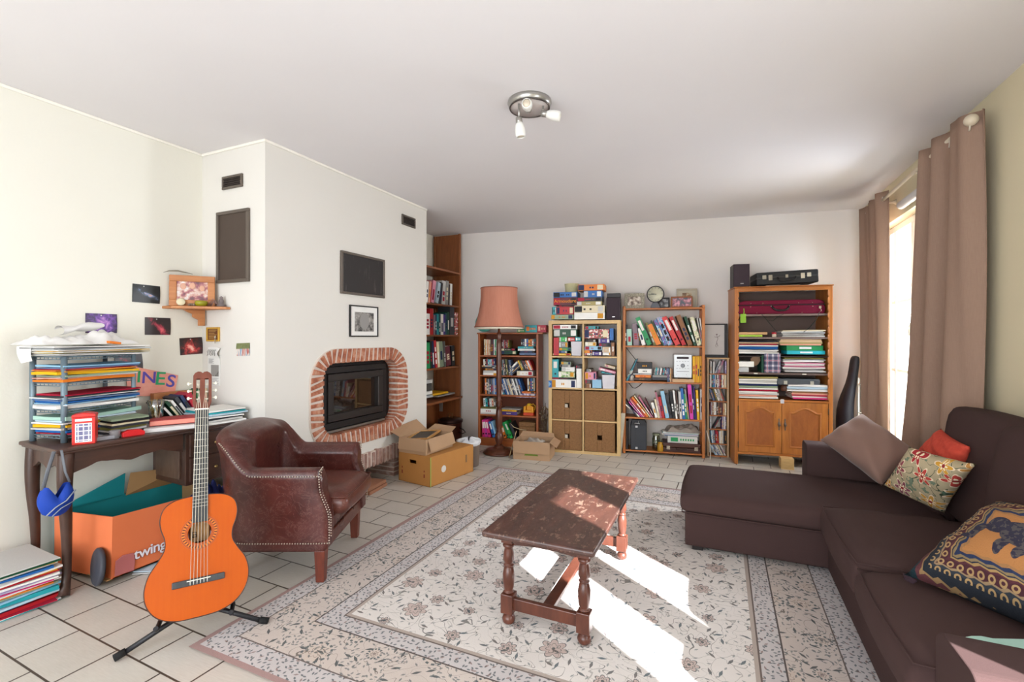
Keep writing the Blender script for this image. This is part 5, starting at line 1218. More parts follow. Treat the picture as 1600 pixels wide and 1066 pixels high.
  ('F',0.303,0.368,0.934,0.969,'charcoal','board_game'),]),
 ('KX', 'lower right cube of the cube shelf', 0.25, [
  ('F',0.404,0.47,0.723,0.772,'brown','board_game'),('F',0.404,0.479,0.774,0.812,'dark_grey','board_game'),
  ('F',0.404,0.522,0.815,0.896,'pink','board_game'),('F',0.418,0.47,0.898,0.926,'grey','board_game'),
  ('F',0.483,0.582,0.725,0.817,'light_blue','storage_box'),]),
 ('SH', 'top shelf of the open pine bookcase', 0.22, [
  ('U',0.018,1.187,0.025,0.232,0.0,'black','book'),('U',0.049,1.187,0.051,0.181,-0.039,'mint','book'),
  ('U',0.118,1.187,0.056,0.24,-0.079,'mauve','book'),('U',0.181,1.187,0.009,0.234,-0.155,'charcoal','book'),
  ('U',0.207,1.187,0.037,0.193,-0.273,'white','book'),('U',0.262,1.187,0.049,0.326,-0.403,'green','ring_binder'),
  ('U',0.328,1.187,0.024,0.261,-0.348,'olive','book'),('U',0.358,1.187,0.05,0.242,-0.408,'orange','book'),
  ('U',0.424,1.187,0.01,0.302,-0.441,'dark_green','book'),('U',0.437,1.187,0.035,0.295,-0.386,'blue_flowered','book'),
  ('U',0.478,1.187,0.049,0.324,-0.382,'pink_flowered','book'),('U',0.553,1.187,0.052,0.333,-0.444,'scarlet','ring_binder'),
  ('U',0.623,1.187,0.038,0.333,-0.425,'red','ring_binder'),('U',0.682,1.187,0.045,0.344,-0.375,'brown','book'),
  ('U',0.74,1.187,0.025,0.326,-0.325,'dark_green','book'),('U',0.771,1.187,0.044,0.311,-0.257,'cream_patterned','ring_binder'),
  ('U',0.819,1.187,0.009,0.302,-0.18,'light_grey','book'),('U',0.83,1.187,0.009,0.299,-0.131,'white','book'),]),
 ('SH', 'second shelf of the open pine bookcase', 0.18, [
  ('U',0.035,0.797,0.01,0.245,0.434,'black','book'),('U',0.05,0.797,0.012,0.256,0.422,'teal','book'),('U',0.061,0.797,0.01,0.263,0.402,'navy','book'),
  ('F',0.115,0.3,0.808,0.835,'dark_brown','book'),('F',0.134,0.298,0.837,0.867,'orange','book'),('F',0.111,0.305,0.868,0.883,'silver','book'),
  ('F',0.164,0.305,0.885,0.933,'white','book'),('F',0.147,0.313,0.935,1.001,'black','book'),('F',0.315,0.467,0.815,0.842,'charcoal','cd_case'),
  ('F',0.315,0.467,0.844,0.868,'grey','cd_case'),('U',0.341,0.87,0.015,0.068,0.148,'grey','cd_case'),
  ('U',0.357,0.87,0.015,0.074,0.136,'teal','cd_case'),('U',0.373,0.871,0.015,0.07,0.144,'silver','cd_case'),
  ('U',0.388,0.871,0.014,0.067,0.15,'dark_teal','cd_case'),('U',0.404,0.871,0.015,0.073,0.152,'white','cd_case'),
  ('U',0.42,0.872,0.015,0.069,0.16,'charcoal','cd_case'),('U',0.436,0.872,0.015,0.066,0.153,'teal','cd_case'),
  ('U',0.452,0.872,0.015,0.072,0.14,'maroon','cd_case'),('U',0.467,0.873,0.014,0.068,0.148,'slate_blue','cd_case'),
  ('U',0.47,0.797,0.012,0.142,0.0,'slate_blue','cd_case'),('U',0.483,0.797,0.012,0.147,0.0,'navy','cd_case'),
  ('U',0.496,0.797,0.012,0.145,0.0,'beige','cd_case'),('U',0.509,0.797,0.012,0.142,0.0,'brown','cd_case'),
  ('U',0.726,0.797,0.022,0.276,0.0,'yellow','folder'),('U',0.75,0.797,0.022,0.28,0.0,'ochre','folder'),
  ('U',0.774,0.797,0.018,0.279,0.0,'yellow','folder'),('U',0.794,0.797,0.021,0.281,0.0,'ochre','folder'),]),
 ('SH', 'third shelf of the open pine bookcase', 0.2, [
  ('U',0.147,0.403,0.013,0.217,-0.632,'black','book'),('U',0.173,0.403,0.012,0.205,-0.851,'white','book'),
  ('U',0.198,0.403,0.012,0.211,-0.708,'magenta','book'),('U',0.218,0.403,0.013,0.232,-0.675,'pink','book'),
  ('U',0.239,0.403,0.011,0.254,-0.685,'scarlet','book'),('U',0.257,0.403,0.022,0.266,-0.668,'orange','book'),
  ('U',0.289,0.403,0.01,0.286,-0.637,'cream','book'),('U',0.307,0.403,0.015,0.262,-0.578,'rose','book'),
  ('U',0.329,0.403,0.01,0.224,-0.448,'maroon','book'),('U',0.344,0.403,0.027,0.167,-0.278,'white','book'),
  ('U',0.374,0.403,0.02,0.206,-0.205,'cream','book'),('U',0.398,0.403,0.015,0.282,-0.204,'rose','book'),
  ('U',0.417,0.403,0.028,0.23,-0.202,'red','book'),('U',0.451,0.403,0.038,0.296,-0.19,'light_blue','book'),
  ('U',0.494,0.403,0.025,0.256,-0.177,'charcoal','book'),('U',0.523,0.403,0.028,0.294,-0.126,'black','book'),
  ('U',0.555,0.403,0.018,0.303,-0.109,'white','book'),('U',0.577,0.403,0.014,0.295,-0.098,'dark_brown','book'),
  ('U',0.595,0.403,0.025,0.295,-0.054,'light_grey','book'),('U',0.624,0.403,0.028,0.328,-0.073,'blue','book'),
  ('U',0.655,0.403,0.018,0.267,-0.097,'green','book'),('U',0.677,0.403,0.016,0.322,-0.118,'grey','book'),
  ('U',0.699,0.403,0.035,0.372,-0.07,'magenta','book'),('U',0.739,0.403,0.013,0.362,-0.091,'navy','book'),
  ('U',0.755,0.403,0.011,0.347,-0.075,'purple','book'),('U',0.77,0.403,0.023,0.314,-0.051,'yellow','book'),
  ('U',0.799,0.403,0.028,0.323,0.0,'light_grey','book'),]),
 ('CD', 'top tier of the narrow CD tower', 0.12, [
  ('U',0.035,0.889,0.01,0.134,0.0,'white','cd_case'),('U',0.045,0.889,0.009,0.129,0.0,'charcoal','cd_case'),
  ('U',0.062,0.889,0.006,0.132,0.015,'grey','cd_case'),('U',0.069,0.889,0.007,0.127,0.016,'white','cd_case'),
  ('U',0.076,0.889,0.007,0.135,0.015,'silver','cd_case'),('U',0.091,0.889,0.014,0.141,0.346,'silver','cd_case'),
  ('U',0.106,0.889,0.013,0.137,0.359,'mauve','cd_case'),('U',0.12,0.889,0.013,0.144,0.339,'rose','cd_case'),
  ('U',0.18,0.889,0.012,0.134,0.0,'lilac','cd_case'),]),
 ('CD', 'second tier of the narrow CD tower', 0.12, [
  ('U',0.031,0.74,0.012,0.138,0.0,'white','cd_case'),('U',0.043,0.74,0.012,0.134,0.0,'black','cd_case'),
  ('U',0.055,0.74,0.011,0.142,0.0,'teal','cd_case'),('U',0.066,0.74,0.012,0.138,0.0,'blue','cd_case'),
  ('U',0.078,0.74,0.011,0.146,0.0,'silver','cd_case'),('U',0.089,0.74,0.012,0.141,0.0,'charcoal','cd_case'),
  ('U',0.101,0.74,0.011,0.137,0.0,'white','cd_case'),('U',0.112,0.74,0.012,0.145,0.0,'mauve','cd_case'),
  ('U',0.124,0.74,0.011,0.141,0.0,'crimson','cd_case'),('U',0.135,0.74,0.012,0.137,0.0,'charcoal','cd_case'),
  ('U',0.147,0.74,0.011,0.145,0.0,'white','cd_case'),('U',0.158,0.74,0.012,0.141,0.0,'cream','cd_case'),
  ('U',0.17,0.74,0.011,0.137,0.0,'beige','cd_case'),('U',0.181,0.74,0.011,0.145,0.0,'cream','cd_case'),]),
 ('CD', 'third tier of the narrow CD tower', 0.12, [
  ('U',0.062,0.596,0.015,0.129,-0.307,'slate_blue','cd_case'),('U',0.078,0.596,0.016,0.125,-0.309,'charcoal','cd_case'),
  ('U',0.095,0.596,0.015,0.133,-0.298,'olive','cd_case'),('U',0.111,0.596,0.015,0.13,-0.297,'white','cd_case'),
  ('U',0.127,0.596,0.016,0.126,-0.307,'grey','cd_case'),('U',0.144,0.596,0.015,0.134,-0.296,'silver','cd_case'),
  ('U',0.16,0.596,0.015,0.13,-0.297,'brown','cd_case'),('U',0.176,0.596,0.015,0.137,-0.28,'charcoal','cd_case'),]),
 ('CD', 'fourth tier of the narrow CD tower', 0.12, [
  ('U',0.029,0.444,0.012,0.128,0.0,'maroon','cd_case'),('U',0.042,0.444,0.012,0.136,0.0,'silver','cd_case'),
  ('U',0.054,0.444,0.012,0.132,0.0,'brown','cd_case'),('U',0.067,0.444,0.012,0.14,0.0,'white','cd_case'),
  ('U',0.08,0.444,0.012,0.136,0.0,'white','cd_case'),('U',0.094,0.444,0.01,0.138,0.0,'dark_brown','cd_case'),
  ('U',0.104,0.444,0.01,0.134,0.0,'charcoal','cd_case'),('U',0.114,0.444,0.009,0.142,0.0,'brown','cd_case'),
  ('U',0.123,0.444,0.01,0.138,0.0,'black','cd_case'),('U',0.133,0.444,0.01,0.134,0.0,'maroon','cd_case'),
  ('U',0.143,0.444,0.01,0.142,0.0,'charcoal','cd_case'),('U',0.153,0.444,0.009,0.138,0.0,'brown','cd_case'),
  ('U',0.164,0.444,0.013,0.132,0.0,'beige','cd_case'),('U',0.178,0.444,0.013,0.128,0.0,'cream','cd_case'),]),
 ('CD', 'fifth tier of the narrow CD tower', 0.12, [
  ('U',0.031,0.296,0.012,0.138,0.0,'silver','cd_case'),('U',0.07,0.296,0.01,0.135,0.477,'charcoal','cd_case'),
  ('U',0.082,0.296,0.01,0.132,0.491,'grey','cd_case'),('U',0.146,0.296,0.008,0.14,0.0,'purple','cd_case'),
  ('U',0.154,0.296,0.008,0.136,0.0,'silver','cd_case'),('U',0.162,0.296,0.007,0.132,0.0,'mauve','cd_case'),
  ('U',0.169,0.296,0.008,0.14,0.0,'white','cd_case'),('U',0.177,0.296,0.008,0.136,0.0,'lilac','cd_case'),
  ('U',0.185,0.296,0.007,0.132,0.0,'charcoal','cd_case'),]),
 ('CD', 'sixth tier of the narrow CD tower', 0.12, [
  ('U',0.048,0.141,0.008,0.129,-0.101,'light_blue','cd_case'),('U',0.056,0.141,0.009,0.137,-0.088,'white','cd_case'),
  ('U',0.065,0.141,0.008,0.133,-0.098,'slate_blue','cd_case'),('U',0.073,0.141,0.009,0.141,-0.086,'silver','cd_case'),
  ('U',0.082,0.141,0.008,0.137,-0.095,'navy','cd_case'),('U',0.092,0.141,0.013,0.137,-0.073,'crimson','cd_case'),
  ('U',0.106,0.141,0.013,0.133,-0.075,'red','cd_case'),('U',0.122,0.141,0.013,0.133,0.0,'white','cd_case'),
  ('U',0.136,0.141,0.013,0.141,0.0,'cream','cd_case'),('U',0.15,0.141,0.013,0.137,0.0,'light_grey','cd_case'),
  ('U',0.164,0.141,0.013,0.146,0.0,'charcoal','cd_case'),('U',0.178,0.141,0.013,0.142,0.0,'black','cd_case'),]),
 ('CD', 'bottom tier of the narrow CD tower', 0.12, [
  ('U',0.082,0.012,0.012,0.119,-0.49,'light_blue','cd_case'),('U',0.096,0.012,0.012,0.116,-0.502,'white','cd_case'),
  ('U',0.11,0.012,0.012,0.123,-0.471,'slate_blue','cd_case'),('U',0.124,0.012,0.011,0.121,-0.482,'silver','cd_case'),
  ('U',0.137,0.012,0.012,0.117,-0.49,'white','cd_case'),('U',0.151,0.012,0.012,0.125,-0.456,'cream','cd_case'),
  ('U',0.165,0.012,0.012,0.121,-0.471,'grey','cd_case'),('U',0.179,0.012,0.011,0.129,-0.439,'white','cd_case'),]),
 ('CB', 'second shelf of the oak cabinet', 0.24, [
  ('F',-0.02,0.214,1.284,1.303,'lime','folder'),('F',-0.014,0.258,1.305,1.33,'cardboard','folder'),('F',0.39,0.759,1.284,1.294,'white','paper_sheaf'),
  ('F',0.399,0.754,1.295,1.305,'light_grey','paper_sheaf'),('F',0.395,0.754,1.306,1.316,'white','paper_sheaf'),
  ('F',0.385,0.759,1.317,1.327,'silver','paper_sheaf'),('F',0.385,0.749,1.328,1.338,'white','paper_sheaf'),
  ('F',0.395,0.765,1.339,1.349,'cream','paper_sheaf'),]),
 ('CB', 'middle shelf of the oak cabinet', 0.24, [
  ('F',-0.001,0.361,1.115,1.129,'white','paper_sheaf'),('F',-0.01,0.346,1.129,1.143,'light_grey','paper_sheaf'),
  ('F',-0.019,0.356,1.143,1.157,'white','paper_sheaf'),('F',-0.01,0.351,1.158,1.172,'blue','paper_sheaf'),
  ('F',-0.001,0.351,1.172,1.186,'blue','paper_sheaf'),('F',-0.005,0.356,1.186,1.2,'white','paper_sheaf'),
  ('F',-0.015,0.346,1.201,1.215,'crimson','paper_sheaf'),('F',-0.015,0.361,1.215,1.229,'beige','paper_sheaf'),
  ('F',-0.005,0.346,1.229,1.243,'charcoal','paper_sheaf'),('F',0.434,0.762,1.112,1.147,'cyan','ring_binder'),
  ('F',0.431,0.748,1.149,1.197,'green','ring_binder'),('F',0.375,0.728,1.199,1.214,'salmon','folder'),('F',0.366,0.739,1.214,1.229,'khaki','folder'),
  ('F',0.366,0.734,1.229,1.243,'beige','folder'),('F',0.375,0.734,1.244,1.258,'beige','folder'),]),
 ('CB', 'third shelf of the oak cabinet', 0.24, [
  ('F',-0.026,0.09,0.929,0.976,'silver','storage_box'),('F',-0.019,0.139,0.98,1.035,'white','storage_box'),
  ('F',0.414,0.768,0.938,0.954,'light_grey','paper_sheaf'),('F',0.405,0.753,0.954,0.969,'grey','paper_sheaf'),
  ('F',0.396,0.763,0.97,0.985,'white','paper_sheaf'),('F',0.405,0.758,0.986,1.001,'rose','paper_sheaf'),
  ('F',0.414,0.758,1.002,1.017,'white','paper_sheaf'),('F',0.41,0.763,1.018,1.033,'pink','paper_sheaf'),
  ('F',0.401,0.753,1.034,1.049,'white','paper_sheaf'),('F',0.401,0.768,1.05,1.065,'silver','paper_sheaf'),
  ('F',0.41,0.753,1.066,1.081,'olive','paper_sheaf'),]),
 ('CB', 'lowest shelf of the oak cabinet', 0.24, [
  ('F',-0.015,0.356,0.668,0.686,'white','paper_sheaf'),('F',-0.015,0.346,0.686,0.704,'salmon','paper_sheaf'),
  ('F',-0.005,0.361,0.704,0.722,'light_grey','paper_sheaf'),('F',-0.001,0.346,0.722,0.74,'white','paper_sheaf'),
  ('F',-0.01,0.356,0.74,0.758,'crimson','paper_sheaf'),('F',-0.019,0.351,0.758,0.775,'white','paper_sheaf'),
  ('F',-0.01,0.351,0.776,0.794,'sage','paper_sheaf'),('F',-0.001,0.356,0.794,0.812,'navy','paper_sheaf'),
  ('F',-0.005,0.346,0.812,0.83,'white','paper_sheaf'),('F',-0.015,0.361,0.83,0.847,'light_grey','paper_sheaf'),
  ('F',-0.015,0.346,0.848,0.865,'white','paper_sheaf'),('F',-0.005,0.356,0.866,0.883,'khaki','paper_sheaf'),
  ('F',0.435,0.786,0.75,0.772,'white','paper_sheaf'),('F',0.435,0.791,0.772,0.794,'pale_blue','paper_sheaf'),
  ('F',0.444,0.781,0.795,0.817,'white','paper_sheaf'),('F',0.486,0.79,0.674,0.688,'hot_pink','folder'),('F',0.482,0.781,0.688,0.703,'white','folder'),
  ('F',0.474,0.794,0.703,0.718,'crimson','folder'),('F',0.474,0.781,0.718,0.733,'salmon','folder'),('F',0.482,0.79,0.734,0.748,'brown','folder'),]),
]

# ---------------------------------------------------------------- bookcases
BIRCH = wood('#bd9a63', '#d4b27c', 'z', 5, .45, .25, .03, 'birch_veneer'); PINE = wood('#9a5424', '#c27a3c', 'z', 9, .45, .12, .05, 'orange_pine_post'); PINEX = wood('#9a5424', '#c27a3c', 'x', 9, .45, .12, .05, 'orange_pine_board')
MAHO = wood('#86431f', '#b3642f', 'x', 8, .42, .15, .04, 'reddish_wood'); MAHOZ = wood('#86431f', '#b3642f', 'z', 8, .42, .15, .04, 'reddish_wood_side')
OAKX = wood('#96541f', '#c27b35', 'x', 9, .38, .12, .06, 'honey_oak_rail'); OAKZ = wood('#96541f', '#c27b35', 'z', 9, .38, .12, .06, 'honey_oak'); DARKW = plain('#3a2c28', .7)
def fthing(name, label, cat, F, u=0, v=0, z=0, group=None, rz=0): return thing(name, label, cat, F.p(u, v, z), F.deg+rz, group)
# cube shelf
kx = fthing('cube_bookcase', 'birch cube bookcase of eight squares with woven baskets in the lower four', 'bookcase', KX)
W_, HH, D_ = .785, 1.465, .37
obj('side_panel', M().box((0, 0, 0), (.038, D_, HH)), BIRCH, kx, bevel=.002); obj('side_panel', M().box((W_-.038, 0, 0), (W_, D_, HH)), BIRCH, kx, bevel=.002)
obj('top_panel', M().box((.038, 0, HH-.038), (W_-.038, D_, HH)), BIRCH, kx); obj('bottom_panel', M().box((.038, 0, 0), (W_-.038, D_, .030)), BIRCH, kx)
obj('divider', M().box((.376, .003, .03), (.394, D_, HH-.038)), BIRCH, kx)
for z in (.361, .712, 1.062):
    for a, b in ((.038, .376), (.394, W_-.038)): obj('shelf', M().box((a, .003, z-.008), (b, D_, z+.008)), BIRCH, kx)
BK_ = NT('woven_seagrass'); _v = BK_.coord(); _w = BK_.n('ShaderNodeTexChecker'); _w.inputs['Scale'].default_value = 70; BK_.l(_v, _w.inputs[0])
_f = BK_.noise(BK_.coord(scale=(1, 1, 5)), 34, 4, .7); _h = BK_.noise(BK_.coord(scale=(4, 4, 1)), 40, 3, .7)
_c = BK_.ramp(BK_.mix(_w.outputs['Fac'], _f, _h), [(.3, '#6f4c30'), (.7, '#a57c54')]); BK_.bump(_f, .8, .006); BASK = BK_.fin(_c, .8, 0, .2)
def basket(u, z, lab, hole, tag_=True):
    b = fthing('storage_basket', lab, 'basket', KX, u, .012, z, 'woven baskets in the cube bookcase'); w_, h_ = .325, .318
    s = M(); hz, hr = h_*.48, .026
    cx_ = w_/2
    if hole:
        s.box((0, 0, 0), (cx_-hr, .012, h_)).box((cx_+hr, 0, 0), (w_, .012, h_)).box((cx_-hr, 0, 0), (cx_+hr, .012, hz-hr)).box((cx_-hr, 0, hz+hr), (cx_+hr, .012, h_))
    else: s.box((0, 0, 0), (w_, .012, h_))
    s.box((0, .012, 0), (.012, .34, h_)).box((w_-.012, .012, 0), (w_, .34, h_)).box((.012, .33, 0), (w_-.012, .34, h_)).box((.012, .012, 0), (w_-.012, .33, .01))
    obj('woven_body', s, BASK, b, bevel=.004)
    rm = M(); rm.tube([(.004, .004, h_-.004), (w_-.004, .004, h_-.004), (w_-.004, .336, h_-.004), (.004, .336, h_-.004)], .006, 6, closed=True); obj('rim', rm, BASK, b)
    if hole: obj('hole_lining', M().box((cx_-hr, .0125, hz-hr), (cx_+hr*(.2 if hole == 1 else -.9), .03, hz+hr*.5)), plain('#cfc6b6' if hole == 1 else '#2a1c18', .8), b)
    return b
basket(.044, .371, 'woven basket with a pale handle hole, third row left of the cube bookcase', 1)
basket(.401, .371, 'woven basket without a handle hole, third row right of the cube bookcase', 0)
basket(.044, .032, 'woven basket at the bottom left of the cube bookcase beside the carton', 1)
basket(.401, .032, 'woven basket with a dark square hole, bottom right of the cube bookcase', 2)
# open pine shelf
sh_ = fthing('open_bookcase', 'open orange pine bookcase with ladder ends between the cube bookcase and the CD tower', 'bookcase', SH)
W2, D2 = .845, .255
for u in (0, W2-.03):
    for v in (0, D2-.03): obj('post', M().box((u, v, 0), (u+.03, v+.03, 1.585 if v == 0 else 1.62)), PINE, sh_, bevel=.006)
    obj('end_cap', M().box((u-.001, .0, 1.585), (u+.031, D2, 1.622)), PINE, sh_, bevel=.01, seg=3)
    for z in (.03, .40, .80, 1.18): obj('end_rail', M().box((u+.004, .03, z-.03), (u+.026, D2-.03, z)), PINE, sh_, bevel=.002)
for z in (.045, .403, .797, 1.187, 1.597): obj('shelf', M().box((.03 if z < 1.5 else .0, .004, z-.018), (W2-.03 if z < 1.5 else W2, D2-.004, z)), PINEX, sh_, bevel=.003)
obj('cross_brace', M().tube([(.03, D2-.01, 1.16), (.30, D2-.01, .80)], .0035, 6).tube([(.03, D2-.01, .79), (.10, D2-.012, .70), (.13, D2-.012, .695), (.17, D2-.012, .72), (.24, D2-.01, .79)], .0045, 6), plain('#5a5350', .5, .5), sh_)
# CD tower
ct_ = fthing('media_tower', 'narrow pine tower of seven tiers filled with CD cases', 'bookcase', CD)
obj('side_panel', M().box((0, 0, 0), (.018, .15, 1.045)), wood('#a88a66', '#c4a680', 'z', 8, .5, .15, name='pale_pine'), ct_); obj('side_panel', M().box((.197, 0, 0), (.215, .15, 1.045)), wood('#a88a66', '#c4a680', 'z', 8, .5, .15, name='pale_pine'), ct_)
obj('top_board', M().box((-.006, -.006, 1.045), (.222, .152, 1.06)), wood('#b49468', '#cfb080', 'x', 8, .5, .15, name='pale_pine_board'), ct_, bevel=.003)
for z in (.012, .141, .296, .444, .596, .74, .889): obj('shelf', M().box((.018, .002, z-.011), (.197, .15, z)), PINEX, ct_)
obj('back_board', M().box((.018, .144, .0), (.197, .15, 1.045)), plain('#4a3226', .7), ct_)
# DVD bookcase
dv = fthing('media_bookcase', 'reddish wooden bookcase packed with DVDs behind the floor lamp', 'bookcase', DV)
W3, D3 = .735, .255
obj('side_panel', M().box((.003, 0, 0), (.028, D3, 1.315)), MAHOZ, dv, bevel=.002); obj('side_panel', M().box((.71, 0, 0), (W3, D3, 1.315)), MAHOZ, dv, bevel=.002)
obj('top_board', M().box((-.008, -.012, 1.315), (.79, D3, 1.334)), MAHO, dv, bevel=.004)
for z in (.095, .37, .606, .833, 1.067): obj('shelf', M().box((.028, .003, z-.018), (.71, D3-.006, z)), MAHO, dv, bevel=.002)
obj('back_board', M().box((.028, D3-.006, 0), (.71, D3, 1.315)), plain('#6b3721', .7), dv); obj('plinth', M().box((.028, .012, 0), (.71, .02, .077)), MAHO, dv)
# alcove bookcase along the left wall behind the chimney: its shelves run away from the camera
al = thing('alcove_bookcase', 'tall brown built-in bookcase in the alcove behind the chimney breast', 'bookcase', (-3.0, 4.05, 0), 90)
EDGE = wood('#74401f', '#9a5a30', 'z', 7, .45, .15, .04, 'alcove_wood'); EDGX = wood('#74401f', '#9a5a30', 'x', 7, .45, .15, .04, 'alcove_shelf_wood')
ya = 1.068
obj('end_panel', M().box((ya, .012, 0), (ya+.018, .355, 2.57)), EDGE, al, bevel=.002)
obj('front_post', M().box((ya-.012, -.012, 0), (ya+.02, .012, 2.575)), EDGE, al, bevel=.003); obj('rear_post', M().box((ya-.012, .345, 0), (ya+.018, .375, 2.57)), EDGE, al, bevel=.003)
for z in (1.308, 1.668): obj('shelf', M().box((.02, .0, z-.02), (ya-.012, .38, z)), EDGX, al, bevel=.002)
obj('shelf', M().box((.02, .0, .925-.022), (ya-.012, .38, .925)), EDGX, al, bevel=.002)
obj('top_shelf', M().box((.02, -.03, 2.055), (ya-.012, .38, 2.078)), EDGX, al, bevel=.002)
obj('desk_shelf', M().box((.02, -.05, .522), (ya-.012, .38, .546)), EDGX, al, bevel=.002)
obj('near_panel', M().box((.0, .0, 0), (.02, .38, 2.57)), EDGE, al); obj('lower_back', M().box((.02, .30, 0), (ya, .31, .52)), EDGE, al)
obj('bracket', M().box((.70, .02, .40), (.715, .06, .52)), plain('#8e8b86', .4, .6), al)
# oak cabinet
cb = fthing('oak_cabinet', 'honey oak cabinet with open shelves above two arched panel doors', 'cabinet', CB)
U0, U1, D4, H4 = -.044, .823, .37, 1.775
obj('side_panel', M().box((U0, 0, 0), (U0+.034, D4, H4)), OAKZ, cb, bevel=.006, seg=3); obj('side_panel', M().box((U1-.036, 0, 0), (U1, D4, H4)), OAKZ, cb, bevel=.006, seg=3)
obj('top_rail', M().box((U0+.03, 0, 1.737), (U1-.03, .025, H4)), OAKX, cb, bevel=.004); obj('top_board', M().box((U0-.006, -.01, H4), (U1+.006, D4, H4+.012)), OAKX, cb, bevel=.004)
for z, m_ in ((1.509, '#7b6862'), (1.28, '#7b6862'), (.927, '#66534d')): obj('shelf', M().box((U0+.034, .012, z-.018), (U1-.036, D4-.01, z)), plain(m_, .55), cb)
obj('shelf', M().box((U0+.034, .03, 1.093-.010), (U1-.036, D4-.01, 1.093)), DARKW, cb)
obj('base_shelf', M().box((U0+.034, -.002, .640), (U1-.036, D4-.01, .660)), OAKX, cb, bevel=.003)
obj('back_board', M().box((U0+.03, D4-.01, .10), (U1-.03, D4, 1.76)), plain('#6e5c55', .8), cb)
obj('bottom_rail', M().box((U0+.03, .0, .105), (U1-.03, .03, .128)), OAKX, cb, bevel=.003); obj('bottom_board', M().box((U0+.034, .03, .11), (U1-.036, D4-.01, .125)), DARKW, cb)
tr = M()
for k in range(15):
    z = .70+k*.072
    tr.ball((U0+.036, .003, z), (.008, .004, .032), seg=8, rings=6); tr.ball((U1-.038, .003, z), (.008, .004, .032), seg=8, rings=6)
obj('carved_edge', tr, OAKZ, cb)
def doorp(u0, u1, side):
    d = obj('door', M().box((u0, .0, .130), (u1, .018, .638)), OAKZ, cb, bevel=.003)
    m_ = .058; a0, a1, b0 = u0+m_, u1-m_, .19
    def arch(off, n=18):
        o = [(a0+off, b0+off), (a1-off, b0+off)]
        for k in range(n+1):
            t = 1-k/n; o.append((a0+off+(a1-a0-2*off)*t, .545-off+.045*max(0, math.sin(math.pi*(t*1.3-.15)))**1.2 if .11 < t < .89 else .545-off))
        return o
    A0 = arch(0); A1 = arch(.012)
    n = len(A0); g_ = M(); g_.add([(p[0], -.003, p[1]) for p in A0]+[(p[0], -.010, p[1]) for p in A1]+[(q[0], -.003, q[1]) for q in arch(.02)], [(i, (i+1) % n, n+(i+1) % n, n+i) for i in range(n)]+[(n+i, n+(i+1) % n, 2*n+(i+1) % n, 2*n+i) for i in range(n)])
    obj('moulding', g_, plain('#a8652c', .4), d)
    obj('door_panel', M().prism(arch(.02), -.003, .002), wood('#8a4a1c', '#a8622a', 'z', 12, .42, .35, .05, 'burl_panel'), d)
    hx = u1-.025 if side < 0 else u0+.025
    h_ = M().lathe([(.001, -.06), (.006, -.05), (.004, -.03), (.010, -.012), (.011, 0), (.010, .012), (.004, .03), (.006, .05), (.001, .06)], (hx, -.006, .42), 10); h_.ball((hx, -.022, .415), .011)
    obj('handle', h_, plain('#6d655f', .4, .7), d)
    for z in (.20, .56): obj('hinge', M().tube([((u0-.002 if side < 0 else u1+.002), -.004, z-.03), ((u0-.002 if side < 0 else u1+.002), -.004, z+.03)], .005, 8), plain('#6d5a48', .4, .7), d)
doorp(U0+.036, .382, -1); doorp(.386, U1-.04, 1)
obj('paper_label', M().box((.37, -.006, .628), (.402, -.003, .668)), plain('#c9c6cc', .6), cb)
for u in (.135, .565): obj('shelf_label', M().box((u, .008, .912), (u+.035, .0115, .924)), plain('#d8d4c4', .6), cb)
wb = M()
for i in range(3): wb.box((-.055, -.06, .001+i*.036), (.055, .06, .035+i*.036))
tag(obj('wood_block', wb, wood('#c4a067', '#dcbc86', 'x', 10, .6, .2, name='raw_pine'), loc=CB.p(.415, -.03, 0), rot=(0, 0, R_(4))), 'stack of raw pine blocks standing on the floor in front of the oak cabinet', 'block')

# ---------------------------------------------------------------- shelf contents from a measured table
def hashc(s): return sum((i+3)*ord(ch) for i, ch in enumerate(s))
ACC = ['white', 'black', 'cream', 'ochre', 'light_grey', 'crimson', 'navy']
def cmat(c, r=.45): return plain(PAL[c], r)
PG = striped('#ddd6c6', 1500)
def patterned(c):
    k = ('pt', c)
    if k in MATS: return MATS[k]
    t = NT('patterned_cover_'+c); v = t.coord(); f = t.noise(v, 34, 2)
    b = PAL[c]; ac_ = {'flowered': ('#5f8f4a', '#e6e4d2'), 'red_patterned': ('#e8e2da', '#3c6f4a'), 'blue_flowered': ('#8a4f8f', '#9fd0e0'), 'pink_flowered': ('#c05f8f', '#2f5fa8'), 'cream_patterned': ('#7d7250', '#a9bf86'), 'lilac_patterned': ('#f0eaf4', '#4a3f7a')}[c]
    col = t.mix(t.math('GREATER_THAN', f, .56), b, ac_[0]); col = t.mix(t.math('LESS_THAN', f, .42), col, ac_[1]); t.fin(col, .5); MATS[k] = t.m; return t.m
def cover(c): return patterned(c) if '_patterned' in c or 'flowered' in c else cmat(c)
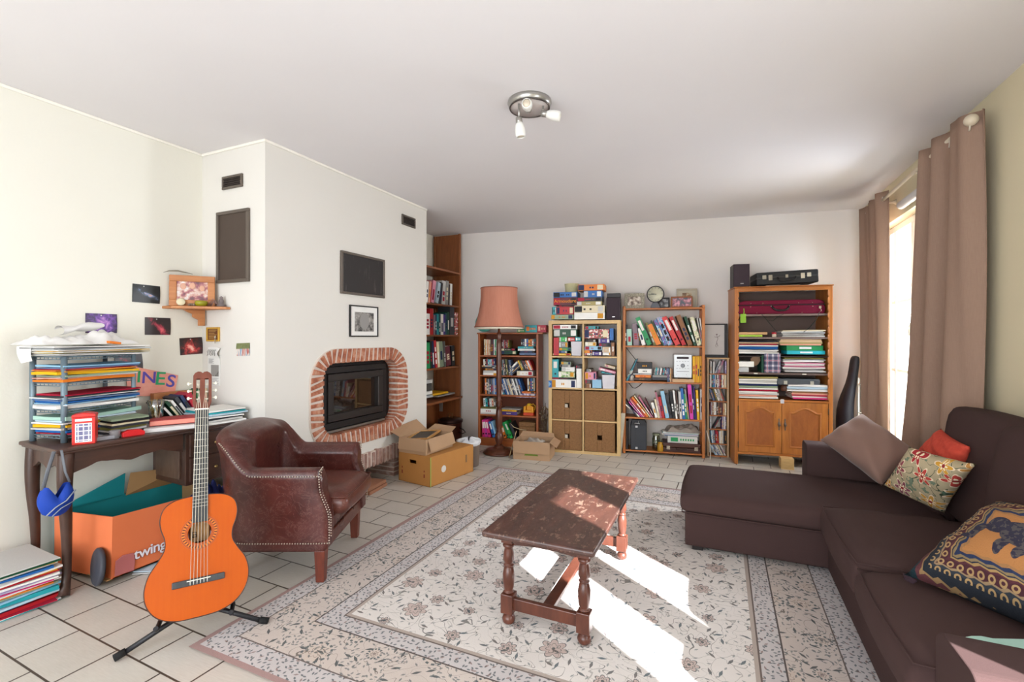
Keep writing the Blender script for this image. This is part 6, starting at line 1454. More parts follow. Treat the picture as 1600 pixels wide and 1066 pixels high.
def up_item(kind, th, d, h, lean, c, key):
    """origin at the corner that touches the shelf; x along the shelf, -y towards the viewer side"""
    x0 = 0 if lean <= 0 else -th; mb = M(); a = PAL[ACC[hashc(key) % len(ACC)]] if ACC[hashc(key) % len(ACC)] != c else PAL['white']
    mats = [cover(c), PG, plain(a, .6)]
    if kind == 'book' and th > .008:
        b = min(.0025, th*.15)
        mb.box((x0, 0, 0), (x0+b, d, h)).box((x0+th-b, 0, 0), (x0+th, d, h)).box((x0+b, 0, 0), (x0+th-b, .003, h))
        mb.box((x0+b, .003, .002), (x0+th-b, d-.002, h-.003), 1)
    else: mb.box((x0, 0, 0), (x0+th, d, h))
    r = random.Random(key)
    if kind in ('book', 'dvd_case', 'cd_case', 'folder') and '_pat' not in c:
        w_ = th*.5; q0 = r.uniform(.12, .35); q1 = r.uniform(.55, .85)
        n = r.choice([1, 2, 3]); z = q0
        for k in range(n):
            z1 = z+(q1-q0)/n*.7; mb.box((x0+th*.5-w_/2, -.0008, h*z), (x0+th*.5+w_/2, .001, h*z1), 2); z += (q1-q0)/n
    return mb, mats
def flat_item(kind, w_, d, h, c, key):
    mb = M(); r = random.Random(key); mats = [cover(c), PG, plain(PAL[ACC[hashc(key) % len(ACC)]], .6), plain(PAL[ACC[(hashc(key)+3) % len(ACC)]], .6)]
    if kind in ('paper_sheaf',): return slab(0, w_, 0, d, 0, h, hashc(key), min(.004, h*.4)), [striped(PAL[c])]
    if kind in ('book', 'magazine', 'folder'):
        b = min(.003, h*.2); mb.box((0, 0, 0), (w_, d, b)).box((0, 0, h-b), (w_, d, h)).box((0, 0, b), (w_, .003, h-b)).box((.002, .003, b), (w_-.002, d, h-b), 1)
    else:
        mb.box((0, 0, 0), (w_, d, h))
        if kind in ('board_game', 'dvd_box') and h > .01:
            mb.box((w_*.0+.004, -.0008, h*.08), (w_*r.uniform(.16, .3), .001, h*.92), 2)
            mb.box((w_*r.uniform(.72, .8), -.0008, h*.12), (w_*.95, .001, h*.88), 3)
            if h > .03:
                mb.box((-.0008, d*.1, h*.1), (.001, d*.9, h*.9), 2)
    if h > .012 and kind in ('board_game', 'book', 'dvd_box'):
        x = w_*r.uniform(.3, .4); e = w_*r.uniform(.6, .7); n = max(3, int((e-x)/max(.008, h*.35)))
        for k in range(n):
            if (k*7+hashc(key)) % 5: mb.box((x+(e-x)*k/n, -.0012, h*.34), (x+(e-x)*(k+.66)/n, .0005, h*(.6+.12*((k*3) % 3 == 1))), 2)
    return mb, mats
LBL = {}
def contents():
    for fr, place, dep, items in ROWS:
        F = FRAMES[fr]; ups = [it for it in items if it[0] == 'U']; cnt = {}
        for it in items: cnt[(it[-2], it[-1], it[0])] = cnt.get((it[-2], it[-1], it[0]), 0)+1
        seen = {}
        for i, it in enumerate(items):
            c, kind = it[-2], it[-1]; noun = human(kind); col = human(c); key = (c, kind, it[0]); seen[key] = seen.get(key, 0)+1
            adj = ''
            if it[0] == 'U':
                _, u, z, th, h, lean, _, _ = it; j = ups.index(it)
                adj = 'leaning ' if abs(lean) > .2 else 'upright '
                L = human(ups[j-1][-2]) if j else None; Rr = human(ups[j+1][-2]) if j+1 < len(ups) else None
                rel = '' if cnt[key] == 1 else (f' between {L} and {Rr} ones' if L and Rr else (f' left of the {Rr} one' if Rr else f' right of the {L} one'))
            else:
                _, u, u1, z, z1, _, _ = it; fl_ = [q for q in items if q[0] == 'F']; j = fl_.index(it)
                adj = 'flat '; below = human(fl_[j-1][-2]) if j and abs(fl_[j-1][4]-z) < .03 else None
                rel = '' if cnt[key] == 1 else (f' lying over the {below} one' if below else ' lying at the bottom of its pile')
            lab = f"{adj}{col} {noun}{rel}, {place}"
            if len(lab.split()) > 15: lab = lab.replace(' of the ', ' in the ', 1) if False else lab.replace(' lying over the ', ' over the ').replace(' ones,', ',').replace(' lying at the bottom of its pile', ' at the bottom').replace('shelf of the ', 'shelf, ').replace('tier of the ', 'tier, ').replace('cube of the ', 'cube, ')
            if lab in LBL:
                LBL[lab] += 1
                lab = f"{['', '', 'second', 'third', 'fourth', 'fifth', 'sixth', 'seventh'][min(7, LBL[lab])]} {lab}"
            else: LBL[lab] = 1
            v = .012+.010*((hashc(lab) % 7)/7); dd = dep*(.86+.14*((hashc(lab) % 5)/5))
            if fr == 'AL': v = .02
            if it[0] == 'U':
                mb, mats = up_item(kind, th, dd, h, lean, c, lab)
                o = obj(kind, mb, mats, loc=F.p(u, v, z+.0006), rot=(0, lean, F.a))
                if kind == 'ring_binder':
                    x0 = 0 if lean <= 0 else -th
                    if th > .03: obj('spine_label', M().box((x0+th*.22, -.0015, h*.52), (x0+th*.78, 0, h*.88)), plain('#e3ddd8', .6), o)
                    obj('finger_ring', M().lathe([(.006, 0), (.010, 0), (.010, .0015), (.006, .0015)], seg=14, T=Matrix.Translation((x0+th*.5, 0, h*.2)) @ Matrix.Rotation(R_(90), 4, 'X')), plain('#2b2426', .4, .5), o)
            else:
                w_ = u1-u; h = max(.003, z1-z); mb, mats = flat_item(kind, w_, dd, h-.0008, c, lab)
                o = obj(kind, mb, mats, loc=F.p(u, v, z+.0006), rot=(0, 0, F.a+R_((hashc(lab) % 5-2)*.5)))
                if kind == 'ring_binder': obj('spine_label', M().box((w_*.35, -.0015, h*.3), (w_*.68, 0, h*.75)), plain('#dfe3e4', .6), o)
            tag(o, lab, {'dvd_case': 'DVD', 'cd_case': 'CD', 'book': 'book', 'board_game': 'board game', 'ring_binder': 'binder', 'dvd_box': 'box set', 'paper_sheaf': 'papers', 'folder': 'folder', 'storage_box': 'box', 'magazine': 'magazine'}[kind], f"{noun}s, {place}")
            if kind == 'board_game' and col == 'maroon': lettering('Armoudure', .052, plain('#d9862c', .6), o, (w_*.5, -.0022, h*.52), (R_(90), 0, 0))
contents()

# ---------------------------------------------------------------- things on and around the bookcases
def place(o, F, u, v, z, rz=0, rx=0, ry=0): o.location = F.p(u, v, z); o.rotation_euler = (R_(rx), R_(ry), F.a+R_(rz)); return o
def speaker(label, F, u, v, z, w_, d, h, rz=0):
    s = fthing('loudspeaker', label, 'speaker', F, u, v, z, None, rz)
    obj('cabinet', M().box((0, .012, 0), (w_, d, h)), plain('#2c2422', .5), s, bevel=.003)
    obj('grille', M().box((.003, 0, .003), (w_-.003, .014, h-.003)), fabric('#40363c', .9, 700, .1, .2), s, bevel=.006)
    obj('badge', M().box((w_*.42, -.002, .03), (w_*.62, 0, .038)), plain('#b9b6b4', .3, .6), s); return s
speaker('dark loudspeaker standing at the right end of the cube bookcase top', KX, .632, .03, 1.4665, .15, .2, .245)
tag(place(obj('black_box', M().box((0, 0, 0), (.145, .12, .045)), plain('#2a2628', .5), bevel=.003), KX, .637, .05, 1.713), 'flat black box lying on the loudspeaker on the cube bookcase', 'box')
speaker('dark loudspeaker at the left end of the oak cabinet top', CB, -.05, .02, 1.788, .152, .2, .232)
pot = fthing('cream_pot', 'round cream plastic pot behind the game boxes on the cube bookcase', 'pot', KX, .235, .17, 1.760)
obj('bowl', M().lathe([(.055, 0), (.07, .02), (.08, .12), (.084, .124), (.078, .124), (.066, .02), (0, .015)], seg=28), plain('#cfc79a', .5), pot)
def bin_(label, F, u, v, z, w_, d, h):
    b = M(); k = .88; c0, c1 = w_*(1-k)/2, w_-w_*(1-k)/2
    b.add([(c0, .01, 0), (c1, .01, 0), (c1, d-.01, 0), (c0, d-.01, 0), (0, 0, h), (w_, 0, h), (w_, d, h), (0, d, h), (.004, .004, h), (w_-.004, .004, h), (w_-.004, d-.004, h), (.004, d-.004, h), (c0+.004, .014, .004), (c1-.004, .014, .004), (c1-.004, d-.014, .004), (c0+.004, d-.014, .004)],
          [(3, 2, 1, 0), (0, 1, 5, 4), (1, 2, 6, 5), (2, 3, 7, 6), (3, 0, 4, 7), (4, 5, 9, 8), (5, 6, 10, 9), (6, 7, 11, 10), (7, 4, 8, 11), (8, 9, 13, 12), (9, 10, 14, 13), (10, 11, 15, 14), (11, 8, 12, 15), (12, 13, 14, 15)])
    return tag(place(obj('storage_bin', b, plain('#cfccd2', .5), bevel=.001), F, u, v, z), label, 'bin')
bin_('white plastic bin in the upper left cube of the cube bookcase', KX, .250, .008, 1.0765, .118, .15, .155)
bin_('white plastic bin in the lower right cube of the cube bookcase', KX, .588, .008, .7205, .138, .2, .15)
def gbox(name, label, F, u, v, z, w_, d, h, c, acc='white', rz=0, ry=0, cat='box', txt=None, tc='#1e7a4a'):
    mb = M().box((0, 0, 0), (w_, d, h)).box((w_*.1, -.001, h*.2), (w_*.35, .001, h*.8), 1)
    n = max(3, int(w_*.5/max(.01, h*.3)))
    if not txt:
        for k in range(n): mb.box((w_*(.42+.5*k/n), -.001, h*.35), (w_*(.42+.5*(k+.6)/n), .001, h*.65), 1)
    o = obj(name, mb, [cmat(c), cmat(acc)], bevel=.001); place(o, F, u, v, z, rz, 0, ry); tag(o, label, cat)
    if txt: lettering(txt, h*.5, plain(tc, .6), o, (w_*.62, -.002, h*.5), (R_(90), 0, 0))
    return o
gbox('tea_tin', 'small teal tin at the right of the upper left cube, above the white bin', KX, .297, .02, 1.236, .06, .08, .045, 'teal')
gbox('red_tin', 'small red patterned tin right of the green box in the upper left cube', KX, .210, .03, 1.235, .08, .08, .042, 'scarlet')
gbox('long_game_box', 'long pale pink game box tilted over the white bin in the lower right cube', KX, .552, .02, .925, .18, .2, .026, 'pink', 'white', 0, 14)
gbox('game_box', 'white game box tilted on the pink one in the lower right cube', KX, .612, .03, .960, .115, .18, .026, 'cream', 'rose', 0, 14)
gbox('game_box', 'teal box tilted between the pink one and the white bin', KX, .572, .02, .889, .125, .18, .024, 'dark_teal', 'teal', 0, 10)
gbox('blue_ended_box', 'bright blue box end sticking out left of the white box in the lower left cube', KX, .004, -.022, .7205, .034, .03, .075, 'blue', 'light_blue')
# top of the DVD bookcase
gbox('puzzle_box', 'blue and orange box lying on the DVD bookcase right of the lampshade', DV, .575, .02, 1.335, .14, .16, .083, 'teal', 'orange')
gbox('puzzle_box', 'red box at the right end of the DVD bookcase top', DV, .717, .02, 1.335, .105, .16, .083, 'crimson', 'salmon')
gbox('green_folder', 'dark green folder lying beneath the edge of the lampshade', DV, .48, .02, 1.335, .093, .16, .04, 'green', 'cream')
tag(place(obj('plate', M().lathe([(.0, 0), (.09, .004), (.12, .014), (.122, .018), (.09, .010), (0, .006)], seg=32), plain('#4f9c8e', .4)), DV, .03, .19, 1.46, 0, 78), 'teal round plate standing behind the left edge of the lampshade', 'plate')
# toy and wicker box
ty = fthing('toy_till', 'yellow and orange plastic toy with a handle in the DVD bookcase', 'toy', DV, .548, .03, .3706)
obj('base', M().box((0, 0, 0), (.122, .08, .035)), plain('#c9431c', .4), ty, bevel=.006)
obj('body', M().prism([(0, .035), (.122, .035), (.118, .10), (.092, .115), (.092, .062), (.032, .062), (.032, .115), (.004, .10)], .004, .076, 'y').box((.034, .03, .06), (.09, .06, .115)), plain('#e29a1d', .4), ty, bevel=.005)
obj('knob', M().ball((.062, .04, .122), (.028, .02, .018)), plain('#e0b428', .35), ty)
obj('curly_handle', M().tube([(.08, .04, .12), (.11, .04, .135), (.138, .04, .11), (.132, .04, .07), (.118, .04, .06)], .005, 8), plain('#e0a628', .4), ty)
wk = fthing('wicker_hamper', 'brown wicker box on the bottom shelf of the DVD bookcase', 'basket', DV, .50, .02, .0956)
obj('woven_body', M().box((0, 0, 0), (.19, .16, .15)), BASK, wk, bevel=.01, seg=3); obj('woven_lid', M().box((-.004, -.004, .15), (.194, .164, .20)), BASK, wk, bevel=.014, seg=3)
obj('cord', M().tube([(-.10, -.01, .18), (-.06, -.012, .14), (.02, -.012, .115), (.09, -.008, .11)], .004, 6), plain('#c9b590', .8), wk)
# open bookcase: frames and clock on top
def pframe(label, F, u, v, z, w_, h, fw, fm, inner, lean=-10, rz=0, name='photo_frame', faces=0):
    r = fthing(name, label, 'picture', F, u, v, z, None, rz); r.rotation_euler = (R_(lean), 0, F.a+R_(rz)); f = M()
    rim(f, 0, w_, 0, h, fw, -.014, 0)
    obj('frame', f, fm, r, bevel=.002); obj('print', M().box((fw*.8, -.006, fw*.8), (w_-fw*.8, -.002, h-fw*.8)), inner, r)
    return r
def photo(name, stops, sc_=24, seed=0):
    t = NT(name); t.fin(t.ramp(t.noise(t.coord(loc=(seed, seed, seed)), sc_, 4), stops), .4); return t.m
CARV = NT('carved_silver'); _v = CARV.coord(); _f = CARV.noise(_v, 70, 3); CARV.bump(_f, .8, .006); CARV.fin(CARV.ramp(_f, [(.3, '#77705f'), (.7, '#aaa392')]), .5, .2)
pframe('carved grey photo frame at the left end of the open bookcase top', SH, .015, .08, 1.598, .215, .172, .036, CARV.m, photo('print_family', [(.35, '#6a5a52'), (.5, '#b3a394'), (.65, '#d4ccc0')], 30, 1), -10)
pframe('black photo frame partly behind the round clock', SH, .375, .12, 1.598, .122, .118, .014, plain('#1b1a1a', .4), photo('print_grey', [(.38, '#3a3a3c'), (.5, '#77777a'), (.62, '#b9b8b8')], 22, 4), -8)
pframe('tall beige card frame standing behind the brown photo frame', SH, .572, .17, 1.598, .215, .215, .02, plain('#a9a08f', .7), plain('#b3ab9a', .7), -6)
tag(place(obj('landscape_print', M().box((0, 0, 0), (.095, .002, .14)), photo('print_hill', [(.35, '#5d4636'), (.5, '#8a6f52'), (.65, '#b5a68c')], 26, 6)), SH, .632, .158, 1.628, 0, -6), 'small brown landscape print fixed on the tall beige frame', 'print')
pframe('brown wooden frame with a group photo at the right of the open bookcase top', SH, .508, .06, 1.598, .22, .122, .014, plain('#8a4f2c', .5), photo('print_group', [(.38, '#4f5d66'), (.5, '#8d6470'), (.62, '#d49aa6')], 30, 8), -8)
ck = fthing('round_clock', 'round black desk clock with a cream dial on the open bookcase', 'clock', SH, .35, .10, 1.598, None, -6)
T0 = Matrix.Translation((0, -.02, .152)) @ Matrix.Rotation(R_(90-4), 4, 'X')
obj('case', M().lathe([(.0, -.055), (.06, -.05), (.086, -.02), (.094, .0), (.094, .012), (.086, .018), (.082, .012), (0, .010)], seg=36, T=T0), plain('#27222a', .3), ck)
obj('dial', M().lathe([(0, .011), (.083, .011), (.083, .013), (0, .0131)], seg=36, T=T0), plain('#c6c3ac', .4), ck)
mk = M()
for k in range(12):
    a = R_(30*k); mk.box((-.002, .064, .0131), (.002, .076, .0142), T=T0 @ Matrix.Rotation(a, 4, 'Z'))
obj('hour_marks', mk, plain('#4a4840', .5), ck)
obj('hands', M().box((-.003, -.01, .0145), (.003, .045, .016), T=T0 @ Matrix.Rotation(R_(80), 4, 'Z')).box((-.002, -.012, .0165), (.002, .066, .018), T=T0 @ Matrix.Rotation(R_(96), 4, 'Z')).ball((0, 0, .016), (.005, .005, .003), T=T0), plain('#2b2a28', .4), ck)
obj('foot', M().prism([(-.055, 0), (.055, 0), (.035, .05), (.02, .062), (-.02, .062), (-.035, .05)], -.045, .03, 'y'), plain('#27222a', .3), ck, bevel=.004)
# hi-fi
sr = fthing('stereo', 'white upright stereo on a pale board in the open bookcase', 'stereo', SH, .533, .01, .8335)
obj('body', M().box((0, .006, .012), (.184, .2, .262)), plain('#c3c6ca', .4, .2), sr, bevel=.006, seg=3); obj('faceplate', M().box((.003, 0, .014), (.181, .008, .260)), plain('#d3d7db', .3, .2), sr, bevel=.004)
obj('display', M().prism([(.036, .213), (.148, .213), (.153, .22), (.153, .23), (.148, .237), (.036, .237), (.031, .23), (.031, .22)], -.002, .002), plain('#33282f', .2), sr)
obj('control_ring', M().lathe([(.014, 0), (.022, 0), (.022, .003), (.014, .003)], (0, 0, 0), 20, T=Matrix.Translation((.092, 0, .142)) @ Matrix.Rotation(R_(90), 4, 'X')), plain('#74777d', .3, .4), sr)
bt = M()
for k in range(5): bt.box((.026+k*.028, -.0015, .185), (.042+k*.028, .001, .191)); bt.box((.026+k*.028, -.0015, .110), (.042+k*.028, .001, .115))
for x in (.035, .135): bt.box((x, -.0015, .138), (x+.014, .001, .148)); bt.box((x-.01, -.0015, .045), (x-.004, .001, .051))
obj('buttons', bt, plain('#9a9da3', .4), sr); obj('disc_slot', M().box((.03, -.0015, .078), (.155, .001, .082)), plain('#3b3c40', .4), sr)
for x in (.02, .15): obj('foot', M().box((x, .02, 0), (x+.02, .16, .012)), plain('#4a4a4c', .6), sr)
tag(place(obj('pale_board', M().box((0, 0, 0), (.215, .21, .034)), wood('#b48f6a', '#cdaa84', 'x', 9, .6, .2, name='pale_board')), SH, .52, -.006, .7985), 'pale wooden board under the white stereo', 'board')
tag(place(obj('white_candle', M().lathe([(.024, 0), (.026, .05), (.02, .06), (0, .062)], seg=16), plain('#c9c2b8', .5)), SH, .095, .05, .7985), 'small white candle behind the leaning books in the open bookcase', 'candle')
# lower tier: instrument case, jar, suitcase, boxes, papers
ic = fthing('instrument_case', 'tall dark grey hard case standing in the bottom left of the open bookcase', 'case', SH, .083, .0, .0456)
obj('shell', M().prism([(0, 0), (.17, 0), (.172, .27), (.155, .305), (.15, .330), (.012, .330), (.01, .305), (0, .27)], 0, .20), plain('#33353b', .55), ic, bevel=.01, seg=3)
obj('upper_lid', M().prism([(.004, .27), (.166, .27), (.150, .302), (.146, .325), (.016, .325), (.014, .302)], -.004, .01), plain('#232327', .5), ic, bevel=.003)
obj('handle', M().tube([(.045, -.006, .288), (.05, -.014, .295), (.09, -.014, .295), (.095, -.006, .288)], .005, 8).tube([(.085, -.008, .295), (.085, -.010, .32)], .002, 6), plain('#a9a9aa', .3, .7), ic)
for z in (.245, .012): obj('latch', M().box((.052, -.006, z), (.076, 0, z+.022)), plain('#b9b9ba', .3, .7), ic, bevel=.001)
obj('centre_seam', M().box((.05, -.0015, .01), (.052, .001, .25)), plain('#232327', .5), ic)
tag(place(obj('flat_binder', M().box((0, 0, 0), (.02, .2, .31)), plain('#2a211f', .6)), SH, .036, .02, .0456), 'dark thin binder left of the tall grey hard case', 'binder')
jj = fthing('jam_jar', 'squat glass jar with a dark and yellow filling beside the brown suitcase', 'jar', SH, .355, .08, .0456)
obj('glass_body', M().lathe([(.036, 0), (.044, .01), (.044, .12), (.036, .15), (.036, .165), (.033, .165), (.033, .15), (.040, .12), (.040, .012), (0, .01)], seg=24), glass('jar_glass', (.80, .84, .76, 1), .2), jj)
obj('contents', M().lathe([(.0, .012), (.039, .014), (.039, .06), (0, .065)], seg=20), plain('#3a3528', .5), jj); obj('jar_lid', M().lathe([(.037, .158), (.04, .16), (.04, .178), (0, .18)], seg=24), plain('#7a7f68', .4, .3), jj)
tag(place(obj('honey_pot', M().lathe([(.026, 0), (.03, .01), (.03, .07), (.022, .085), (.024, .10), (0, .102)], seg=20), plain('#a87a1e', .25)), SH, .395, .0, .0456), 'small amber pot in front of the glass jar', 'jar')
su = fthing('small_suitcase', 'small brown suitcase lying under the papers in the open bookcase', 'suitcase', SH, .42, .0, .0456)
obj('lower_shell', M().box((0, 0, 0), (.385, .22, .05)), plain('#3f211b', .45), su, bevel=.01, seg=3); obj('upper_shell', M().box((0, 0, .052), (.385, .22, .10)), plain('#472620', .45), su, bevel=.01, seg=3)
for x in (.04, .32): obj('clasp', M().box((x, -.006, .03), (x+.035, 0, .068)).ball((x+.017, -.006, .05), (.008, .004, .008)), plain('#a79a8a', .35, .6), su)
obj('handle', M().tube([(.14, -.004, .04), (.145, -.018, .036), (.235, -.018, .036), (.24, -.004, .04)], .006, 8), plain('#2d1713', .5), su)
gbox('carton_box', 'green and white carton lying on the brown suitcase', SH, .472, .01, .1466, .30, .18, .072, 'light_grey', 'green')
pile('slate_blue white lilac white teal white'.split(), 'of the papers on the bookcase carton', 'papers on the carton', SH.p(.60, .11, .2196), 10, .38, .18, .035, seed=91, wave=.008, jit=.01)
o = crumple(15, .17, .09, .085); tag(place(obj('crumpled_bag', o, fabric('#8f857d', .8, 200, .1, .2, 20)), SH, .63, .12, .257, 5), 'crumpled greyish paper bag heaped on top of the papers in the open bookcase', 'bag')
tag(place(obj('board', M().add([(0, 0, 0), (.018, 0, 0), (.060, .01, .45), (.0, .01, .45), (0, .012, 0), (.018, .012, 0), (.060, .022, .45), (0, .022, .45)], [(0, 1, 2, 3), (7, 6, 5, 4), (0, 4, 5, 1), (1, 5, 6, 2), (2, 6, 7, 3), (3, 7, 4, 0)]), plain('#bdb9aa', .7)), SH, -.03, -.06, .0), 'narrow pale board standing between the cube bookcase and the open bookcase', 'board')
tag(obj('bent_strip', M().tube([SH.p(.858, -.02, .30), SH.p(.885, -.05, .18), SH.p(.892, -.06, .06), SH.p(.885, -.06, .004)], .006, 8, flat=.3), plain('#cfcac0', .6)), 'white bent flex strip hanging between the open bookcase and the CD tower', 'strip')
# framed drawing on the CD tower
pd_ = fthing('framed_drawing', 'black framed sketch of a dancing figure standing on the CD tower', 'picture', CD, -.05, .06, 1.0605)
f = M(); w_, h_ = .258, .365
f.box((0, -.016, 0), (w_, 0, .03)).box((0, -.016, h_-.014), (w_, 0, h_)).box((0, -.016, .03), (.014, 0, h_-.014)).box((w_-.03, -.016, .03), (w_, 0, h_-.014))
obj('frame', f, plain('#1c191a', .4), pd_, bevel=.002); obj('sheet', M().box((.01, -.008, .02), (w_-.02, -.002, h_-.01)), plain('#c9c5c0', .7), pd_)
obj('ink_figure', M().tube([(.15, -.010, .235), (.165, -.010, .205), (.150, -.010, .165), (.165, -.010, .12)], .0022, 5).tube([(.128, -.010, .225), (.155, -.010, .212), (.185, -.010, .24)], .002, 5).tube([(.155, -.010, .16), (.14, -.010, .13), (.148, -.010, .11)], .002, 5).ball((.152, -.010, .248), (.008, .001, .008)), plain('#7a6a68', .7), pd_)
# oak cabinet things
bc = fthing('briefcase', 'black hard briefcase with silver latches lying on the oak cabinet', 'case', CB, .165, .03, 1.79); bc.rotation_euler = (0, R_(-2.2), CB.a)
obj('lower_shell', M().box((0, 0, 0), (.55, .30, .068)), plain('#1e1e20', .5), bc, bevel=.012, seg=3); obj('upper_shell', M().box((0, 0, .072), (.55, .30, .128)), plain('#242426', .5), bc, bevel=.012, seg=3)
obj('trim_band', M().box((.003, .003, .064), (.547, .297, .076)), plain('#48484a', .35, .6), bc)
for x in (.055, .11, .395, .45): obj('latch', M().box((x, -.006, .058 if x in (.055, .45) else .045), (x+.035, .001, .098)), plain('#b5aea0', .3, .7), bc, bevel=.003)
obj('lock_plate', M().box((.262, -.004, .062), (.285, .001, .092)), plain('#b5aea0', .3, .7), bc); obj('handle', M().tube([(.19, -.002, .066), (.20, -.018, .045), (.22, -.024, .032), (.32, -.024, .032), (.34, -.018, .045), (.35, -.002, .066)], .009, 8), plain('#161617', .5), bc)
tag(place(obj('thin_book', M().box((0, 0, 0), (.30, .2, .008)), plain('#a28c78', .7)), CB, .25, .02, 1.7875), 'thin tan pad wedged under the black briefcase', 'pad')
bc.location.z = 1.797
vc = fthing('violin_case', 'burgundy instrument case with black handle on the top shelf of the oak cabinet', 'case', CB, -.015, .02, 1.5096)
VC_ = fabric('#6d1530', .7, 500, .1, .2, 8)
obj('lower_shell', M().prism([(0.01, .0), (.775, 0), (.785, .05), (.775, .088), (.01, .088), (0, .05)], 0, .24), VC_, vc, bevel=.012, seg=3); obj('upper_shell', M().prism([(.01, .092), (.775, .092), (.77, .125), (.72, .14), (.06, .135), (.015, .12)], .004, .235), VC_, vc, bevel=.012, seg=3)
obj('dark_zip', M().box((.004, -.001, .087), (.78, .24, .094)), plain('#1d1417', .6), vc); obj('handle', M().tube([(.315, -.004, .075), (.33, -.018, .05), (.36, -.028, .035), (.42, -.028, .035), (.45, -.018, .05), (.465, -.004, .075)], .010, 8), plain('#1b191b', .4), vc)
sd_ = M()
for x, z in ((.31, .076), (.47, .076), (.125, .075), (.125, .108), (.235, .108), (.55, .108), (.67, .108), (.67, .072), (.18, .012), (.58, .012)): sd_.ball((x, -.002, z), (.007 if x in (.31, .47) else .004, .003, .007 if x in (.31, .47) else .004), seg=8, rings=5)
obj('studs', sd_, plain('#c9c2b4', .25, .8), vc); obj('clasp', M().box((.725, -.006, .05), (.745, 0, .075)).tube([(.735, -.006, .05), (.745, -.008, .03), (.735, -.008, .02)], .003, 6), plain('#c9c2b4', .25, .8), vc)
obj('shoulder_strap', M().tube([(.22, -.004, .004), (.26, -.015, -.05), (.31, -.02, -.12), (.35, -.018, -.17)], .011, 6, flat=.25).tube([(.42, -.004, .0), (.36, -.012, -.03), (.32, -.014, -.07), (.28, -.012, -.06)], .007, 6, flat=.3).tube([(.73, -.006, .02), (.70, -.008, -.06), (.64, -.008, -.14), (.58, -.008, -.19)], .003, 6), plain('#1c2a24', .8), vc)
tag(place(obj('luggage_tag', M().box((0, -.002, 0), (.052, .001, .09)).tube([(.03, -.0, .088), (.034, .0, .11), (.032, .004, .145)], .004, 6), plain('#84b02c', .5), bevel=.002), CB, .012, .012, 1.424), 'lime green luggage tag hanging from the burgundy case', 'tag')
pt_ = fthing('little_pot', 'tiny white pot with a red lid on the second shelf of the oak cabinet', 'pot', CB, .325, .04, 1.2806)
obj('pot', M().lathe([(.017, 0), (.02, .004), (.02, .03), (0, .03)], seg=16), plain('#d9c9b4', .5), pt_); obj('red_lid', M().lathe([(.021, .03), (.022, .032), (.022, .048), (0, .05)], seg=16), plain('#b52b36', .4), pt_)
def tartan():
    t = NT('tartan_print'); p = t.xyz(t.coord())
    def band(ax, per, off, w_): return t.math('LESS_THAN', t.math('ABSOLUTE', t.math('SUBTRACT', t.math('FRACT', t.math('ADD', t.math('DIVIDE', ax, per), off)), .5)), w_)
    a = t.math('ADD', t.math('MULTIPLY', band(p[0], .05, 0, .2), .33), t.math('MULTIPLY', band(p[2], .05, .1, .2), .33)); b = t.math('MAXIMUM', band(p[0], .1, .25, .06), band(p[2], .1, .3, .06))
    return t.fin(t.mix(t.math('MULTIPLY', b, .6), t.ramp(a, [(0, '#3c3f5c'), (.33, '#77778c'), (.66, '#c9c6ce')]), '#a0526a'), .6)
tag(place(obj('tartan_box', M().box((0, 0, 0), (.145, .17, .19)), tartan(), bevel=.002), CB, .232, .01, .9275), 'tartan patterned box upright in the middle of the oak cabinet', 'box')
tag(place(obj('green_file', M().box((0, 0, 0), (.018, .18, .17)), plain('#1d4a3a', .6)), CB, .208, .02, .9275), 'dark green file pressed against the left of the tartan box', 'binder')
tag(place(obj('card_mask', M().prism([(0, .03), (.03, .0), (.07, .02), (.09, .06), (.085, .105), (.02, .105), (0, .075)], 0, .02), plain('#7d6450', .8), bevel=.004), CB, .115, .05, .985), 'tan curved card shape hanging behind the white boxes in the oak cabinet', 'card')
gc = fthing('grey_case', 'long grey case with two pale latches on the lowest open shelf of the oak cabinet', 'case', CB, .345, .015, .808)
obj('shell', M().box((0, 0, 0), (.375, .2, .062)), plain('#4b4f54', .5), gc, bevel=.01, seg=3)
for x in (.06, .29): obj('latch', M().box((x, -.004, .008), (x+.03, 0, .042)), plain('#b7b5a8', .4, .4), gc)
tag(place(obj('round_tin', M().lathe([(.035, 0), (.04, .005), (.04, .05), (.034, .056), (0, .058)], seg=20), plain('#5d3a2a', .5)), CB, .43, .07, .7455), 'round brown tin squeezed between the two paper piles of the oak cabinet', 'tin')

# ---------------------------------------------------------------- floor lamp
lp = thing('floor_lamp', 'tall floor lamp with turned wooden pole and salmon fabric shade before the DVD bookcase', 'lamp', (-2.243, 4.685, 0), 20)
LW = wood('#3f2116', '#6b3a26', 'z', 8, .28, .3, name='turned_walnut')
obj('base', M().lathe([(.165, 0), (.175, .006), (.175, .018), (.155, .026), (.145, .034), (.14, .044), (.08, .055), (.05, .075), (.045, .09)], seg=36), LW, lp)
obj('pole', M().lathe([(.03, .088), (.028, .10), (.04, .13), (.047, .17), (.04, .215), (.025, .235), (.032, .245), (.024, .26), (.036, .30), (.04, .38), (.032, .47), (.024, .51), (.038, .52), (.024, .535), (.034, .55), (.024, .57), (.038, .585), (.024, .60), (.026, .63), (.030, .70), (.030, 1.0), (.026, 1.20), (.022, 1.255), (.030, 1.262), (.022, 1.27), (.030, 1.29), (.026, 1.32), (.014, 1.34), (.012, 1.40)], seg=20), LW, lp)
SHD = NT('salmon_silk'); _v = SHD.coord(); SHD.fin(SHD.mix(SHD.noise(SHD.coord(scale=(1, 1, .1)), 60, 3), '#b3745f', '#c0836e'), .8, 0, .2)
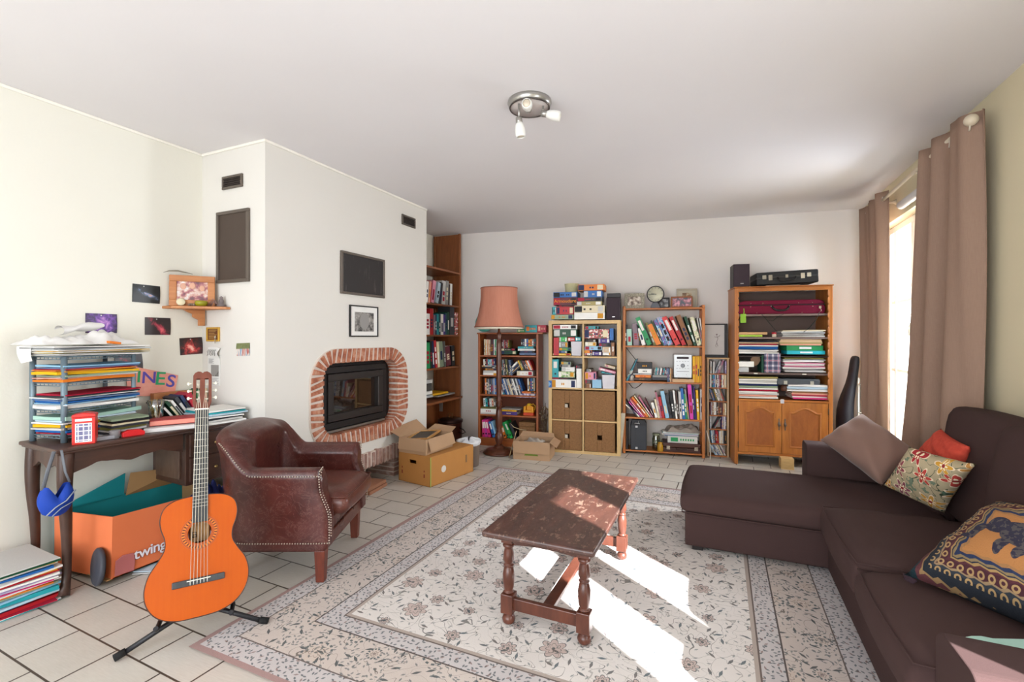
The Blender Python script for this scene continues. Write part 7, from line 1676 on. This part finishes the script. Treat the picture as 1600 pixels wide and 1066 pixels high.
def shade(u, v):
    a = 2*math.pi*u; t = 1-v; r = .204+.068*t**1.9-.006*math.sin(math.pi*t); k = 1-.022*abs(math.sin(4*a)); return (r*k*math.cos(a), r*k*math.sin(a), 1.392+.428*v)
sh2 = M(); sh2.grid(shade, 64, 14, wu=True); sh2.grid(lambda u, v: tuple(Vector(shade(u, v))*1.0-Vector((.004*math.cos(2*math.pi*u), .004*math.sin(2*math.pi*u), 0))), 64, 14, wu=True)
sd3 = obj('lamp_shade', sh2, SHD.m, lp)
tr = M(); tr.tube([shade(k/64, 0) for k in range(64)], .005, 6, closed=True).tube([shade(k/64, 1) for k in range(64)], .005, 6, closed=True); obj('shade_trim', tr, plain('#8d5644', .7), sd3)
sp_ = M()
for k in range(8): a = k*math.pi/4; sp_.tube([(0, 0, 1.80), (.20*math.cos(a), .20*math.sin(a), 1.812)], .002, 5)
obj('shade_spider', sp_, plain('#8f8678', .4, .5), lp); obj('lining_hem', M().grid(lambda u, v: (.266*math.cos(2*math.pi*u), .266*math.sin(2*math.pi*u), 1.370+.024*v), 64, 2, wu=True), plain('#cfc6b4', .8), sd3)
obj('bulb', M().ball((0, 0, 1.47), (.03, .03, .045)).lathe([(.014, 1.39), (.014, 1.44)], seg=12), plain('#e4e0d6', .3), lp)

# ---------------------------------------------------------------- boxes, bin, bucket on the floor
CARD2 = plain('#b07a3f', .85, 0, .07, 9); CARD3 = plain('#ab8a6b', .85, 0, .07, 9); CARDI = plain('#7d5f42', .9, 0, .07, 9)
ob = thing('cardboard_box', 'orange brown carton with a hand hole on the floor beside the fireplace', 'box', (-2.265, 3.374, 0), 0)
wv = Vector((-2.644+2.265, 3.441-3.374, 0)); av = math.atan2(-wv.y, -wv.x); ob.rotation_euler = (0, 0, av)
bw_, bd_, bh_ = .385, .585, .255
s = M(); s.box((-bw_, 0, 0), (-bw_+.006, bd_, bh_)).box((-.006, 0, 0), (0, bd_, bh_)).box((-bw_, bd_-.006, 0), (0, bd_, bh_)).box((-bw_, 0, 0), (0, bd_, .006))
s.box((-bw_, 0, 0), (0, .006, .175)).box((-bw_, 0, .205), (0, .006, bh_)).box((-bw_, 0, .175), (-.245, .006, .205)).box((-.165, 0, .175), (0, .006, .205))
obj('walls', s, CARD2, ob); obj('lid', M().box((-bw_+.006, .006, bh_-.006), (-.006, bd_-.006, bh_)), CARD2, ob)
for x in (-.34, -.07):
    obj('print_mark', M().box((x-.006, -.001, .07), (x+.006, .001, .10)).ball((x, 0, .125), (.006, .001, .009)), plain('#7a2420', .8), ob)
obj('round_sticker', M().lathe([(.03, 0), (.03, .0012)], seg=24, T=Matrix.Translation((.0, .17, .12)) @ Matrix.Rotation(R_(90), 4, 'Y')), plain('#cfcac4', .5), ob)
obj('hand_hole', M().box((-.001, .47, .11), (.001, .49, .18)), CARDI, ob); obj('green_tape', M().box((-.001, .0, .0), (.0012, .012, .25)), plain('#9aa24a', .7), ob)
tb = thing('cardboard_box', 'open beige carton with flaps up on top of the orange brown carton', 'box', (-2.165, 3.42, .2555), 0); tb.rotation_euler = (0, 0, av+R_(6))
w4, d4, h4 = .30, .40, .135
tb.location = (-2.335, 3.41, .2555)
s = M(); s.box((-w4, 0, 0), (-w4+.005, d4, h4)).box((-.005, 0, 0), (0, d4, h4)).box((-w4+.005, 0, 0), (-.005, .005, h4)).box((-w4+.005, d4-.005, 0), (-.005, d4, h4)).box((-w4+.005, .005, 0), (-.005, d4-.005, .005)); obj('walls', s, CARD3, tb)
obj('flap', M().add([(-w4, .0, h4), (-w4, d4, h4), (-w4-.13, d4, h4+.085), (-w4-.13, 0, h4+.045)], [(0, 1, 2, 3), (3, 2, 1, 0)]), CARD3, tb)
obj('flap', M().add([(0, .03, h4), (0, d4, h4), (.035, d4, h4-.10), (.035, .03, h4-.11)], [(0, 1, 2, 3), (3, 2, 1, 0)]), CARD3, tb)
obj('flap', M().add([(-w4+.01, d4, h4), (-.01, d4, h4), (-.03, d4+.10, h4+.03), (-w4+.03, d4+.09, h4+.04)], [(0, 1, 2, 3), (3, 2, 1, 0)]), CARD3, tb)
obj('flap', M().add([(-w4, 0, h4), (-.0, 0, h4), (.0, -.012, .03), (-w4, -.012, .03)], [(0, 1, 2, 3), (3, 2, 1, 0)]), CARD3, tb)
tf = thing('picture_frame', 'dark picture with a gilt wood edge lying inside the open beige carton', 'picture', (-2.50, 3.62, .37), 6)
f = M()
rim(f, -.11, .11, -.15, .15, .02, 0, .02, 'z')
obj('frame', f, wood('#a8743c', '#c99a5c', 'y', 9, .4, .2, name='gilt_wood'), tf, bevel=.003); obj('panel', M().box((-.092, -.132, .004), (.092, .132, .012)), plain('#37302a', .5), tf); tf.rotation_euler = (R_(4), R_(-5), R_(10))
bn = thing('waste_bin', 'small brown waste bin lined with a white bag beside the cartons', 'bin', (-2.30, 4.11, 0), 0)
obj('body', M().lathe([(.092, 0), (.097, .004), (.113, .235), (.117, .24), (.11, .24), (.092, .008), (0, .008)], seg=28), plain('#77685e', .5), bn)
obj('white_bag', M().grid(lambda u, v: ((.098+.018*math.sin(math.pi*v))*(1-.75*max(0, v-.55)/.45)*(1+.05*math.sin(9*2*math.pi*u)*v)*math.cos(2*math.pi*u)*1.05, (.098+.018*math.sin(math.pi*v))*(1-.75*max(0, v-.55)/.45)*(1+.05*math.cos(7*2*math.pi*u))*math.sin(2*math.pi*u)*1.05, .20+.09*v+.018*math.sin(5*2*math.pi*u+4*v)*v-.05*max(0, v-.6)), 48, 12, wu=True), plain('#d5d6da', .35, 0, .06, 40), bn)
b3 = thing('cardboard_box', 'open brown carton with flaps on the floor right of the floor lamp', 'box', (-2.0, 4.52, 0), 0); b3.rotation_euler = (0, 0, R_(9))
w5, d5, h5 = .39, .30, .19
s = M(); s.box((0, 0, 0), (w5, .005, h5)).box((0, d5-.005, 0), (w5, d5, h5)).box((0, .005, 0), (.005, d5-.005, h5)).box((w5-.005, .005, 0), (w5, d5-.005, h5)).box((.005, .005, 0), (w5-.005, d5-.005, .005)); obj('walls', s, CARD3, b3)
obj('flap', M().add([(w5, .0, h5), (w5, d5, h5), (w5+.07, d5, h5-.04), (w5+.07, 0, h5-.05)], [(0, 1, 2, 3), (3, 2, 1, 0)]), CARD3, b3)
obj('flap', M().add([(0.0, d5, h5), (w5, d5, h5), (w5-.02, d5+.06, h5+.03), (.02, d5+.06, h5+.04)], [(0, 1, 2, 3), (3, 2, 1, 0)]), CARD3, b3)
obj('flap', M().add([(0, 0, h5), (w5, 0, h5), (w5-.005, -.010, h5-.12), (.005, -.010, h5-.12)], [(0, 1, 2, 3), (3, 2, 1, 0)]), CARD3, b3)
obj('green_logo', M().prism([(.12, .045), (.27, .045), (.26, .062), (.13, .062)], -.0015, .0), plain('#6b7d2a', .7), b3)
tag(obj('wrapped_parcel', crumple(33, .10, .09, .05), plain('#a39a90', .7), loc=(-1.84, 4.72, .15)), 'grey wrapped bundle showing in the open carton by the lamp', 'parcel')
tag(obj('stick', M().tube([(0, 0, .004), (.02, .03, .12), (.05, .08, .28)], .004, 6), plain('#a98f66', .6), loc=(-2.05, 4.53, 0)), 'thin pale stick leaning behind the carton by the lamp', 'stick')
bu = thing('copper_bucket', 'lidded dark copper coal bucket at the foot of the alcove bookcase', 'bucket', (-2.93, 4.79, 0), 0)
bu.scale = (1.12, 1.12, 1.05)
COP = plain('#4f2a20', .3, .75)
obj('body', M().lathe([(.10, 0), (.115, .01), (.125, .14), (.12, .25), (.128, .262), (.118, .262), (.0, .25)], seg=32), COP, bu)
obj('lid', M().lathe([(.128, .262), (.132, .27), (.132, .292), (.10, .306), (.03, .312), (.0, .312)], seg=32), plain('#38231e', .35, .7), bu)
obj('lid_ring', M().tube([(.028*math.cos(a*.5236), .0, .338+.028*math.sin(a*.5236)) for a in range(12)], .004, 6, closed=True), plain('#7a5a34', .3, .8), bu)
obj('side_handle', M().tube([(.12, -.02, .21), (.17, -.03, .20), (.20, -.03, .17), (.16, -.03, .15), (.12, -.02, .16)], .005, 6), plain('#1d1a1a', .4, .6), bu)
# dried bouquet
db = thing('dried_bouquet', 'bundle of dried twigs and leaves between the DVD bookcase and the cube bookcase', 'plant', DV.p(.79, .06, 0), 0)
s = M(); rnd = random.Random(8)
for k in range(26):
    a = rnd.uniform(0, 6.28); r = rnd.uniform(.01, .055); hh = rnd.uniform(.3, .52); s.tube([(r*.3*math.cos(a), r*.3*math.sin(a), .01), (r*.6*math.cos(a), r*.6*math.sin(a), hh*.5), (r*math.cos(a+.3), r*math.sin(a+.3), hh)], .0022, 5)
obj('twigs', s, plain('#5f4a38', .9), db)
s = M()
for k in range(60):
    a = rnd.uniform(0, 6.28); r = rnd.uniform(.01, .055); z = rnd.uniform(.12, .48); T_ = Matrix.Translation((r*math.cos(a), r*math.sin(a), z)) @ Euler((rnd.uniform(0, 3), rnd.uniform(0, 3), a)).to_matrix().to_4x4()
    s.add([(-.012, 0, 0), (0, .006, .012), (.016, 0, .002), (0, -.006, -.010)], [(0, 1, 2, 3), (3, 2, 1, 0)], 0, False, T_)
obj('dried_leaves', s, plain('#7d6a52', .9, 0, .25, 60), db, kind='stuff')

# ---------------------------------------------------------------- ceiling spotlight
cx_, cy_ = -.975, 2.43
sl_ = thing('ceiling_spotlight', 'round brushed metal ceiling lamp with three white spot heads', 'lamp', (cx_, cy_, H), 24)
STL = plain('#a5a29d', .28, .75)
obj('ceiling_plate', M().lathe([(.12, 0), (.122, -.012), (.115, -.03), (.108, -.036), (.106, -.034)], seg=48), STL, sl_)
obj('base_disc', M().lathe([(.106, -.0345), (.106, -.0365), (0, -.0365)], seg=48), plain('#cfc6c2', .3, .15), sl_)
obj('plate_ring', M().tube([(.110*math.cos(k*math.pi/24), .110*math.sin(k*math.pi/24), -.037) for k in range(48)], .004, 6, closed=True), plain('#5d5652', .3, .7), sl_)
GLS = plain('#e3e2dc', .3)
for (a, el, az, ar_, dp) in ((-140, -84, 0, .078, .115), (-20, -14, -8, .078, .072), (-100, -6, -98, .045, .060)):
    px, py = ar_*math.cos(R_(a)), ar_*math.sin(R_(a))
    arm = obj('arm', M().tube([(px, py, -.03), (px, py, -dp)], .006, 10).ball((px, py, -dp-.002), .010), STL, sl_)
    T_ = Matrix.Translation((px, py, -dp-.006)) @ Matrix.Rotation(R_(az), 4, 'Z') @ Matrix.Rotation(R_(90-el), 4, 'Y')
    obj('socket', M().lathe([(.012, -.012), (.018, -.008), (.019, .018), (.016, .022)], seg=18, T=T_), STL, arm)
    hd_ = obj('spot_head', M().lathe([(.016, .018), (.022, .03), (.028, .055), (.028, .085), (.024, .098), (.021, .098), (.024, .085), (.024, .055), (.0, .03)], seg=24, T=T_), GLS, arm)
    obj('bulb', M().lathe([(.0, .05), (.020, .055), (.021, .092), (0, .094)], seg=18, T=T_), plain('#d9cbb8', .3), hd_)

# ---------------------------------------------------------------- curtains, rod, far corner
CUR = NT('linen_curtain'); _v = CUR.coord(); _f = CUR.noise(CUR.coord(scale=(1, 1, .08)), 260, 2); _g = CUR.noise(CUR.coord(scale=(1, 1, 14)), 40, 3)
CUR.bump(_f, .25, .002); CUR.fin(CUR.mix(CUR.math('ADD', CUR.math('MULTIPLY', _f, .6), CUR.math('MULTIPLY', _g, .4)), '#8f7464', '#a98d7b'), .95, 0, .1)
_t = CUR.n('ShaderNodeBsdfTranslucent'); _t.inputs[0].default_value = lin('#a98d7b'); _mx = CUR.n('ShaderNodeMixShader'); _mx.inputs[0].default_value = .14
CUR.l(CUR.b.outputs[0], _mx.inputs[1]); CUR.l(_t.outputs[0], _mx.inputs[2]); CUR.l(_mx.outputs[0], CUR.out.inputs[0])
RXX, RZZ = 1.21, 2.40
rod = thing('curtain_rod', 'cream curtain rod on turned brackets above the far window', 'curtain rod', (RXX, 4.3, RZZ), 0)
CRM = plain('#cbbda6', .4)
obj('rod', M().tube([(0, -1.0, .03), (0, .62, .0)], .013, 12), CRM, rod)
obj('finial', M().ball((0, -1.03, .031), .032, seg=16, rings=10), CRM, rod)
for y in (-.25, .55): obj('bracket', M().tube([(0, y, .0), (XR-RXX-.02, y, .0), (XR-RXX, y, .0)], [.008, .010, .024], 12), CRM, rod)
def curtain(label, ytop, ybot, zt, zb, folds, amp, bow, phase=0):
    c = thing('curtain', label, 'curtain', (RXX, (ytop[0]+ytop[1])/2, 0), 0); yc = (ytop[0]+ytop[1])/2
    def f(u, v):
        t = 1-v; a0 = ytop[0]+(ybot[0]-ytop[0])*bow(t); a1 = ytop[1]+(ybot[1]-ytop[1])*bow(t); y = a0+(a1-a0)*u
        A = amp*(.8+.5*t); x = A*math.sin(2*math.pi*folds*u+phase+.5*math.sin(3*t))+.012*math.sin(2*math.pi*folds*2.3*u+5*t)
        return (x, y-yc+.012*math.cos(2*math.pi*folds*u+phase), zb+(zt-zb)*v)
    mb = M(); mb.grid(f, 140, 30); o = obj('cloth', mb, CUR.m, c)
    s = o.modifiers.new('thickness', 'SOLIDIFY'); s.thickness = .003
    n = int(folds*2)
    for k in range(n):
        u = (k+.5)/n; p = f(u, .955); y = p[1]
        obj('eyelet', M().tube([(p[0]*0+.026*math.cos(a*.5236)*.25, y+.026*math.cos(a*.5236), RZZ+.01+.026*math.sin(a*.5236)) for a in range(12)], .005, 6, closed=True), plain('#d2c9b8', .3, .3), c)
    return c
curtain('wide taupe curtain gathered on the near side of the far window', (3.24, 3.83), (3.30, 4.24), 2.475, .05, 2.5, .05, lambda t: t**1.2, 1.2)
curtain('taupe curtain in the far corner with daylight on its lower part', (4.72, 5.33), (4.66, 5.16), 2.47, .05, 2.5, .042, lambda t: t, 2.4)
tag(obj('roller_blind_case', M().lathe([(.03, 0), (.032, .01), (.032, .60), (.03, .61)], seg=16, T=Matrix.Translation((0, 0, 0)) @ Matrix.Rotation(R_(90), 4, 'X')), plain('#c9c5c4', .4), loc=(XR-.03, 4.62, 2.315)), 'short grey white blind case fixed above the far window', 'blind')
cs_ = thing('guitar_case', 'black soft guitar case leaning in the far right corner behind the sofa', 'case', (1.115, 5.535, 0), 0)
BKF = NT('black_nylon'); _v = BKF.coord(); BKF.bump(BKF.noise(_v, 300, 2), .3, .002); BKF.fin(BKF.mix(BKF.noise(_v, 6, 3), '#121219', '#20222e'), .6, 0, .4)
cax = [(0, 0, .04), (.0, .0, .14), (.0, .01, .30), (-.005, .015, .42), (-.01, .02, .56), (.015, .03, .70), (.05, .04, .82), (.07, .05, .96), (.082, .055, 1.05), (.088, .058, 1.10)]
cr_ = [.09, .135, .145, .13, .13, .105, .078, .068, .074, .055]
mb = M(); mb.tube(cax, cr_, 20, flat=.55); obj('soft_shell', mb, BKF.m, cs_, sub=1)
obj('zip_line', M().tube([(.10, -.05, .30), (.09, -.045, .42), (.085, -.03, .56), (.085, -.01, .70), (.09, .01, .82)], .003, 6), plain('#8d8f98', .4, .5), cs_)
obj('front_pocket', M().tube([(-.02, -.045, .10), (-.01, -.04, .30), (.0, -.02, .44)], [.08, .09, .06], 16, flat=.5), BKF.m, cs_)
wr_ = thing('wire_rack', 'white wire floor rack beside the far curtain', 'rack', (1.185, 5.27, 0), 0)
s = M(); 
for x, y in ((-.02, -.10), (.08, -.10), (-.02, .04), (.08, .04)): s.tube([(x, y, 0), (x, y, 1.03 if y < 0 else .9)], .006, 8)
for z in (.3, .58, .84): s.tube([(-.02, -.10, z), (.08, -.10, z), (.08, .04, z), (-.02, .04, z)], .004, 6, closed=True)
obj('wire_frame', s, plain('#c9c2b4', .4), wr_)
tag(obj('black_gadget', M().box((-.03, -.03, 0), (.03, .03, .12)).ball((0, -.03, .06), (.02, .01, .02)), plain('#22272a', .5), bevel=.004, loc=(1.205, 5.24, .845)), 'small black gadget standing on the white wire rack', 'gadget')
